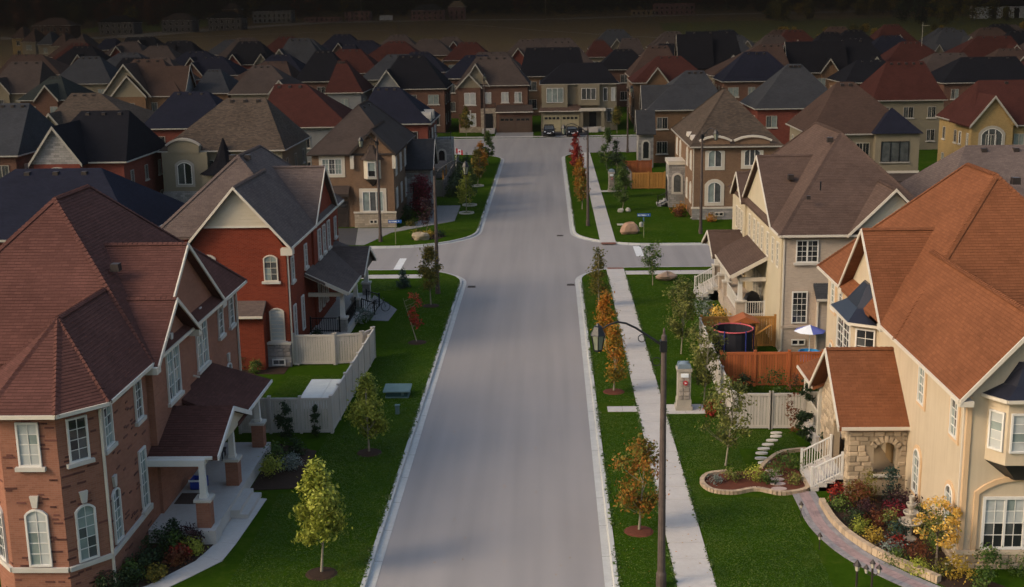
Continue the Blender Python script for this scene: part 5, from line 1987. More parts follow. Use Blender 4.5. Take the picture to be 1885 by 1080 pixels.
# infill of the rows before the field, kept clear of the houses above
placed = [(-16, -3, 206, 222), (-2, 12, 206, 223)]
for o in COL.objects:
    if o.type == 'EMPTY' and o.get('category') == 'house':
        kids = [c for c in o.children if c.name.startswith('roof')]
        if kids:
            bb = [Vector(q) + o.location for q in kids[0].bound_box]
            placed.append((min(q.x for q in bb), max(q.x for q in bb), min(q.y for q in bb), max(q.y for q in bb)))
rg = random.Random(12)
infill = []
for y in (216, 234, 252, 270, 288, 306, 324):
    x = -y * 0.40
    while x < y * 0.40:
        w, d = rg.uniform(11, 14), rg.uniform(12, 14.5)
        if not any(x < q[1] + 1.2 and x + w > q[0] - 1.2 and y < q[3] + 1.0 and y + d > q[2] - 1.0 for q in placed):
            infill.append((x, y, w, d))
            placed.append((x, x + w, y, y + d))
            x += w
        x += 1.5
KIND = (('black', 'S_BLACK', 'BR_BROWN'), ('brown', 'S_BROWNF', 'W_TAN'), ('taupe', 'S_TAUPE', 'BR_DRED'), ('dark red', 'S_RED', 'W_TAN'), ('navy', 'S_NAVY', 'BR_BROWN'), ('grey', 'S_GREY', 'W_CREAM'))
ORD = ('first', 'second', 'third', 'fourth', 'fifth', 'sixth', 'seventh', 'eighth', 'ninth', 'tenth', 'eleventh', 'twelfth', 'thirteenth', 'fourteenth', 'fifteenth', 'sixteenth', 'seventeenth', 'eighteenth', 'nineteenth', 'twentieth')
count = {}
rows = {216: 'level with the street end', 234: 'just behind the street end', 252: 'in the second row back', 270: 'in the third row back', 288: 'in the fourth row back', 306: 'in the fifth row back', 324: 'in the last row before the field'}
for x, y, w, d in infill:
    nm, rf, wl = KIND[rg.randrange(6)]
    count[y] = count.get(y, -1) + 1
    gb = [('s', x + w * rg.uniform(0.3, 0.7), 2.0, 2.6, globals()[wl], 0.5)] if rg.random() < 0.45 else ()
    house(nm + ' roof ' + rows[y] + ', ' + ORD[min(count[y], 19)] + ' from the left', x, x + w, y, d, rg.uniform(10.8, 12.3), x + w / 2, w * 0.3, globals()[wl], globals()[rf], gb)

# extra features on some of the houses further back
def dress_mid_houses():
    so, ea, we = (0, -1), (1, 0), (-1, 0)
    # cream house: curved parapet over a window, bell-shaped porch roof, stone base
    t = h_c
    y = 127.8 - 0.5
    B().box(-39.9, -35.2, y, y + 1.0, 0, 7.2).build('front_wing', W_CREAM, t)
    B().prism([(-37.6 + a, y - 0.05, 7.1 + b_) for a, b_ in outline(3.2, 1.3, 0.6)], (0, 1.2, 0)).build('parapet', W_CREAM, t)
    q = B()
    oo = outline(3.5, 1.5, 0.65)[2:]
    for k in range(len(oo) - 1):
        q.bar((-37.6 + oo[k][0], y - 0.1, 7.1 + oo[k][1]), (-37.6 + oo[k + 1][0], y - 0.1, 7.1 + oo[k + 1][1]), 0.3, 0.22)
    q.build('cornice', TRIM_F, t)
    window(t, (-37.6, y, 3.9), so, 1.5, 2.3, 0.35, 0, 1, 2, panes=G_MID, sur=TRIM_F, surw=0.25)
    B().box(-39.95, -35.1, y - 0.15, y + 0.1, 0, 3.2).build('stone_base', ST_GREY, t)
    rf = B()
    pr = [(2.6, 5.0), (1.7, 5.5), (1.0, 6.3), (0.5, 7.4), (0.05, 8.6)]
    rf.lathe((-33.6, y + 0.6, 0), pr, 8)
    rf.build('bell_roof', S_BLACK, t)
    B().box(-35.6, -31.6, y - 1.2, y + 1.0, 0, 4.9).build('porch_wall', W_CREAM, t)
    window(t, (-33.6, y - 1.2, 0.8), so, 1.9, 2.8, 0.8, 0, 1, 1, panes=G_DARK, sur=TRIM_F)
    # navy roofed house: white curved dormers and grey entrance on the street side
    t = h_l4
    for yy in (159.5, 163.2):
        B().prism([(-15.0, yy + a, 6.9 + b_) for a, b_ in outline(2.2, 1.7, 0.8)], (-1.8, 0, 0)).build('dormer', TRIM_F, t)
        window(t, (-14.98, yy, 4.6), ea, 1.2, 1.8, 0, 0, 1, 2, panes=G_MID, sur=STONEC)
    B().box(-15.4, -12.6, 160.5, 164.5, 0, 4.9).build('entrance_tower', ST_GREY, t)
    railing(t, (-15.2, 160.6), (-12.7, 160.6), 4.9, 0.9, BLACKM, 0.2)
    window(t, (-13.9, 160.5, 1.2), so, 0.9, 2.4, 0.45, 0, 1, 1, panes=G_DARK, sur=STONEC, frame=STONEC)
    window(t, (-12.6, 162.5, 0.8), ea, 1.4, 2.8, 0.5, 0, 1, 1, panes=G_DARK, sur=STONEC, frame=STONEC)
    # brown hip roofed house: black bay roof, wide dark windows
    t = h_r6
    y = 136.9
    b = B()
    z = 7.35
    e = [V(34.8, y - 0.9, z), V(40.2, y - 0.9, z), V(37.6, y + 2.6, 9.9)]
    b.poly(e).poly([V(34.8, y - 0.9, z), e[2], V(34.8, y + 2.6, z)]).poly([V(40.2, y - 0.9, z), V(40.2, y + 2.6, z), e[2]])
    b.build('bay_roof', S_NAVY, t)
    B().box(35.2, 39.9, y - 0.5, y + 0.6, 3.2, 7.3).build('bay', W_CREAM, t)
    window(t, (37.3, y - 0.5, 4.3), so, 3.0, 2.2, 0, 0, 1, 3, panes=G_MID, frame=BLACKM, sill=TRIM_F)
    window(t, (32.0, y + 0.42, 4.7), so, 2.2, 1.5, 0, 0, 1, 1, panes=G_DARK, frame=CREAM, sill=TRIM_F)
    B().box(34.9, 40.0, y - 0.6, y + 0.5, 3.05, 3.3).build('stone_band', CREAM, t)
    lr = Roof()
    lr.plane([V(33.8, y - 3.6, 2.6), V(40.0, y - 3.6, 2.6), V(40.0, y - 0.3, 3.1), V(33.8, y - 0.3, 3.1)])
    lr.b.build('garage_roof', S_TAUPE, t)
    B().box(34.0, 39.8, y - 3.3, y + 0.2, 0, 2.6).build('garage_wing', W_CREAM, t)
    # yellow house: arched window in the gable
    window(h_s8, (50.4, 144.7 - 0.6 + 0.41, 4.7), so, 2.4, 2.3, 0.7, 0, 1, 3, panes=G_MID, sur=TRIM_F, surw=0.3)
    for yy in (147.0, 150.0):
        window(h_s8, (48.62, yy, 4.7), we, 0.8, 1.5, 0, 0, 1, 1, panes=G_DARK, sill=TRIM_F)
    window(h_b, (-47.0, 118.8 - 1.6 + 0.41, 4.6), so, 2.0, 2.1, 0.5, 2, 2, 2, panes=G_DARK, sur=TRIM_F, surw=0.3)
    # entrance tower past the tan corner house
    t = h_r4
    B().box(11.9, 13.9, 168.5, 172.0, 0, 4.8).build('entrance_tower', ST_GREY, t)
    rf = Roof()
    rf.gable('w', 11.6, 170.2, 2.2, 4.6, 7.6, 14.2)
    rf.b.build('entrance_roof', S_GREY, t)
    rf.put(t, TRIM_F)
    window(t, (12.9, 168.5, 1.2), so, 0.9, 2.4, 0.4, 0, 1, 1, panes=G_DARK, sur=STONEC, frame=STONEC)
    window(t, (11.9, 170.2, 0.6), we, 1.4, 2.8, 0.5, 0, 1, 1, panes=G_DARK, sur=STONEC, frame=STONEC)
    window(t, (13.72, 174.5, 4.4), we, 1.6, 2.4, 0, 0, 1, 2, panes=G_MID, sur=TRIM_F)


dress_mid_houses()

# ------------------------------------------------------------------ plants
LEAF = {
    'green': leafmat('leaves_green', [(0.022, 0.050, 0.008), (0.055, 0.105, 0.016), (0.13, 0.17, 0.03)]),
    'lime': leafmat('leaves_lime', [(0.08, 0.105, 0.012), (0.24, 0.27, 0.03), (0.46, 0.45, 0.08)]),
    'turning': leafmat('leaves_turning', [(0.06, 0.085, 0.014), (0.15, 0.15, 0.022), (0.28, 0.14, 0.02), (0.40, 0.12, 0.02)], 1.0),
    'orange': leafmat('leaves_orange', [(0.15, 0.10, 0.014), (0.36, 0.17, 0.016), (0.50, 0.15, 0.015)], 0.9),
    'amber': leafmat('leaves_amber', [(0.07, 0.085, 0.014), (0.22, 0.17, 0.02), (0.40, 0.19, 0.02), (0.46, 0.15, 0.018)], 1.1),
    'fade': leafmat('leaves_fading', [(0.03, 0.05, 0.012), (0.12, 0.11, 0.018), (0.26, 0.18, 0.025)], 0.8),
    'red': leafmat('leaves_red', [(0.10, 0.012, 0.012), (0.26, 0.022, 0.016), (0.36, 0.05, 0.02)], 0.8),
    'crimson': leafmat('leaves_crimson', [(0.05, 0.006, 0.012), (0.16, 0.012, 0.024), (0.24, 0.02, 0.03)], 0.8),
    'olive': leafmat('leaves_olive', [(0.045, 0.058, 0.014), (0.12, 0.135, 0.026), (0.25, 0.24, 0.06)]),
    'dark': leafmat('leaves_dark', [(0.010, 0.022, 0.009), (0.022, 0.044, 0.014), (0.04, 0.065, 0.02)]),
    'spruce': leafmat('leaves_blue_green', [(0.012, 0.028, 0.022), (0.025, 0.055, 0.042), (0.05, 0.09, 0.07)]),
    'purple': leafmat('leaves_purple', [(0.016, 0.008, 0.010), (0.035, 0.014, 0.018), (0.06, 0.022, 0.025)]),
    'yellow': leafmat('leaves_yellow', [(0.18, 0.12, 0.012), (0.34, 0.22, 0.025), (0.5, 0.36, 0.07)], 1.5),
    'gold': leafmat('petals_gold', [(0.50, 0.25, 0.03), (0.72, 0.43, 0.07), (0.80, 0.60, 0.20)], 2.5),
    'silver': leafmat('leaves_silver', [(0.10, 0.13, 0.11), (0.17, 0.20, 0.17), (0.28, 0.30, 0.26)]),
    'white': leafmat('petals_white', [(0.4, 0.38, 0.32), (0.6, 0.58, 0.5)]),
    'rust': leafmat('leaves_rust', [(0.06, 0.022, 0.012), (0.13, 0.035, 0.015), (0.17, 0.07, 0.02)]),
}
BARK = paint('bark', (0.13, 0.10, 0.075), 0.9, 0.25, 0, 6.0)
BARK_P = paint('bark_pale', (0.24, 0.21, 0.15), 0.9, 0.2, 0, 6.0)
MULCH = ground('mulch', [(0.3, (0.030, 0.018, 0.012)), (0.7, (0.06, 0.035, 0.022))], 2.0, 12.0, 60.0)
MULCH_R = ground('mulch_red', [(0.3, (0.09, 0.028, 0.016)), (0.7, (0.15, 0.05, 0.028))], 2.0, 12.0, 60.0)


def leaves_mesh(name, cen, nrm_out, size, mat, rg):
    """one quad for each leaf; cen (n,3) centres; nrm_out (n,3) rough outward directions"""
    n = len(cen)
    nr = nrm_out + rg.normal(0, 0.7, (n, 3)) + np.array([0, 0, 0.25])
    nr /= np.linalg.norm(nr, axis=1)[:, None] + 1e-9
    a = np.cross(nr, rg.normal(0, 1, (n, 3)))
    a /= np.linalg.norm(a, axis=1)[:, None] + 1e-9
    b = np.cross(nr, a)
    s = size * rg.uniform(0.6, 1.35, (n, 1))
    v = np.empty((n, 4, 3))
    v[:, 0] = cen - a * s
    v[:, 1] = cen - b * s * 0.55 + nr * s * 0.12
    v[:, 2] = cen + a * s
    v[:, 3] = cen + b * s * 0.55 + nr * s * 0.12
    me = bpy.data.meshes.new(name)
    me.vertices.add(4 * n)
    me.vertices.foreach_set('co', v.reshape(-1))
    me.loops.add(4 * n)
    me.loops.foreach_set('vertex_index', np.arange(4 * n, dtype=np.int32))
    me.polygons.add(n)
    me.polygons.foreach_set('loop_start', np.arange(0, 4 * n, 4, dtype=np.int32))
    me.update(calc_edges=True)
    me.validate()
    me.materials.append(mat)
    return me


def crown_points(rg, h0, h1, r, n, clumps, shape, spread):
    """leaf centres gathered in clumps inside an uneven envelope"""
    cs = []
    while len(cs) < clumps:
        t = rg.uniform(0.02, 1)
        if shape == 'tear':
            e = math.sin(math.pi * min(1, (t * 0.93 + 0.07)) ** 0.62)
        elif shape == 'cone':
            e = (1 - t) * 0.95 + 0.05
        elif shape == 'col':
            e = min(1, 3.5 * (1 - t) + 0.12) * min(1, 0.5 + t * 3)
        else:
            e = math.sqrt(max(0, 1 - (2 * t - 1) ** 2))
        e = max(e, 0.06)
        a = rg.uniform(0, 2 * math.pi)
        rr = r * e * math.sqrt(rg.uniform(0.05, 1)) * rg.uniform(0.8, 1.12)
        cs.append((rr * math.cos(a), rr * math.sin(a), h0 + (h1 - h0) * t))
    cs = np.array(cs)
    pick = rg.integers(0, clumps, n)
    p = cs[pick] + rg.normal(0, spread, (n, 3)) * np.array([1, 1, 0.85])
    mid = np.array([0, 0, (h0 + h1) / 2])
    out = p - mid
    out /= np.linalg.norm(out, axis=1)[:, None] + 1e-9
    return cs, p, out


def tree(label, x, y, h, cb, r, leaf, seed, n=1600, size=0.085, shape='tear', clumps=46, spread=0.17, trunk=0.045, bark=BARK_P, mulch=None, group=None, z=0.0, name='tree', cat='tree', limbs=16, stake=False):
    rg = np.random.default_rng(seed)
    t = thing(name, (x, y, z), label, cat, group)
    cs, p, out = crown_points(rg, cb, h, r, int(n * 2.3), clumps, shape, spread)
    lean = rg.normal(0, 0.02, 2)
    tp = [V(x + lean[0] * k * 3, y + lean[1] * k * 3, z + (h * 0.86) * k / 6) for k in range(7)]
    tr = B().tube([tp[0] - V(0, 0, 0.05)] + tp[1:], [trunk * 1.35, trunk, trunk * 0.9, trunk * 0.75, trunk * 0.55, trunk * 0.38, trunk * 0.2], 7)
    order = rg.permutation(len(cs))[:limbs]
    for k in order:
        c = V(x + cs[k][0], y + cs[k][1], z + cs[k][2])
        zz = max(cb * 0.8, cs[k][2] - 0.55 * r - 0.25)
        f = min(1, zz / (h * 0.86))
        s0 = tp[0].lerp(tp[6], f)
        m = s0.lerp(c, 0.5) + V(0, 0, -0.06 * r)
        tr.tube([s0, m, c], [trunk * 0.42, trunk * 0.28, trunk * 0.12], 4, False)
    tr.build('trunk', bark, t, uv=False)
    me = leaves_mesh('crown', p, out, size * 0.92, LEAF[leaf], rg)
    inst('crown', me, t, local=True)
    if mulch:
        k = B()
        k.lathe((x, y, z), [(0.62, 0.0), (0.5, 0.05), (0.12, 0.09)], 14)
        k.build('mulch_ring', mulch, t)
    if stake:
        B().tube([(x + 0.25, y - 0.1, z - 0.1), (x + 0.25, y - 0.1, z + 1.5)], 0.025, 5).build('stake', BARK, t)
    return t


def bush(label, x, y, r, h, leaf, seed, n=500, size=0.06, name='shrub', shape='ball', group=None, z=0.0, cat='shrub', spread=None, clumps=26):
    rg = np.random.default_rng(seed)
    cs, p, out = crown_points(rg, 0.04, h, r, n, clumps, shape, spread if spread else r * 0.22)
    p[:, 2] = np.maximum(p[:, 2], 0.01)
    me = leaves_mesh(name, p, out, size, LEAF[leaf], rg)
    o = bpy.data.objects.new(name, me)
    COL.objects.link(o)
    o.location = (x, y, z)
    ORG[o.name] = V(x, y, z)
    return tag(o, label, cat, group)


# trees along the left verge
tree('young lime-green tree nearest on the left lawn, in a mulch ring', -8.85, 43.9, 4.35, 1.35, 0.92, 'lime', 1, 2600, mulch=MULCH)
tree('young lime-green tree beside the white fence, second on the left lawn', -8.9, 57.3, 3.75, 0.95, 0.80, 'lime', 2, 2400, mulch=MULCH)
tree('thin bare sapling with a low tuft of red leaves on the left lawn', -8.7, 78.0, 3.3, 1.2, 0.36, 'red', 3, 170, 0.09, 'ball', 9, 0.16, 0.03, limbs=8, mulch=MULCH)
tree('dark green tree at the left near corner by the lamp post', -8.75, 88.3, 4.3, 1.4, 0.85, 'fade', 4, 1300, 0.09, mulch=MULCH)
# trees between kerb and pavement on the right
tree('turning orange and green tree in front of the nearest lamp post on the right', 3.5, 47.8, 3.85, 0.95, 0.98, 'turning', 11, 1300, 0.085, 'ball', 40, 0.17, mulch=MULCH_R)
tree('golden orange tree in the verge, first beyond the small concrete crossing', 3.45, 67.0, 3.9, 0.8, 0.66, 'amber', 12, 1000, 0.085, mulch=MULCH_R)
tree('bright orange tree in the verge, second beyond the small crossing', 3.4, 76.0, 3.6, 0.9, 0.60, 'orange', 13, 800, 0.085)
tree('olive and rust tree in the verge nearest the right near corner', 3.4, 87.5, 4.2, 0.9, 0.65, 'fade', 14, 900, 0.085)
# trees on the lawn right of the pavement
tree('sparse green tree in the kidney-shaped flower bed on the right', 8.05, 55.3, 4.1, 1.1, 1.25, 'olive', 21, 900, 0.085, 'ball', 60, 0.14, 0.04, limbs=30)
tree('sparse tree with pale trunk beside the stone mailbox pillar', 8.15, 64.5, 4.6, 1.2, 0.95, 'olive', 22, 1300, 0.085, 'ball', 60, 0.16, 0.04, limbs=26)
tree('loose green tree on the right lawn in front of the wooden fence', 8.0, 74.8, 4.6, 1.2, 1.05, 'olive', 23, 1300, 0.085, 'ball', 60, 0.17, 0.04, limbs=26)
tree('small airy tree at the right near corner beside a boulder', 7.85, 94.6, 3.3, 0.9, 0.85, 'green', 24, 420, 0.09, 'ball', 30, 0.16, 0.03, limbs=22)
# beyond the junction
fl = 'far trees on the left verge'
tree('green tree with a white ring edging, first on the verge beyond the junction left', -8.9, 131.0, 4.4, 1.2, 0.85, 'lime', 31, 800, 0.12)
tree('green tree with a white ring edging, second on the verge beyond the junction left', -8.9, 136.5, 4.4, 1.2, 0.85, 'green', 32, 800, 0.12)
tree('green and orange tree, third on the verge beyond the junction left', -8.9, 152.0, 4.6, 1.2, 0.8, 'fade', 33, 700, 0.13)
tree('flame orange tree near the far left corner of the street end', -8.9, 160.0, 4.4, 0.9, 0.8, 'orange', 34, 700, 0.13)
tree('dark green tree at the far left corner of the street end', -8.6, 174.0, 4.6, 1.0, 0.9, 'green', 35, 600, 0.14)
tree('first orange tree in the verge beyond the junction right, nearest of the row', 3.4, 133.0, 4.3, 1.0, 0.75, 'turning', 41, 800, 0.12)
tree('second orange tree in the verge beyond the junction right', 3.4, 143.0, 4.3, 0.9, 0.7, 'orange', 42, 700, 0.12)
tree('third tree in the verge beyond the junction right, red topped', 3.4, 154.0, 4.6, 0.9, 0.7, 'red', 43, 650, 0.13)
tree('red tree in the verge beyond the junction right, last of the row', 3.4, 168.0, 4.6, 0.9, 0.8, 'red', 44, 600, 0.13)
tree('green tree with stones at its foot on the lawn beyond the junction right', 7.6, 131.5, 4.3, 1.0, 1.0, 'green', 51, 800, 0.12)
tree('dense green tree beside the second stone mailbox beyond the junction right', 8.3, 141.5, 4.6, 0.8, 1.0, 'green', 52, 800, 0.12)
tree('dense green tree behind the second stone mailbox, right', 8.0, 152.0, 5.2, 0.8, 1.1, 'dark', 53, 700, 0.13)
tree('green tree farthest along the right lawn before the street end', 7.6, 166.0, 5.6, 0.8, 1.2, 'green', 54, 700, 0.14)
tree('yellowing tree on the lawn of the brown house closing the street', -13.6, 204.6, 4.6, 1.4, 1.2, 'fade', 55, 600, 0.16, z=gz(204.6))
tree('slim green tree on the lawn right of the cream house closing the street', 11.0, 205.5, 4.2, 1.4, 0.9, 'fade', 56, 500, 0.16, z=gz(205.5))
tree('crimson tree by the entrance of the tan corner house on the left', -13.6, 130.0, 4.0, 0.4, 1.3, 'crimson', 57, 1300, 0.11, 'ball', 40, 0.3, 0.05, BARK)
tree('small purple-leaved tree in the corner flower bed left of the junction', -12.0, 118.5, 3.4, 0.9, 0.75, 'purple', 58, 420, 0.10, 'ball', 24, 0.2, 0.035, BARK)

# hedges, shrubs and flower beds on the left
bush('small blue-green spruce on the lawn before the junction left', -11.5, 94.5, 0.55, 1.35, 'spruce', 61, 1500, 0.06, 'conifer_shrub', 'cone')
bush('slim dark green cypress against the white fence', -11.9, 59.6, 0.22, 1.7, 'dark', 62, 1500, 0.05, 'conifer_shrub', 'col')
bush('slim dark green cypress at the far end of the brick porch', -13.3, 58.6, 0.38, 2.2, 'dark', 63, 1800, 0.06, 'conifer_shrub', 'col')
for k, (x, y, r, h, lf, lb) in enumerate((
        (-12.9, 54.0, 0.6, 0.9, 'lime', 'yellow-green shrub in the dark bed beside the brick porch steps'),
        (-13.1, 55.6, 0.65, 1.0, 'green', 'green flowering shrub in the bed beside the brick porch'),
        (-12.2, 54.9, 0.5, 0.7, 'silver', 'grey-green shrub at the lawn edge of the brick porch bed'),
        (-12.5, 56.9, 0.55, 0.8, 'dark', 'dark shrub at the back of the brick porch bed'),
        (-15.6, 44.0, 0.55, 1.0, 'dark', 'dark shrub under the turret bay of the nearest brick house'),
        (-15.5, 45.1, 0.5, 1.3, 'dark', 'upright dark evergreen beside the turret downspout'),
        (-15.0, 45.6, 0.55, 0.8, 'green', 'low green shrub in the bed below the brick porch'),
        (-14.3, 45.7, 0.45, 0.6, 'lime', 'bright lime shrub below the first porch column'),
        (-14.6, 44.7, 0.45, 0.6, 'rust', 'reddish shrub in the front bed of the nearest brick house'),
        (-15.3, 46.2, 0.4, 1.2, 'dark', 'pointed dark conifer at the porch corner of the nearest brick house'),
        (-14.5, 46.3, 0.5, 0.9, 'purple', 'dark purple shrub in front of the first porch pier'),
        (-15.9, 42.6, 0.5, 0.8, 'dark', 'dark shrub at the foot of the turret downspout'),
        (-16.0, 43.4, 0.5, 0.7, 'green', 'green shrub close to the turret bay wall'),
        (-16.4, 41.9, 0.45, 0.9, 'dark', 'dark shrub at the outer corner of the turret bay'),
        (-15.1, 43.4, 0.45, 0.5, 'fade', 'olive low shrub at the lawn edge of the front bed'),
        (-14.7, 45.3, 0.4, 0.5, 'red', 'small red flowering plant in the front bed of the nearest brick house'),
        (-18.6, 72.0, 0.5, 0.8, 'dark', 'round dark shrub at the foot of the red brick wall'),
        (-17.7, 71.2, 0.45, 0.7, 'green', 'small green shrub beside the red house basement window'),
        (-15.1, 77.6, 0.6, 0.9, 'dark', 'dark shrub in front of the red house porch railing'),
        (-12.9, 82.9, 0.75, 1.1, 'silver', 'grey leafy shrub beside the black railed steps'),
        (-14.8, 126.0, 0.5, 1.6, 'dark', 'slim dark conifer beside the tan corner house'),
        (-14.7, 127.6, 0.5, 1.5, 'dark', 'second slim dark conifer beside the tan corner house'),
        (-11.6, 116.4, 0.7, 0.6, 'yellow', 'yellow flowering clump by the boulder in the corner bed'),
        (-12.6, 117.2, 0.7, 0.6, 'fade', 'olive clump in the corner bed left of the junction'),
        (-10.8, 117.2, 0.8, 0.5, 'dark', 'dark low clump in the corner bed left of the junction'),
        (-14.0, 123.4, 0.6, 0.5, 'fade', 'low autumn plants before the tan corner house'),
)):
    bush(lb, x, y, r, h, lf, 100 + k, 760 if y < 80 else 300, 0.055 if y < 80 else 0.09)
for nm, pts, m in (('flower_bed', [(-13.6, 52.4), (-11.6, 52.6), (-11.5, 57.5), (-13.6, 58.6)], MULCH),
                   ('flower_bed', [(-16.3, 41.8), (-15.2, 42.9), (-14.0, 45.0), (-13.7, 46.6), (-16.3, 46.6)], MULCH),
                   ('flower_bed', [(-19.5, 70.9), (-15.9, 70.9), (-15.9, 72.4), (-19.5, 72.4)], MULCH),
                   ('flower_bed', [(-13.2, 115.6), (-10.6, 115.6), (-9.9, 117.4), (-11.2, 118.6), (-13.0, 118.3)], MULCH)):
    patch(nm, pts, m, 0.03)
# hedge along the far left garden fence
for k in range(9):
    bush('clipped dark hedge section along the far left garden fence', -11.2, 143.0 + k * 2.9, 1.1, 1.9, 'dark', 200 + k, 420, 0.12, 'hedge', 'ball', 'hedge sections along the far left garden')

# garden of the near right house
KB = [(6.7, 53.1), (7.0, 52.1), (7.9, 51.8), (9.0, 52.2), (10.0, 51.7), (11.2, 52.1), (11.3, 53.5), (11.2, 57.0), (10.2, 55.9), (9.4, 54.7), (8.0, 54.3), (7.1, 54.0)]
patch('flower_bed', KB, MULCH_R, 0.04)


def edging(path, label, mat, w=0.2, h=0.16, closed=False):
    """kidney-shaped bed border laid as single curved stones"""
    t = thing('bed_edging', (path[0][0], path[0][1], 0), label, 'edging')
    n = len(path)
    pts = []
    m = n if closed else n - 1
    for k in range(m):
        p0, p1, p2, p3 = [Vector(path[(k + d) % n] if closed else path[min(max(k + d, 0), n - 1)]) for d in (-1, 0, 1, 2)]
        for s in range(6):
            u = s / 6
            pts.append(0.5 * ((2 * p1) + (p2 - p0) * u + (2 * p0 - 5 * p1 + 4 * p2 - p3) * u * u + (-p0 + 3 * p1 - 3 * p2 + p3) * u ** 3))
    pts.append(pts[0] if closed else Vector(path[-1]))
    for k in range(len(pts) - 1):
        a, c = pts[k], pts[k + 1]
        d = (c - a)
        L = d.length
        d.normalize()
        B().bar((a.x + d.x * 0.01, a.y + d.y * 0.01, h / 2), (c.x - d.x * 0.01, c.y - d.y * 0.01, h / 2), w, h).build('edging_stone', mat, t)
    return t


EDGE = rockmat('edging_sandstone', (0.44, 0.33, 0.22), 0.2)
edging([(11.3, 53.6), (11.2, 52.2), (10.0, 51.7), (9.0, 52.2), (7.9, 51.8), (7.0, 52.1), (6.7, 53.1), (7.1, 54.0), (8.0, 54.35)], 'sandstone edging round the kidney-shaped flower bed, pavement side', EDGE)
edging([(9.6, 54.8), (10.2, 55.9), (11.0, 56.9), (12.2, 57.3)], 'sandstone edging behind the kidney-shaped bed toward the porch', EDGE)
edging([(11.5, 50.6), (11.55, 48.6), (11.9, 46.9), (12.6, 45.3), (13.5, 44.0), (14.2, 43.0)], 'low sandstone wall along the curved paver path of the stucco house', EDGE, 0.24, 0.3)
patch('flower_bed', [(11.6, 50.6), (11.65, 48.6), (12.0, 46.9), (12.7, 45.3), (13.6, 44.0), (14.4, 42.6), (16.5, 42.6), (15.2, 44.2), (15.2, 51.5), (12.8, 51.5)], MULCH, 0.05)
# paver path: border and field bricks laid one by one
PAV_G = rockmat('paver_grey', (0.27, 0.25, 0.25), 0.15)
PAV_P = rockmat('paver_rose', (0.33, 0.235, 0.225), 0.15)
cl = [(11.0, 52.0), (11.0, 50.4), (11.0, 48.6), (11.25, 47.0), (11.75, 45.4), (12.6, 43.9), (13.6, 42.5), (14.6, 41.4)]
pp = []
for k in range(len(cl) - 1):
    p0, p1, p2, p3 = [Vector(cl[min(max(k + d, 0), len(cl) - 1)]) for d in (-1, 0, 1, 2)]
    for s in range(6):
        u = s / 6
        pp.append(0.5 * ((2 * p1) + (p2 - p0) * u + (2 * p0 - 5 * p1 + 4 * p2 - p3) * u * u + (-p0 + 3 * p1 - 3 * p2 + p3) * u ** 3))
bed = B()
for k in range(len(pp) - 1):
    d0 = (pp[min(k + 1, len(pp) - 1)] - pp[max(k - 1, 0)]).normalized()
    d1 = (pp[min(k + 2, len(pp) - 1)] - pp[k]).normalized()
    n0, n1 = Vector((-d0.y, d0.x)) * 0.53, Vector((-d1.y, d1.x)) * 0.53
    bed.poly([(pp[k].x - n0.x, pp[k].y - n0.y, 0.012), (pp[k + 1].x - n1.x, pp[k + 1].y - n1.y, 0.012), (pp[k + 1].x + n1.x, pp[k + 1].y + n1.y, 0.012), (pp[k].x + n0.x, pp[k].y + n0.y, 0.012)])
path_o = structure('footpath', bed, PAV_G)
pvm = {m.name: B().box(-0.5, 0.5, -0.5, 0.5, 0, 1).mesh('paver', m) for m in (PAV_G, PAV_P)}
for k in range(len(pp) - 1):
    d = (pp[k + 1] - pp[k])
    L = d.length
    d.normalize()
    nn = Vector((-d.y, d.x))
    c = (pp[k] + pp[k + 1]) / 2
    rz = math.atan2(d.y, d.x)
    for j in range(7):
        o = -0.45 + j * 0.15
        q = c + nn * o
        inst('paver', pvm[(PAV_G if j in (0, 1, 5, 6) else PAV_P).name], path_o, (q.x, q.y, 0.013), (0, 0, rz), (L - 0.012, 0.138, 0.03))

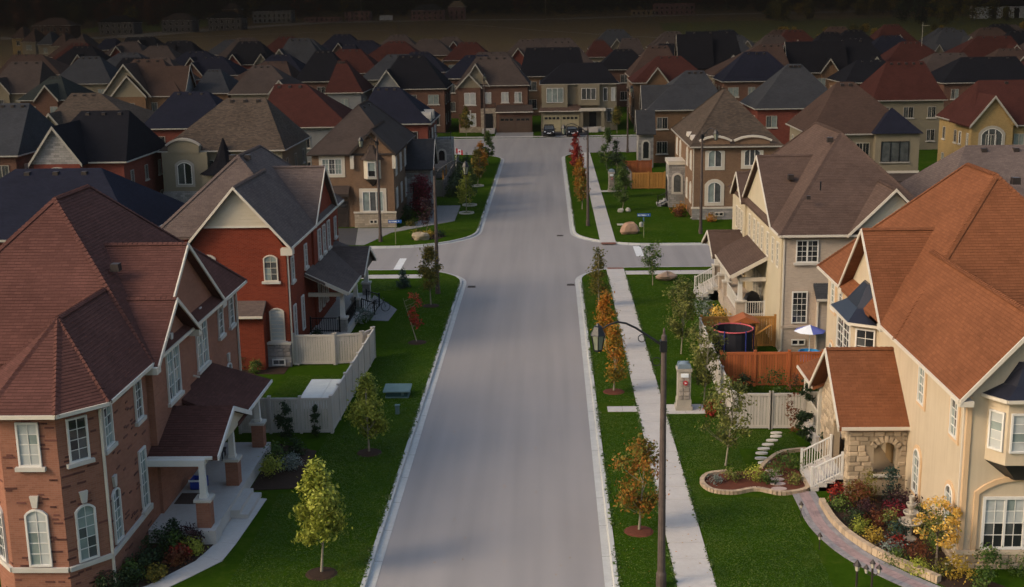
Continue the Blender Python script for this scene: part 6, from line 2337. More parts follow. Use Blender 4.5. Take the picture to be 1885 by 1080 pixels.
for k, (x, y, r, h, lf, lb, n, s) in enumerate((
        (12.2, 51.0, 0.45, 0.75, 'red', 'dark red mum in a pot at the foot of the stucco house steps', 500, 0.05),
        (13.0, 50.2, 0.7, 1.1, 'rust', 'rusty orange shrub left of the stone portico window', 700, 0.055),
        (13.6, 50.9, 0.6, 1.3, 'fade', 'green-orange shrub under the stone portico window', 600, 0.055),
        (14.5, 50.6, 0.55, 1.7, 'spruce', 'blue-green spruce in the portico corner', 800, 0.055),
        (14.4, 49.2, 0.9, 1.2, 'purple', 'large dark purple shrub against the stucco wall', 1100, 0.06),
        (13.0, 49.0, 0.6, 0.8, 'purple', 'low purple barberry beside the red mum', 600, 0.05),
        (13.1, 47.9, 0.45, 0.8, 'rust', 'rust red shrub in the middle of the stucco house bed', 450, 0.05),
        (12.4, 47.6, 0.5, 0.6, 'lime', 'round light green shrub beside the low sandstone wall', 600, 0.045),
        (13.7, 47.6, 0.45, 1.0, 'olive', 'upright green shrub in front of the purple one', 450, 0.05),
        (13.7, 46.8, 0.55, 0.8, 'spruce', 'blue-green mound beside the tiered fountain', 600, 0.045),
        (12.6, 46.4, 0.4, 0.7, 'yellow', 'yellow grassy clump at the low sandstone wall', 300, 0.06),
        (13.1, 45.6, 0.5, 0.6, 'silver', 'grey-green mound near the fountain front', 500, 0.045),
        (13.9, 44.9, 0.55, 0.7, 'rust', 'dark red shrub in front of the fountain', 500, 0.05),
        (13.7, 43.8, 0.6, 0.5, 'lime', 'low bright green mound at the bottom of the stucco house bed', 600, 0.045),
        (15.0, 43.2, 0.6, 0.9, 'yellow', 'yellow-orange shrub at the corner of the stucco house', 500, 0.055),
        (16.1, 43.5, 0.5, 1.1, 'green', 'green shrub under the wide arched window', 500, 0.055),
        (17.3, 43.6, 0.45, 0.9, 'green', 'round green shrub right of the wide arched window corner', 400, 0.05),
        (12.1, 49.9, 0.5, 0.6, 'green', 'green shrub behind the low sandstone wall beside the red mum', 500, 0.05),
        (12.5, 48.5, 0.5, 0.6, 'dark', 'dark green mound behind the sandstone wall', 500, 0.05),
        (14.0, 48.4, 0.6, 0.9, 'crimson', 'deep red shrub between purple shrub and fountain', 600, 0.05),
        (14.9, 47.6, 0.6, 1.0, 'dark', 'dark green shrub against the stucco wall behind the fountain', 600, 0.055),
        (14.9, 46.0, 0.5, 0.9, 'green', 'green shrub between fountain and stucco wall', 500, 0.055),
        (13.4, 46.2, 0.4, 0.5, 'red', 'low red flowers beside the fountain', 350, 0.045),
        (13.0, 44.7, 0.5, 0.5, 'green', 'low green mound at the bend of the sandstone wall', 450, 0.045),
        (14.6, 43.6, 0.5, 0.6, 'fade', 'olive shrub below the golden hydrangea', 400, 0.05),
        (12.9, 51.0, 0.5, 0.9, 'fade', 'autumn shrub at the portico corner beside the steps', 450, 0.05),
        (15.6, 42.6, 0.5, 0.7, 'green', 'green shrub at the very bottom of the stucco house bed', 450, 0.05),
        (10.9, 54.9, 0.75, 0.6, 'green', 'spreading green plant in the red mulch by the porch', 600, 0.06),
        (10.2, 54.0, 0.5, 0.5, 'green', 'low green plant beside the stepping stones', 350, 0.05),
        (10.8, 53.1, 0.45, 0.4, 'olive', 'small green plant between stepping stones and steps', 300, 0.05),
        (9.1, 53.4, 0.5, 0.6, 'lime', 'light green plant in the kidney-shaped bed', 350, 0.055),
        (9.6, 52.9, 0.45, 0.5, 'green', 'mid green plant in the kidney-shaped bed', 350, 0.055),
        (8.3, 53.6, 0.5, 0.5, 'olive', 'olive plant round the tree foot in the kidney-shaped bed', 350, 0.055),
        (7.3, 53.1, 0.4, 0.3, 'silver', 'grey ground cover in the round end of the kidney-shaped bed', 250, 0.05),
        (12.3, 58.2, 0.35, 3.0, 'dark', 'tall slim cypress in front of the stucco house porch', 2200, 0.06),
        (13.0, 56.4, 0.3, 1.6, 'dark', 'short slim cypress beside the porch railing', 1200, 0.055),
        (12.0, 59.6, 0.4, 3.2, 'rust', 'tall thin reddish shrub by the white gate', 350, 0.07),
        (8.4, 62.6, 0.55, 0.8, 'red', 'red and orange plant at the foot of the mailbox tree', 350, 0.06),
        (8.9, 63.4, 0.5, 0.9, 'olive', 'green shrub behind the stone mailbox pillar', 350, 0.06),
        (10.6, 66.6, 0.7, 0.9, 'dark', 'dark shrub behind the white gate at the brown fence', 350, 0.07),
        (12.4, 66.4, 0.9, 1.2, 'green', 'green shrub in front of the brown wooden fence', 450, 0.07),
        (14.2, 66.6, 0.8, 1.0, 'dark', 'dark green shrub beside the stucco house back wall', 350, 0.07),
        (10.6, 84.5, 0.9, 1.3, 'silver', 'grey-white flowering shrub in front of the beige house porch', 500, 0.08),
        (11.2, 82.3, 0.8, 1.2, 'gold', 'pale yellow hydrangea in front of the beige house porch', 400, 0.08),
        (10.2, 80.2, 0.7, 1.0, 'green', 'green shrub at the corner of the beige house porch', 350, 0.08),
        (13.3, 127.4, 0.8, 0.9, 'rust', 'rusty shrub in the raised bed of the far right corner house', 350, 0.1),
        (13.6, 129.6, 0.8, 1.0, 'orange', 'orange shrub in the raised bed of the far right corner house', 350, 0.1),
        (16.0, 124.0, 0.5, 0.8, 'orange', 'orange and yellow flower ball left of the basement window, far right', 300, 0.09),
        (18.6, 124.2, 0.5, 0.7, 'red', 'pink-red flower ball right of the basement window, far right', 300, 0.09),
)):
    bush(lb, x, y, r, h, lf, 300 + k, n, s, shape='col' if 'cypress' in lb else ('cone' if 'spruce in' in lb else 'ball'))

# golden hydrangea standard: trunk with round flower heads
t = thing('hydrangea_tree', (14.5, 44.4, 0), 'standard hydrangea with large golden flower heads at the stucco house corner', 'tree')
tr = B().tube([(14.5, 44.4, 0), (14.52, 44.4, 0.9), (14.48, 44.42, 1.5)], [0.05, 0.04, 0.03], 6)
rg = np.random.default_rng(77)
heads = []
for k in range(64):
    a, u = rg.uniform(0, 6.28), rg.uniform(-0.75, 1)
    rr = math.sqrt(1 - u * u)
    heads.append(V(14.5 + 0.8 * rr * math.cos(a), 44.4 + 0.8 * rr * math.sin(a), 1.75 + 0.95 * u))
for k in range(0, 64, 4):
    tr.tube([(14.48, 44.42, 1.3), heads[k]], [0.02, 0.008], 4, False)
tr.build('trunk', BARK, t, uv=False)
cs = np.array([[p.x - 14.5, p.y - 44.4, p.z] for p in heads])
pk = np.repeat(np.arange(64), 26)
off = rg.normal(0, 1, (64 * 26, 3))
off /= np.linalg.norm(off, axis=1)[:, None]
inst('flower_heads', leaves_mesh('flower_heads', cs[pk] + off * 0.125, off, 0.055, LEAF['gold'], rg), t, local=True)
p2 = rg.normal(0, 0.34, (500, 3)) + np.array([0, 0, 1.7])
inst('crown', leaves_mesh('crown', p2, rg.normal(0, 1, (500, 3)), 0.07, LEAF['olive'], rg), t, local=True)

# ------------------------------------------------------------------ street lamps
POLE = paint('pole_brown_concrete', (0.085, 0.062, 0.052), 0.75, 0.25, 0, 4.0)
LGLASS = glass('lantern_glass', (0.20, 0.21, 0.16), 0.2, 0.2)
LAMP = {}


def lamp_parts():
    p = B()
    p.lathe((0, 0, 0), [(0.2, 0), (0.19, 0.5), (0.15, 0.6), (0.095, 9.5), (0.095, 9.56), (0.05, 9.62), (0.04, 9.75), (0.015, 9.85)], 12)
    LAMP['pole'] = p.mesh('pole', POLE, smooth=False)
    a = B()
    pts = [V(-0.02, 0, 9.2), V(-0.5, 0, 9.52), V(-1.0, 0, 9.86), V(-1.35, 0, 10.03), V(-1.65, 0, 10.08), V(-1.95, 0, 9.98), V(-2.2, 0, 9.82)]
    a.tube(pts, [0.05, 0.045, 0.04, 0.04, 0.035, 0.03, 0.03], 7)
    a.box(-0.14, 0.1, -0.13, 0.13, 9.0, 9.4)
    for c, r in ((V(-0.78, 0, 9.48), 0.13), (V(-0.26, 0, 8.62), 0.15)):
        ring_ = [c + V(r * math.cos(k * math.pi / 8), 0, r * math.sin(k * math.pi / 8)) for k in range(17)]
        a.tube(ring_, 0.018, 5, False)
    LAMP['arm'] = a.mesh('arm', BLACKM)
    f = B()
    cx = -2.33
    f.lathe((cx, 0, 0), [(0.30, 9.62), (0.27, 9.66), (0.15, 9.92), (0.08, 9.95), (0.05, 10.02)], 6)
    f.lathe((cx, 0, 0), [(0.155, 9.02), (0.165, 9.06), (0.165, 9.09)], 6)
    for k in range(6):
        t = 2 * math.pi * (k + 0.5) / 6
        f.tube([(cx + 0.16 * math.cos(t), 0.16 * math.sin(t), 9.06), (cx + 0.265 * math.cos(t), 0.265 * math.sin(t), 9.63)], 0.018, 4)
    LAMP['lantern'] = f.mesh('lantern', BLACKM)
    g = B()
    g.lathe((cx, 0, 0), [(0.15, 9.09), (0.25, 9.62)], 6)
    LAMP['glass'] = g.mesh('lantern_glass', LGLASS)
    bl = B().lathe((cx, 0, 0), [(0.03, 9.5), (0.06, 9.42), (0.05, 9.34), (0.01, 9.3)], 8)
    LAMP['bulb'] = bl.mesh('bulb', WHITE)


lamp_parts()


def lamp(x, y, rz, label, z=0.0):
    t = thing('street_lamp', (x, y, z), label, 'street lamp', 'black lantern street lamps')
    t.rotation_euler = (0, 0, rz)
    for k in ('pole', 'arm', 'lantern'):
        o = inst(k, LAMP[k], t, local=True)
        if k == 'lantern':
            inst('lantern_glass', LAMP['glass'], o, local=True)
            inst('bulb', LAMP['bulb'], o, local=True)
    return t


lamp(3.97, 42.8, 0, 'nearest street lamp, its black lantern hanging over the right verge')
lamp(-8.6, 92.4, math.pi, 'street lamp behind the dark green tree at the left near corner')
lamp(-15.9, 114.7, R(60), 'street lamp in front of the tan corner house left of the junction')
lamp(3.7, 122.4, 0, 'street lamp in the right verge just beyond the junction')
lamp(14.2, 117.2, R(115), 'street lamp in front of the arched-window corner house on the right')
lamp(-10.4, 201.2, R(-90), 'street lamp before the brown house closing the street', 1.05)
lamp(11.6, 187.2, R(100), 'street lamp beside the far right entrance tower at the street end')

# ------------------------------------------------------------------ street signs, mailboxes, boulders
SIGNB = paint('sign_blue', (0.012, 0.075, 0.26), 0.4, 0.05)
SIGNW = paint('sign_white', (0.75, 0.78, 0.82), 0.5, 0.03)
SPOST = paint('sign_post', (0.20, 0.21, 0.11), 0.6, 0.1)


def sign(x, y, label, seed, second=False):
    t = thing('street_sign', (x, y, 0), label, 'street sign')
    B().tube([(x, y, -0.05), (x, y, 2.1)], 0.035, 7).build('post', SPOST, t)
    bl = B().box(x - 0.62, x + 0.62, y - 0.075, y - 0.05, 2.0, 2.3).build('sign_blade', SIGNB, t)
    rg = random.Random(seed)
    px = x - 0.55
    q = B()
    for k in range(7):
        w = rg.uniform(0.07, 0.11)
        q.box(px, px + w * 0.35, y - 0.079, y - 0.0745, 2.08, 2.22)
        q.box(px + w * 0.35, px + w, y - 0.079, y - 0.0745, rg.choice((2.08, 2.15)), rg.choice((2.12, 2.19)))
        px += w + 0.028
    q.box(px + 0.06, px + 0.15, y - 0.079, y - 0.0745, 2.12, 2.2)
    q.build('lettering', SIGNW, bl)
    if second:
        B().prism([(x - 0.05, y - 0.7, 1.62), (x - 0.05, y + 0.5, 1.62), (x - 0.05, y + 0.5, 1.9), (x - 0.05, y - 0.7, 1.9)], (0.02, 0, 0)).build('sign_blade', SIGNB, t)
    return t


sign(-14.3, 113.2, 'blue street name sign on a thin post in the corner lawn left of the junction', 4)
sign(8.7, 115.4, 'blue street name sign on a thin post beside the boulder right of the junction', 6, True)


PILL = paint('pillar_stone', (0.36, 0.32, 0.26), 0.85, 0.15)


def mailbox(x, y, label, seed):
    """stone-faced community mailbox pillar on a plinth with a small round red badge"""
    t = thing('mailbox_pillar', (x, y, 0), label, 'mailbox')
    B().box(x - 0.44, x + 0.44, y - 0.42, y + 0.42, 0, 0.22).box(x - 0.38, x + 0.38, y - 0.37, y + 0.37, 0.22, 0.6).build('plinth', PILL, t)
    sh = B().box(x - 0.34, x + 0.34, y - 0.36, y + 0.36, 0.6, 2.15).build('shaft', PILL, t)
    me = chamfer_mesh('stone', rockmat('stone_pillar', (0.30, 0.26, 0.22), 0.3))
    stones(sh, (x - 0.3, y - 0.36, 0.62), (1, 0), (0, -1), 0.6, 1.2, me, seed, (), (0.2, 0.3), (0.22, 0.4))
    B().box(x - 0.4, x + 0.4, y - 0.42, y + 0.42, 2.15, 2.28).build('cap', PILL, t)
    b = B()
    for s in (-1, 1):
        b.prism([(x - 0.36, y + s * 0.3 - 0.03, 2.3), (x + 0.36, y + s * 0.3 - 0.03, 2.3), (x + 0.3, y + s * 0.3 - 0.03, 2.55), (x - 0.3, y + s * 0.3 - 0.03, 2.55)], (0, 0.06, 0))
    b.lathe((x, y, 2.3), [(0.33, 0.0), (0.31, 0.18), (0.18, 0.3), (0.05, 0.34)], 12)
    b.build('hood', paint('mailbox_hood', (0.17, 0.22, 0.26), 0.5), t)
    B().box(x - 0.2, x + 0.2, y - 0.45, y - 0.36, 1.86, 2.05).build('name_plate', SIGNW, t)
    bd = B()
    bd.prism([(x + 0.05 + 0.13 * math.cos(k * math.pi / 8), y - 0.46, 1.55 + 0.13 * math.sin(k * math.pi / 8)) for k in range(16)], (0, 0.04, 0))
    bo = bd.build('badge', paint('badge_red', (0.42, 0.02, 0.025), 0.4), t)
    B().prism([(x - 0.02, y - 0.475, 1.5), (x + 0.13, y - 0.475, 1.55), (x - 0.02, y - 0.475, 1.62), (x + 0.02, y - 0.475, 1.555)], (0, 0.012, 0)).build('emblem', SIGNW, bo)
    return t


mailbox(7.0, 63.9, 'stone mailbox pillar with a red round badge beside the pavement, nearest', 31)
mailbox(7.2, 146.4, 'stone mailbox pillar half hidden by dense trees beyond the junction', 32)


def boulder(x, y, sx, sy, sz, label, col, seed):
    rg = random.Random(seed)
    b = B()
    n, m = 12, 7
    rows = []
    ph = [rg.uniform(0, 6.28) for _ in range(6)]
    for i in range(m + 1):
        th = math.pi * i / m
        row = []
        for j in range(n):
            a = 2 * math.pi * j / n
            k = 1 + 0.13 * math.sin(2 * a + ph[0]) + 0.09 * math.sin(3 * a + ph[1] + 2 * th) + 0.08 * math.cos(4 * th + ph[2]) + rg.uniform(-0.05, 0.05)
            row.append(V(x + sx * k * math.sin(th) * math.cos(a), y + sy * k * math.sin(th) * math.sin(a), sz * 0.42 + sz * 0.62 * k * math.cos(th)))
        rows.append(row)
    for i in range(m):
        for j in range(n):
            b.poly([rows[i + 1][j], rows[i + 1][(j + 1) % n], rows[i][(j + 1) % n], rows[i][j]])
    return single('boulder', b, rockmat('boulder_' + str(seed), col, 0.1), label, 'boulder', base=(x, y, 0))


boulder(7.5, 117.6, 0.85, 0.6, 1.0, 'large pinkish boulder on the far corner lawn right of the junction', (0.42, 0.26, 0.17), 1)
boulder(9.1, 96.6, 0.85, 0.5, 0.6, 'low pinkish boulder on the near corner lawn right of the junction', (0.42, 0.29, 0.21), 2)
boulder(-12.2, 115.4, 0.75, 0.5, 0.7, 'tan boulder in the corner flower bed left of the junction', (0.34, 0.27, 0.18), 3)
boulder(7.4, 130.6, 0.3, 0.25, 0.4, 'small pale stone at the foot of a tree on the far right lawn, left one', (0.4, 0.38, 0.33), 4)
boulder(8.2, 130.9, 0.3, 0.25, 0.4, 'small pale stone at the foot of a tree on the far right lawn, right one', (0.4, 0.38, 0.33), 5)
boulder(8.9, 121.5, 0.25, 0.25, 0.45, 'small pale rounded stone behind the boulder on the far right lawn', (0.45, 0.45, 0.38), 6)
single('stone_slab', B().box(6.6, 7.5, 122.3, 122.8, 0.0, 0.1), STONEC, 'flat pale stone slab lying on the far right corner lawn', 'slab')


def tree_ring(x, y, r, label):
    t = thing('tree_ring_edging', (x, y, 0), label, 'edging')
    for k in range(14):
        a, c = 2 * math.pi * k / 14, 2 * math.pi * (k + 0.9) / 14
        B().bar((x + r * math.cos(a), y + r * math.sin(a), 0.07), (x + r * math.cos(c), y + r * math.sin(c), 0.07), 0.12, 0.14).build('edging_stone', STONEC, t)


tree_ring(-8.9, 131.0, 0.75, 'white stone ring round the first verge tree beyond the junction left')
tree_ring(-8.9, 136.5, 0.75, 'white stone ring round the second verge tree beyond the junction left')
tree_ring(-8.9, 152.0, 0.75, 'white stone ring round the third verge tree beyond the junction left')

# ------------------------------------------------------------------ fences
VINYL = wood('vinyl_white', (0.52, 0.475, 0.41), 0.06)
CEDAR = wood('cedar_orange', (0.46, 0.22, 0.055), 0.25)
CEDAR_R = wood('cedar_red', (0.40, 0.115, 0.038), 0.2)
GREYW = wood('weathered_wood', (0.20, 0.17, 0.15), 0.2)
fence('vinyl_fence', (-15.9, 60.2), (-11.2, 60.2), 1.85, 'white vinyl fence run facing the camera beside the brick porch', VINYL, bay=1.6)
fence('vinyl_fence', (-11.2, 60.35), (-10.95, 74.4), 1.85, 'long white vinyl fence run along the left lawn', VINYL, bay=2.0)
fence('vinyl_fence', (-15.6, 72.9), (-13.2, 72.9), 1.85, 'white vinyl fence panel next to the red brick wall', VINYL, bay=2.4)
fence('vinyl_fence', (-13.1, 72.95), (-11.6, 73.3), 1.85, 'white vinyl gate with latch behind the yard', VINYL, bay=1.5)
fence('vinyl_fence', (-11.5, 73.35), (-11.05, 74.3), 1.85, 'short angled white vinyl panel at the far corner of the yard', VINYL, bay=1.0)
fence('vinyl_fence', (9.2, 60.5), (11.0, 60.5), 1.85, 'white vinyl fence panel next to the stepping stones, left', VINYL, bay=1.8)
fence('vinyl_fence', (11.05, 60.5), (12.7, 60.5), 1.85, 'white vinyl gate panel beside the tall cypress', VINYL, bay=1.7)
fence('vinyl_fence', (12.75, 60.7), (15.2, 60.7), 1.85, 'white vinyl fence panel behind the stucco house porch', VINYL, bay=2.4)
fence('vinyl_fence', (9.15, 60.7), (9.3, 76.0), 1.85, 'cream vinyl side fence behind the right lawn trees', VINYL, bay=2.2)
fence('wooden_fence', (9.5, 67.9), (15.2, 67.9), 1.95, 'red-brown wooden fence between the stucco and beige houses', CEDAR_R, bay=2.0)
fence('wooden_fence', (9.4, 76.3), (14.0, 76.3), 1.95, 'orange cedar fence behind the trampoline', CEDAR, bay=2.3)
fence('wooden_fence', (9.7, 148.0), (13.6, 148.0), 1.9, 'orange cedar fence beyond the junction on the right', CEDAR, bay=2.0)
fence('wooden_fence', (9.7, 148.0), (9.2, 160.0), 1.9, 'weathered side fence beyond the orange cedar one, right', GREYW, bay=2.4)
fence('wooden_fence', (9.3, 160.0), (13.0, 160.4), 1.9, 'red-brown back fence of the small yard beyond the cedar one', CEDAR_R, bay=2.0)
fence('wooden_fence', (-15.6, 143.2), (-12.3, 143.2), 1.9, 'grey wooden fence panel behind the crimson tree on the left', GREYW, bay=1.7)
fence('wooden_fence', (-12.3, 143.2), (-12.3, 168.0), 1.9, 'grey wooden side fence behind the far left hedge', GREYW, bay=2.5)
# gate brace on the yard gate
# ------------------------------------------------------------------ yard and lawn things
TEAL = paint('utility_teal', (0.10, 0.16, 0.155), 0.6, 0.15)
t = thing('utility_box', (-8.6, 66.6, 0), 'flat teal utility cabinet on the left lawn behind the second tree', 'utility box')
B().box(-9.25, -7.95, 66.05, 67.15, 0, 0.06).build('pad', TEAL, t)
B().box(-9.2, -8.0, 66.1, 67.1, 0.06, 0.34).build('cabinet', paint('utility_dark', (0.02, 0.06, 0.06), 0.5), t)
B().prism([(-9.35, 65.95, 0.34), (-7.85, 65.95, 0.34), (-7.85, 67.25, 0.42), (-9.35, 67.25, 0.42)], (0, 0, 0.07)).build('lid', TEAL, t)
B().box(-8.35, -8.2, 66.06, 66.1, 0.15, 0.3).build('label_plate', TEAL, t)
t = thing('utility_pedestal', (-8.25, 63.3, 0), 'small pale utility pedestal on the left lawn', 'pedestal')
B().prism([(-8.33, 63.2, 0), (-8.13, 63.2, 0), (-8.13, 63.4, 0), (-8.33, 63.4, 0)], (0, 0, 0.45)).build('body', TEAL, t)
B().box(-8.36, -8.1, 63.17, 63.43, 0.45, 0.5).build('lid', TEAL, t)
sl = structure('patio', B().box(-14.0, -11.6, 64.2, 69.6, 0.0, 0.02), CONC)
pm = B().box(0.01, 1.19, 0.01, 1.34, 0, 0.05).mesh('paving_slab', paint('patio_pale', (0.46, 0.50, 0.50), 0.8, 0.08))
for i in range(2):
    for j in range(4):
        inst('paving_slab', pm, sl, (-14.0 + i * 1.2, 64.2 + j * 1.35, 0.02))
# front walk of the brick house: single slabs
wk = structure('footpath', B().prism([(-13.7, 51.6, -0.04), (-12.6, 51.4, -0.04), (-12.95, 45.0, -0.04), (-14.9, 42.4, -0.04), (-16.3, 41.6, -0.04), (-16.9, 40.6, -0.04), (-16.0, 40.4, -0.04), (-15.8, 42.3, -0.04), (-14.0, 45.4, -0.04), (-13.65, 47.0, -0.04)], (0, 0, 0.045)), CONC)
q = [((-13.62, 51.6), (-12.6, 51.4)), ((-13.62, 50.0), (-12.65, 49.9)), ((-13.6, 48.4), (-12.72, 48.3)), ((-13.6, 46.8), (-12.8, 46.6)), ((-13.9, 45.5), (-12.95, 45.0)), ((-14.7, 44.1), (-13.8, 43.6)), ((-15.6, 42.7), (-14.7, 42.2)), ((-16.6, 41.4), (-15.7, 40.8))]
for k in range(len(q) - 1):
    a, b_, c, d = Vector(q[k][0]), Vector(q[k][1]), Vector(q[k + 1][1]), Vector(q[k + 1][0])
    m = (a + b_ + c + d) / 4
    pts = [m + (v - m) * 0.99 for v in (a, b_, c, d)]
    B().prism([(v.x, v.y, 0.006) for v in pts], (0, 0, 0.022)).build('paving_slab', CONC, wk)
# paved pad and bicycle by the red house
patch('paved_pad', [(-12.55, 84.0), (-11.3, 83.8), (-11.1, 87.2), (-13.4, 92.0), (-13.45, 88.3), (-12.55, 88.3)], PAVE, 0.02)


def bicycle(x, y, rz, label):
    t = thing('bicycle', (x, y, 0), label, 'bicycle')
    t.rotation_euler = (0, 0, rz)
    ORG[t.name] = V(0, 0, 0)
    for cx in (-0.5, 0.5):
        w = thing_part('wheel', t)
        rim = [V(cx + 0.33 * math.cos(k * math.pi / 10), 0, 0.35 + 0.33 * math.sin(k * math.pi / 10)) for k in range(21)]
        B().tube(rim, 0.022, 5, False).build('tyre', BLACKM, w)
        s = B()
        for k in range(8):
            s.tube([V(cx, 0, 0.35), rim[k * 2 + 1]], 0.004, 3, False)
        s.build('spokes', BLACKM, w)
    f = B()
    for a, c in (((-0.5, 0.35), (-0.1, 0.33)), ((-0.1, 0.33), (-0.22, 0.85)), ((-0.22, 0.8), (-0.5, 0.35)), ((-0.2, 0.78), (0.34, 0.8)), ((-0.1, 0.33), (0.36, 0.76)), ((0.33, 0.9), (0.5, 0.35))):
        f.tube([(a[0], 0, a[1]), (c[0], 0, c[1])], 0.02, 5)
    f.build('frame', BLACKM, t)
    B().bar((-0.36, 0, 0.9), (-0.1, 0, 0.92), 0.13, 0.06).build('saddle', BLACKM, t)
    B().tube([(0.36, -0.28, 1.0), (0.32, 0, 0.95), (0.36, 0.28, 1.0)], 0.017, 5).build('handlebar', BLACKM, t)


bicycle(-12.3, 86.5, R(25), 'black bicycle parked on the paved pad by the red house steps')

# trampoline with net in the yard behind the red-brown fence
t = thing('trampoline', (11.0, 73.0, 0), 'round trampoline with black net and pink rim in the yard on the right', 'trampoline')
c = (10.9, 73.2)
NET = paint('net_black', (0.018, 0.018, 0.024), 0.9)
B().lathe((c[0], c[1], 0.7), [(1.15, 0.0), (1.15, 0.02)], 20).build('mat', BLACKM, t)
netm = B()
for k in range(20):
    a, d = 2 * math.pi * k / 20, 2 * math.pi * (k + 1) / 20
    netm.poly([(c[0] + 1.2 * math.cos(a), c[1] + 1.2 * math.sin(a), 0.1), (c[0] + 1.2 * math.cos(d), c[1] + 1.2 * math.sin(d), 0.1), (c[0] + 1.2 * math.cos(d), c[1] + 1.2 * math.sin(d), 2.0), (c[0] + 1.2 * math.cos(a), c[1] + 1.2 * math.sin(a), 2.0)])
netm.build('net', NET, t)
B().tube([(c[0] + 1.22 * math.cos(k * math.pi / 12), c[1] + 1.22 * math.sin(k * math.pi / 12), 2.02) for k in range(25)], 0.045, 6, False).build('rim', paint('pink_foam', (0.50, 0.09, 0.10), 0.7), t)
for k in range(6):
    a = k * math.pi / 3
    B().tube([(c[0] + 1.27 * math.cos(a), c[1] + 1.27 * math.sin(a), 0), (c[0] + 1.27 * math.cos(a), c[1] + 1.27 * math.sin(a), 2.1)], 0.04, 6).build('leg', paint('blue_foam', (0.02, 0.03, 0.16), 0.7), t)
t = thing('climbing_frame', (12.1, 75.0, 0), 'orange wooden play frame behind the trampoline', 'play frame')
for x, y in ((11.2, 74.8), (12.6, 74.8), (11.2, 75.8), (12.6, 75.8)):
    B().box(x - 0.05, x + 0.05, y - 0.05, y + 0.05, 0, 2.0).build('leg', CEDAR, t)
B().prism([(11.0, 74.6, 1.95), (11.9, 74.6, 2.35), (12.8, 74.6, 1.95)], (0, 1.4, 0)).build('roof', paint('orange_canvas', (0.34, 0.10, 0.03), 0.7), t)
B().bar((12.6, 74.8, 1.2), (13.4, 74.2, 2.0), 0.1, 0.1).build('brace', CEDAR, t)

# parasol and paddling pool by the beige wall
t = thing('parasol', (15.6, 73.6, 0), 'blue and white parasol by the beige brick wall', 'parasol')
B().tube([(15.6, 73.6, 0), (15.6, 73.6, 2.1)], 0.025, 6).build('pole', WHITE, t)
PB = paint('parasol_blue', (0.12, 0.14, 0.42), 0.7)
for k in range(8):
    a, d = k * math.pi / 4, (k + 1) * math.pi / 4
    B().prism([(15.6, 73.6, 2.1), (15.6 + 0.95 * math.cos(a), 73.6 + 0.95 * math.sin(a), 1.72), (15.6 + 0.95 * math.cos(d), 73.6 + 0.95 * math.sin(d), 1.72)], (0, 0, -0.015)).build('canopy_panel', PB if k in (6, 7, 0, 3) else SIGNW, t)
t = thing('paddling_pool', (15.5, 73.1, 0), 'bright blue plastic tub under the parasol', 'tub')
tb = paint('tub_blue', (0.02, 0.22, 0.50), 0.35)
B().lathe((15.5, 73.1, 0), [(0.55, 0), (0.62, 0.5), (0.66, 0.52), (0.66, 0.58), (0.6, 0.58), (0.5, 0.1)], 16).build('shell', tb, t)
B().lathe((15.5, 73.1, 0), [(0.5, 0.40), (0.5, 0.41)], 16).build('water', glass('tub_water', (0.10, 0.32, 0.48), 0.1), t)
# covered barbecue on the porch
t = thing('barbecue', (13.3, 81.4, 1.0), 'black covered barbecue on the beige house porch', 'barbecue')
B().box(12.95, 13.75, 81.1, 81.7, 1.0, 1.75).build('cabinet', NET, t)
bb = B()
bb.prism([(12.8, 81.0, 1.75), (13.9, 81.0, 1.75), (13.75, 81.0, 2.25), (13.4, 81.0, 2.4), (13.0, 81.0, 2.2)], (0, 0.8, 0))
bb.build('cover', BLACKM, t)
# blue recycling box and doormat on the brick porch, bench
t = thing('recycling_box', (-15.5, 51.3, 0.6), 'blue recycling box on the brick porch beside the door', 'box')
BX = paint('recycling_blue', (0.02, 0.05, 0.30), 0.4)
b = B()
for (x0, x1, y0, y1) in ((-15.85, -15.8, 51.0, 51.6), (-15.25, -15.2, 51.0, 51.6), (-15.8, -15.25, 51.0, 51.04), (-15.8, -15.25, 51.56, 51.6)):
    b.box(x0, x1, y0, y1, 0.6, 1.05)
b.box(-15.85, -15.2, 51.0, 51.6, 0.6, 0.64)
b.build('body', BX, t)
B().box(-15.9, -15.15, 50.96, 51.0, 0.98, 1.06).build('handle', SIGNW, t)
single('doormat', B().box(-16.1, -15.0, 49.4, 50.6, 0.602, 0.622), paint('doormat_brown', (0.07, 0.045, 0.035), 0.95, 0.2), 'brown doormat on the brick porch in front of the door', 'doormat')
t = thing('porch_chair', (-15.6, 54.9, 0.6), 'dark chair on the brick porch behind the second column', 'chair')
B().box(-15.9, -15.3, 54.6, 55.2, 1.0, 1.08).build('seat', BLACKM, t)
B().box(-15.95, -15.88, 54.6, 55.2, 1.08, 1.6).build('backrest', BLACKM, t)
for x in (-15.87, -15.36):
    for y in (54.64, 55.16):
        B().box(x - 0.03, x + 0.03, y - 0.03, y + 0.03, 0.6, 1.0).build('leg', BLACKM, t)
# stepping stones
for k, (x, y) in enumerate(((10.0, 52.3), (10.05, 52.9), (10.1, 53.45), (10.12, 54.0), (10.1, 54.5), (9.9, 55.6), (9.85, 56.2), (10.0, 56.9), (10.2, 57.5), (10.5, 58.1), (10.8, 58.7), (11.1, 59.3), (11.2, 59.8))):
    near = k < 5
    b = B().lathe((x, y, 0.0), [(0.36 if near else 0.3, 0.0), (0.35 if near else 0.29, 0.06), (0.3, 0.065)], 12, 1.0, 0.62 if near else 0.5)
    single('stepping_stone', b, rockmat('stepping_rose', (0.42, 0.32, 0.28), 0.1) if near else STONEC, ('round pinkish stepping stone in the red mulch bed' if near else 'pale stepping stone on the lawn toward the white gate'), 'stepping stone', 'pinkish stepping stones' if near else 'pale stepping stones')
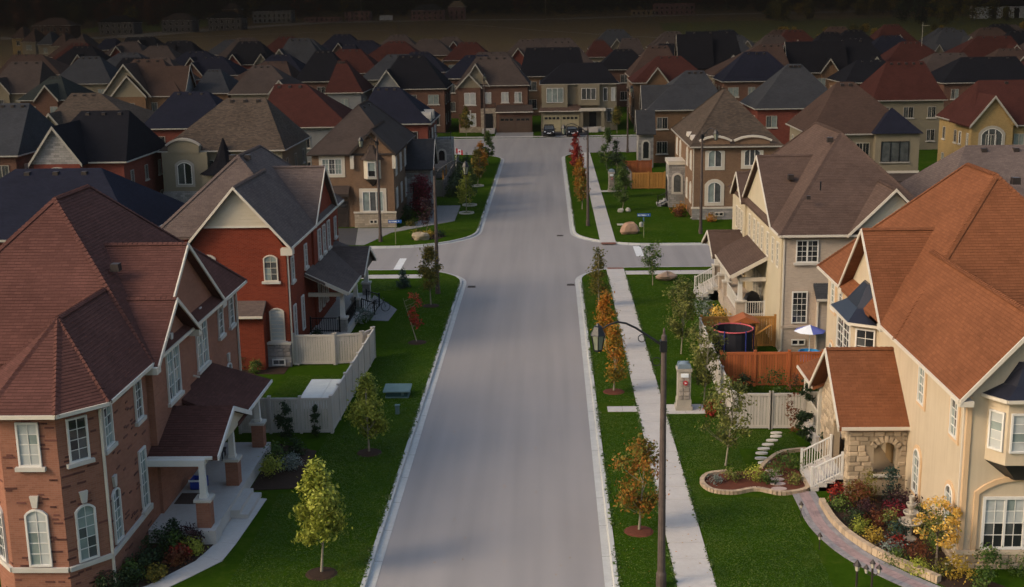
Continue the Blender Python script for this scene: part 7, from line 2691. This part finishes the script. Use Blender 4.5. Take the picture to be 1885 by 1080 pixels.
# tiered fountain
t = thing('fountain', (14.2, 46.9, 0), 'white three-tier garden fountain beside the golden hydrangea', 'fountain')
FW = paint('fountain_white', (0.42, 0.37, 0.30), 0.8, 0.15)
B().lathe((14.2, 46.9, 0), [(0.3, 0), (0.28, 0.1), (0.1, 0.2), (0.1, 0.5), (0.07, 0.9), (0.05, 1.5), (0.03, 1.65)], 14).build('stem', FW, t)
for z, r in ((0.55, 0.46), (0.95, 0.30), (1.3, 0.20), (1.6, 0.11)):
    B().lathe((14.2, 46.9, z), [(0.08, 0), (r * 0.7, 0.08), (r, 0.22), (r, 0.26), (r * 0.92, 0.26), (r * 0.6, 0.13)], 18).build('basin', FW, t)


def path_light(x, y, label, z=0.0, big=False):
    t = thing('path_light', (x, y, z), label, 'path light')
    h = 0.75 if big else 0.42
    B().tube([(x, y, z), (x, y, z + h)], 0.02 if not big else 0.04, 6).build('post', DARKM, t)
    s = 1.3 if big else 0.9
    B().lathe((x, y, z + h), [(0.05 * s, 0), (0.09 * s, 0.16 * s)], 6).build('lamp_glass', glass('path_lamp_glass', (0.5, 0.45, 0.36), 0.2), t)
    B().lathe((x, y, z + h + 0.16 * s), [(0.13 * s, 0), (0.06 * s, 0.09 * s), (0.015, 0.17 * s)], 6).build('lamp_cap', DARKM, t)


path_light(10.35, 49.2, 'small dark path light at the lawn edge of the paver path, upper one')
path_light(10.45, 46.0, 'small dark path light at the lawn edge of the paver path, lower one')
path_light(11.05, 42.5, 'lantern path light at the bottom of the lawn, left of the pair', 0, True)
# lamp with three lanterns beside the path
gx, gy = 11.55, 42.3
t = thing('garden_lamp', (gx, gy, 0), 'dark garden lamp with several lantern heads at the bottom of the paver path', 'garden lamp')
B().tube([(gx, gy, 0), (gx, gy, 0.95)], 0.04, 6).build('post', DARKM, t)
for dx, dz in ((0, 0.95), (-0.22, 0.75), (0.24, 0.75)):
    if dx:
        B().tube([(gx, gy, 0.6), (gx + dx, gy, dz)], 0.02, 5).build('arm', DARKM, t)
    l = thing_part('lantern', t)
    B().lathe((gx + dx, gy, dz), [(0.05, 0), (0.09, 0.18)], 6).build('lamp_glass', MATS['path_lamp_glass'], l)
    B().lathe((gx + dx, gy, dz + 0.18), [(0.12, 0), (0.06, 0.08), (0.012, 0.16)], 6).build('lamp_cap', DARKM, l)
# pot of the red mum, flag, pergola
single('flower_pot', B().lathe((12.2, 51.0, 0), [(0.2, 0), (0.3, 0.34), (0.33, 0.36)], 12), paint('pot_dark', (0.04, 0.025, 0.02), 0.6), 'dark pot under the red mum by the stucco house steps', 'pot')
t = thing('flag', (-11.9, 158.0, 0), 'red and white flag above the far left garden fence', 'flag')
B().tube([(-11.9, 158.0, 0), (-11.9, 158.0, 4.2)], 0.03, 6).build('pole', WHITE, t)
FR = paint('flag_red', (0.45, 0.02, 0.03), 0.7)
fx = -11.86
for k, (m, w) in enumerate(((FR, 0.22), (SIGNW, 0.4), (FR, 0.22))):
    B().prism([(fx, 158.0 - 0.05 * k, 3.45 - 0.1 * k), (fx + w, 158.0 - 0.05 * k, 3.35 - 0.1 * k), (fx + w, 158.0 - 0.05 * k, 3.95 - 0.1 * k), (fx, 158.0 - 0.05 * k, 4.05 - 0.1 * k)], (0, 0.02, 0)).build('cloth_band', m, t)
    if k == 1:
        cx, cz = fx + w / 2, 3.6
        lf = [(0, 0.26), (0.06, 0.14), (0.16, 0.17), (0.12, 0.02), (0.18, -0.06), (0.03, -0.1), (0, -0.24), (-0.03, -0.1), (-0.18, -0.06), (-0.12, 0.02), (-0.16, 0.17), (-0.06, 0.14)]
        B().prism([(cx + a * 0.8, 157.92, cz + b_ * 0.8) for a, b_ in lf], (0, 0.015, 0)).build('emblem', FR, t)
    fx += w
t = thing('garden_shelter', (-14.0, 150.0, 0), 'low dark garden shelter with orange screen behind the tan corner house', 'shelter')
for x, y in ((-15.4, 147.5), (-12.7, 147.5), (-15.4, 152.0), (-12.7, 152.0)):
    B().box(x - 0.08, x + 0.08, y - 0.08, y + 0.08, 0, 2.7).build('post', CEDAR, t)
B().prism([(-15.8, 147.0, 2.7), (-12.5, 147.0, 2.7), (-12.5, 152.5, 3.0), (-15.8, 152.5, 3.0)], (0, 0, 0.15)).build('roof', S_GREY, t)
for k in range(6):
    B().box(-15.4 + 0.0, -14.0, 147.46, 147.5, 0.4 + k * 0.32, 0.66 + k * 0.32).build('board', CEDAR, t)

# ------------------------------------------------------------------ cars
def car(x, y, rz, z, label, suv=True, door=False):
    t = thing('parked_car', (x, y, z), label, 'car', 'dark cars before the cream house')
    t.rotation_euler = (0, 0, rz)
    ORG[t.name] = V(0, 0, 0)
    PT = paint('car_paint_dark', (0.012, 0.014, 0.02), 0.25, 0.05)
    hw = 0.92
    # side profile along y (front at -y), z up
    prof = [(-2.3, 0.35), (-2.35, 0.7), (-2.2, 0.92), (-1.1, 1.06), (-0.45, 1.62 if suv else 1.42), (1.5, 1.66 if suv else 1.40), (2.15, 1.1), (2.3, 0.95), (2.3, 0.35)]
    b = B()
    b.prism([(-hw, a, c) for a, c in prof], (2 * hw, 0, 0))
    for v in b.v:                       # tumblehome and rounded nose
        if v.z > 1.07:
            v.x *= 0.80
        if v.y < -2.1:
            v.x *= 0.88
    b.build('body', PT, t)
    ws = B()
    ws.poly([(-0.70, -1.04, 1.10), (0.70, -1.04, 1.10), (0.64, -0.5, 1.58 if suv else 1.39), (-0.64, -0.5, 1.58 if suv else 1.39)])
    for v in ws.v:
        v.y -= 0.02
        v.z += 0.015
    ws.build('windscreen', G_MID, t)
    for s in (-1, 1):
        sw = B().poly([(s * 0.76, -0.6, 1.14), (s * 0.76, 1.5, 1.14), (s * 0.745, 1.3, 1.5 if suv else 1.32), (s * 0.745, -0.35, 1.5 if suv else 1.32)])
        for v in sw.v:
            v.x += s * 0.06
        sw.build('side_window', G_DARK, t)
        B().box(min(s * 0.55, s * 0.78), max(s * 0.55, s * 0.78), -2.34, -2.2, 0.72, 0.88).build('headlight', SIGNW, t)
        B().box(min(s * 0.95, s * 1.12), max(s * 0.95, s * 1.12), -0.75, -0.6, 1.0, 1.14).build('wing_mirror', PT, t)
        for yy in (-1.45, 1.4):
            w = thing_part('wheel', t)
            wb = B().tube([(s * 0.74, yy, 0.34), (s * 0.96, yy, 0.34)], 0.34, 16)
            wb.build('tyre', BLACKM, w)
            B().tube([(s * 0.955, yy, 0.34), (s * 0.975, yy, 0.34)], 0.21, 12).build('rim', paint('rim_silver', (0.35, 0.35, 0.36), 0.3, 0.05, 0.8), w)
    B().box(-0.3, 0.3, -2.37, -2.33, 0.5, 0.64).build('number_plate', SIGNW, t)
    B().box(-0.6, 0.6, -2.36, -2.3, 0.68, 0.82).build('grille', BLACKM, t)
    if door:
        B().prism([(0.95, -0.6, 0.4), (1.75, -0.15, 0.4), (1.75, -0.15, 1.1), (1.5, -0.28, 1.35), (0.95, -0.6, 1.35)], (0.03, 0.06, 0)).build('open_door', PT, t)
    return t


car(-0.1, 203.6, 0.0, 1.11, 'dark sport utility car parked nose-out before the left pale garage door', True)
car(3.5, 203.2, 0.12, 1.11, 'dark car with its door open before the right pale garage door', False, True)

# ------------------------------------------------------------------ far fields, building plots and trees
strip('dirt_track', [(-330, 640), (-213, 612), (-188, 705), (-141, 790), (-70, 800), (0, 790), (85, 830), (220, 850), (500, 860)], 26, DIRT)
strip('dirt_track', [(-57, 741), (-3, 623), (33, 553), (59, 512), (90, 480)], 2.2, DIRT, 0.08)
strip('dirt_track', [(-200, 600), (-120, 640), (-80, 655)], 3.0, DIRT, 0.08)
structure('meadow', B().poly([(-262, 690, gz(690) + 0.07), (-200, 690, gz(690) + 0.07), (-215, 900, gz(900) + 0.07), (-300, 900, gz(900) + 0.07)]), ground('meadow_green', [(0.3, (0.10, 0.12, 0.02)), (0.7, (0.15, 0.16, 0.03))], 0.05, 0.4, 3.0))
structure('meadow', B().poly([(40, 380, gz(380) + 0.06), (420, 380, gz(380) + 0.06), (520, 780, gz(780) + 0.06), (60, 700, gz(700) + 0.06)]), MEADOW)
PINK = paint('sheathing_pink', (0.30, 0.16, 0.16), 0.8, 0.2)
OSB = paint('sheathing_osb', (0.38, 0.28, 0.17), 0.8, 0.15)
RAW = paint('block_grey', (0.17, 0.155, 0.15), 0.8, 0.25)


def shell_house(label, x, y, w, d, h, wall, roof=None, name='unfinished_house'):
    """house under construction: walls with open windows, roof only where it is on"""
    z = gz(y)
    t = thing(name, (x, y, z), label, 'house')
    B().box(x - w / 2, x + w / 2, y, y + d, z - 0.3, z + h).build('wall', wall, t)
    n = max(2, int(w / 3))
    for r in range(2 if h > 4 else 1):
        for k in range(n):
            cx = x - w / 2 + w * (k + 0.5) / n
            f = B()
            f.box(cx - 0.75, cx + 0.75, y - 0.08, y + 0.05, z + 0.6 + r * 3.0, z + 2.5 + r * 3.0)
            wo = f.build('window', TRIM_F if wall is not PINK else OSB, t)
            B().box(cx - 0.55, cx + 0.55, y - 0.12, y, z + 0.8 + r * 3.0, z + 2.3 + r * 3.0).build('pane', G_DARK, wo)
    if roof:
        r = Roof()
        r.hip(x - w / 2 - 0.5, x + w / 2 + 0.5, y - 0.5, y + d + 0.5, z + h, z + h + 3.6, x - w * 0.2, x + w * 0.2)
        r.finish(t, roof)
    return t


shell_house('unfinished dark house nearest the track at far left, under construction', -222, 650, 18, 14, 6.2, RAW, S_BLACK)
shell_house('unfinished grey house with white window frames, second on the far left track', -196, 668, 16, 14, 6.4, RAW, S_TAUPE)
shell_house('unfinished grey house with white window frames, third on the far left track', -176, 690, 18, 14, 6.4, RAW, S_BLACK)
shell_house('dark roofed house behind the far left track, left of the unfinished ones', -240, 610, 18, 14, 6.4, BR_BROWN, S_BROWN, 'house')
shell_house('tall narrow orange house on the far track beside the green meadow', -198, 792, 10, 12, 9.0, BR_TAN, S_TAUPE, 'house')
shell_house('dark house with white windows right of the tall orange one on the far track', -174, 800, 24, 14, 7.4, SIDING_G, S_BLACK, 'house')
shell_house('low pink foundation walls on the far left plot', -143, 802, 22, 12, 3.0, PINK)
shell_house('unfinished pink block beside the white trailer, far left', -122, 812, 16, 12, 6.0, PINK)
shell_house('pink unfinished house with grey roof straight up the far slope', -76, 800, 20, 14, 6.4, PINK, S_GREY)
shell_house('pink unfinished house with pale roof beside the grey roofed one', -58, 806, 10, 12, 8.0, PINK, shingle('shingle_pale', (0.36, 0.27, 0.17), 0.1))
shell_house('long row of pink unfinished walls on the far slope, right of centre, left half', 62, 838, 16, 10, 3.4, OSB)
shell_house('long row of pink unfinished walls on the far slope, right of centre, right half', 82, 838, 26, 10, 7.4, PINK)
# white trailer
t = thing('site_trailer', (-102, 800, gz(800)), 'white site trailer on the far track', 'trailer')
zt = gz(800)
B().box(-106, -98, 799, 802, zt + 0.6, zt + 3.6).build('body', SIGNW, t)
for x in (-104.5, -99.5):
    B().tube([(x, 798.9, zt + 0.4), (x, 802.1, zt + 0.4)], 0.4, 10).build('wheel', BLACKM, t)
# white barn on the right
t = thing('barn', (243, 690, gz(690)), 'long white barn with dark roof and dark doors at the top right', 'barn')
zb = gz(690)
B().box(228, 275, 690, 702, zb - 0.5, zb + 6.5).build('wall', SIGNW, t)
r = Roof()
r.plane([V(226.5, 689.3, zb + 6.4), V(276.5, 689.3, zb + 6.4), V(276.5, 696, zb + 10.2), V(226.5, 696, zb + 10.2)])
r.plane([V(226.5, 702.7, zb + 6.4), V(226.5, 696, zb + 10.2), V(276.5, 696, zb + 10.2), V(276.5, 702.7, zb + 6.4)])
r.b.build('roof', S_BLACK, t)
B().prism([(228.02, 690, zb + 6.4), (228.02, 702, zb + 6.4), (228.02, 696, zb + 10.1)], (0.4, 0, 0)).build('gable_wall', SIGNW, t)
for k in range(6):
    B().box(236 + k * 6, 238.6 + k * 6, 689.8, 690.1, zb, zb + 5.4).build('door', BLACKM, t)
# utility poles along the far track
for k, x in enumerate((-128, -60, -2, 62, 120, 176, 232, 290)):
    y = 872
    t = thing('utility_pole', (x, y, gz(y)), 'tall pale utility pole along the far track', 'utility pole', 'utility poles along the far track')
    B().tube([(x, y, gz(y)), (x, y, gz(y) + 13)], [0.28, 0.18], 6).build('pole', BARK_P, t)
    B().box(x - 1.3, x + 1.3, y - 0.1, y + 0.1, gz(y) + 11.8, gz(y) + 12.1).build('crossarm', BARK, t)

# wood along the top of the slope: single trees sharing a few crowns
FAR = {}
for kind, (leaf, rr, hh) in {'dark': ('dark', 6.0, 19), 'green': ('dark', 7.0, 18), 'autumn': ('rust', 6.5, 18), 'yellow': ('fade', 6.0, 15), 'gold': ('yellow', 5.0, 11)}.items():
    rg = np.random.default_rng(len(kind))
    cs, p, out = crown_points(rg, 2.0, hh, rr, 900, 60, 'ball', 1.3)
    tr = B().tube([(0, 0, -0.5), (0, 0, hh * 0.5), (0.3, 0, hh * 0.85)], [0.45, 0.3, 0.1], 7)
    for k in range(8):
        tr.tube([(0, 0, hh * 0.3), tuple(cs[k])], [0.2, 0.05], 4, False)
    FAR[kind] = (leaves_mesh('crown', p, out, 0.75, LEAF[leaf], rg), tr.mesh('trunk', BARK, uv=False))


def far_tree(x, y, kind, s, label, group, name='tree'):
    t = thing(name, (x, y, gz(y)), label, 'tree', group)
    t.scale = (s, s, s * 0.95)
    t.rotation_euler = (0, 0, (x * 7.1 + y) % 6.28)
    inst('crown', FAR[kind][0], t, local=True)
    inst('trunk', FAR[kind][1], t, local=True)


rg = random.Random(44)
FT = {'dark': ('dark evergreen in the wood along the top of the slope', 'dark trees of the far wood'), 'green': ('deep green broadleaf tree in the wood along the top of the slope', 'green trees of the far wood'),
      'autumn': ('rust brown tree in the wood along the top of the slope', 'rust trees of the far wood'), 'yellow': ('olive yellow tree in the wood along the top of the slope', 'yellowing trees of the far wood'),
      'gold': ('golden bush among the far trees', 'golden bushes of the far slope')}
x = -420
while x < 430:
    kd = rg.choice(('dark', 'dark', 'green', 'green', 'autumn', 'yellow'))
    far_tree(x, rg.uniform(895, 950), kd, rg.uniform(0.65, 1.0), *FT[kd])
    x += rg.uniform(5.5, 9)
for k in range(34):                     # left wood behind the house row
    kd = rg.choice(('dark', 'green', 'yellow', 'autumn'))
    far_tree(rg.uniform(-400, -235), rg.uniform(700, 860), kd, rg.uniform(0.7, 1.1), *FT[kd])
for k in range(46):                     # bushes of the meadow on the right
    kd = rg.choice(('gold', 'yellow', 'yellow', 'green'))
    far_tree(rg.uniform(120, 330), rg.uniform(620, 880), kd, rg.uniform(0.45, 0.95), 'bushy ' + {'gold': 'golden', 'yellow': 'olive yellow', 'green': 'dark green'}[kd] + ' tree on the right-hand meadow', 'meadow ' + kd + ' trees')
for k in range(30):
    kd = rg.choice(('gold', 'yellow'))
    far_tree(rg.uniform(95, 210), rg.uniform(430, 560), kd, rg.uniform(0.18, 0.35), 'low ' + {'gold': 'golden', 'yellow': 'olive'}[kd] + ' scrub on the near meadow edge', 'meadow scrub ' + kd)
# aerial on the red roof
t = thing('aerial', (72.5, 250, 1.7), 'thin pale aerial mast beside the red hip roof, right', 'aerial')
B().tube([(72.5, 250, 1.7), (72.5, 250, 17.5)], 0.05, 5).build('mast', TRIM_F, t)
B().box(72.4, 73.8, 249.95, 250.05, 16.9, 16.97).build('crossbar', TRIM_F, t)


# ragged grass along kerbs and paths
def grass_edges():
    rgn = np.random.default_rng(5)
    segs = [((-7.2, 36), (-7.2, 96), 1), ((2.43, 36), (2.43, 96), -1), ((4.54, 36), (4.54, 98), 1), ((6.02, 36), (6.02, 98), -1), ((-7.15, 121), (-7.1, 180), 1), ((2.4, 120), (2.2, 180), -1)]
    P, O = [], []
    for a, c, s in segs:
        L = c[1] - a[1]
        n = int(L * 26)
        yy = rgn.uniform(a[1], c[1], n)
        dens = np.sin(yy * 1.7) + np.sin(yy * 0.61 + 1) + rgn.normal(0, 0.6, n)
        yy = yy[dens > -0.6]
        n = len(yy)
        P.append(np.stack([np.interp(yy, [a[1], c[1]], [a[0], c[0]]) + s * rgn.normal(0.0, 0.05, n), yy, rgn.uniform(0.01, 0.05, n)], 1))
        O.append(np.tile(np.array([0, 0, 1.0]), (n, 1)))
    P, O = np.concatenate(P), np.concatenate(O)
    me = leaves_mesh('grass_fringe', P, O, 0.07, leafmat('grass_blades', [(0.04, 0.08, 0.015), (0.07, 0.12, 0.025), (0.13, 0.15, 0.05)], 1.5), rgn)
    o = bpy.data.objects.new('grass_fringe', me)
    COL.objects.link(o)
    tag(o, 'ragged grass fringe along kerbs and pavement', 'grass', kind='stuff')


grass_edges()


def grass_tufts():
    """small tufts over the near lawns so the turf has a nap"""
    rgn = np.random.default_rng(15)
    P = []
    for x0, x1, y0, y1, n in ((-12.2, -7.3, 40, 52, 14000), (-11.4, -7.3, 52, 60, 8000), (-10.8, -7.3, 60, 74, 8000), (2.5, 4.5, 40, 63, 8000), (2.5, 4.5, 65, 96, 8000), (6.1, 10.3, 40, 51.4, 15000), (6.1, 9.0, 57.5, 62.8, 5000), (9.0, 12.0, 57.6, 60.3, 3000), (-10.8, -7.3, 74, 98, 6000), (6.1, 9.0, 66, 98, 9000), (-15.6, -11.4, 60.6, 70.6, 7000), (6.1, 6.6, 51.4, 57.5, 800), (6.6, 9.0, 54.8, 57.5, 2200), (-15.2, -12.0, 93.5, 98, 2500), (9.0, 12, 92.5, 98.5, 2500), (-16, -7.3, 121, 140, 6000), (6.1, 12, 113.5, 145, 7000)):
        P.append(np.stack([rgn.uniform(x0, x1, n), rgn.uniform(y0, y1, n), rgn.uniform(0.0, 0.02, n)], 1))
    P = np.concatenate(P)
    O = np.tile(np.array([0.0, -0.1, 1.6]), (len(P), 1))
    me = leaves_mesh('grass_tufts', P, O, 0.034, leafmat('turf_blades', [(0.026, 0.064, 0.003), (0.048, 0.098, 0.006), (0.10, 0.13, 0.016)], 0.35), rgn)
    o = bpy.data.objects.new('grass_tufts', me)
    COL.objects.link(o)
    tag(o, 'mown grass of the near lawns', 'grass', kind='stuff')


grass_tufts()
# fallen leaves on the road and verge
rgn = np.random.default_rng(9)
n = 420
P = np.stack([rgn.uniform(-6.4, 6.0, n), 40 + 60 * rgn.uniform(0, 1, n) ** 1.5, np.full(n, 0.03)], 1)
P[:, 2] = np.where(P[:, 0] < 1.9, RZ + 0.012, 0.03)
ok = (P[:, 0] < 1.6) & (rgn.uniform(0, 1, n) < 0.25) | (P[:, 0] > 2.6)
P = P[ok]
me = leaves_mesh('fallen_leaves', P, np.tile(np.array([0, 0, 3.0]), (len(P), 1)), 0.045, LEAF['orange'], rgn)
o = bpy.data.objects.new('fallen_leaves', me)
COL.objects.link(o)
tag(o, 'scattered fallen autumn leaves', 'leaves', kind='stuff')

# ------------------------------------------------------------------ added near-black volume that dims the estate and the fields with distance
hz = bpy.data.materials.new('dimming_volume')
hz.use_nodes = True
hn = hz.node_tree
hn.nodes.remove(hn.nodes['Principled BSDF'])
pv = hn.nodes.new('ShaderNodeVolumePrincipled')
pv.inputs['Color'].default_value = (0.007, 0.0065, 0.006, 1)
pv.inputs['Density'].default_value = DIMMING
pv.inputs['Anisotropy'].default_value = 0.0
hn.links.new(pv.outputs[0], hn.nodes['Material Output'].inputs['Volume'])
o = B().box(-2510, 2510, -80, 4010, -1.3, 42).build('distance_dimmer', hz, uv=False)
tag(o, 'added near-black volume that darkens the far houses and fields', 'distance_dimmer', kind='stuff')
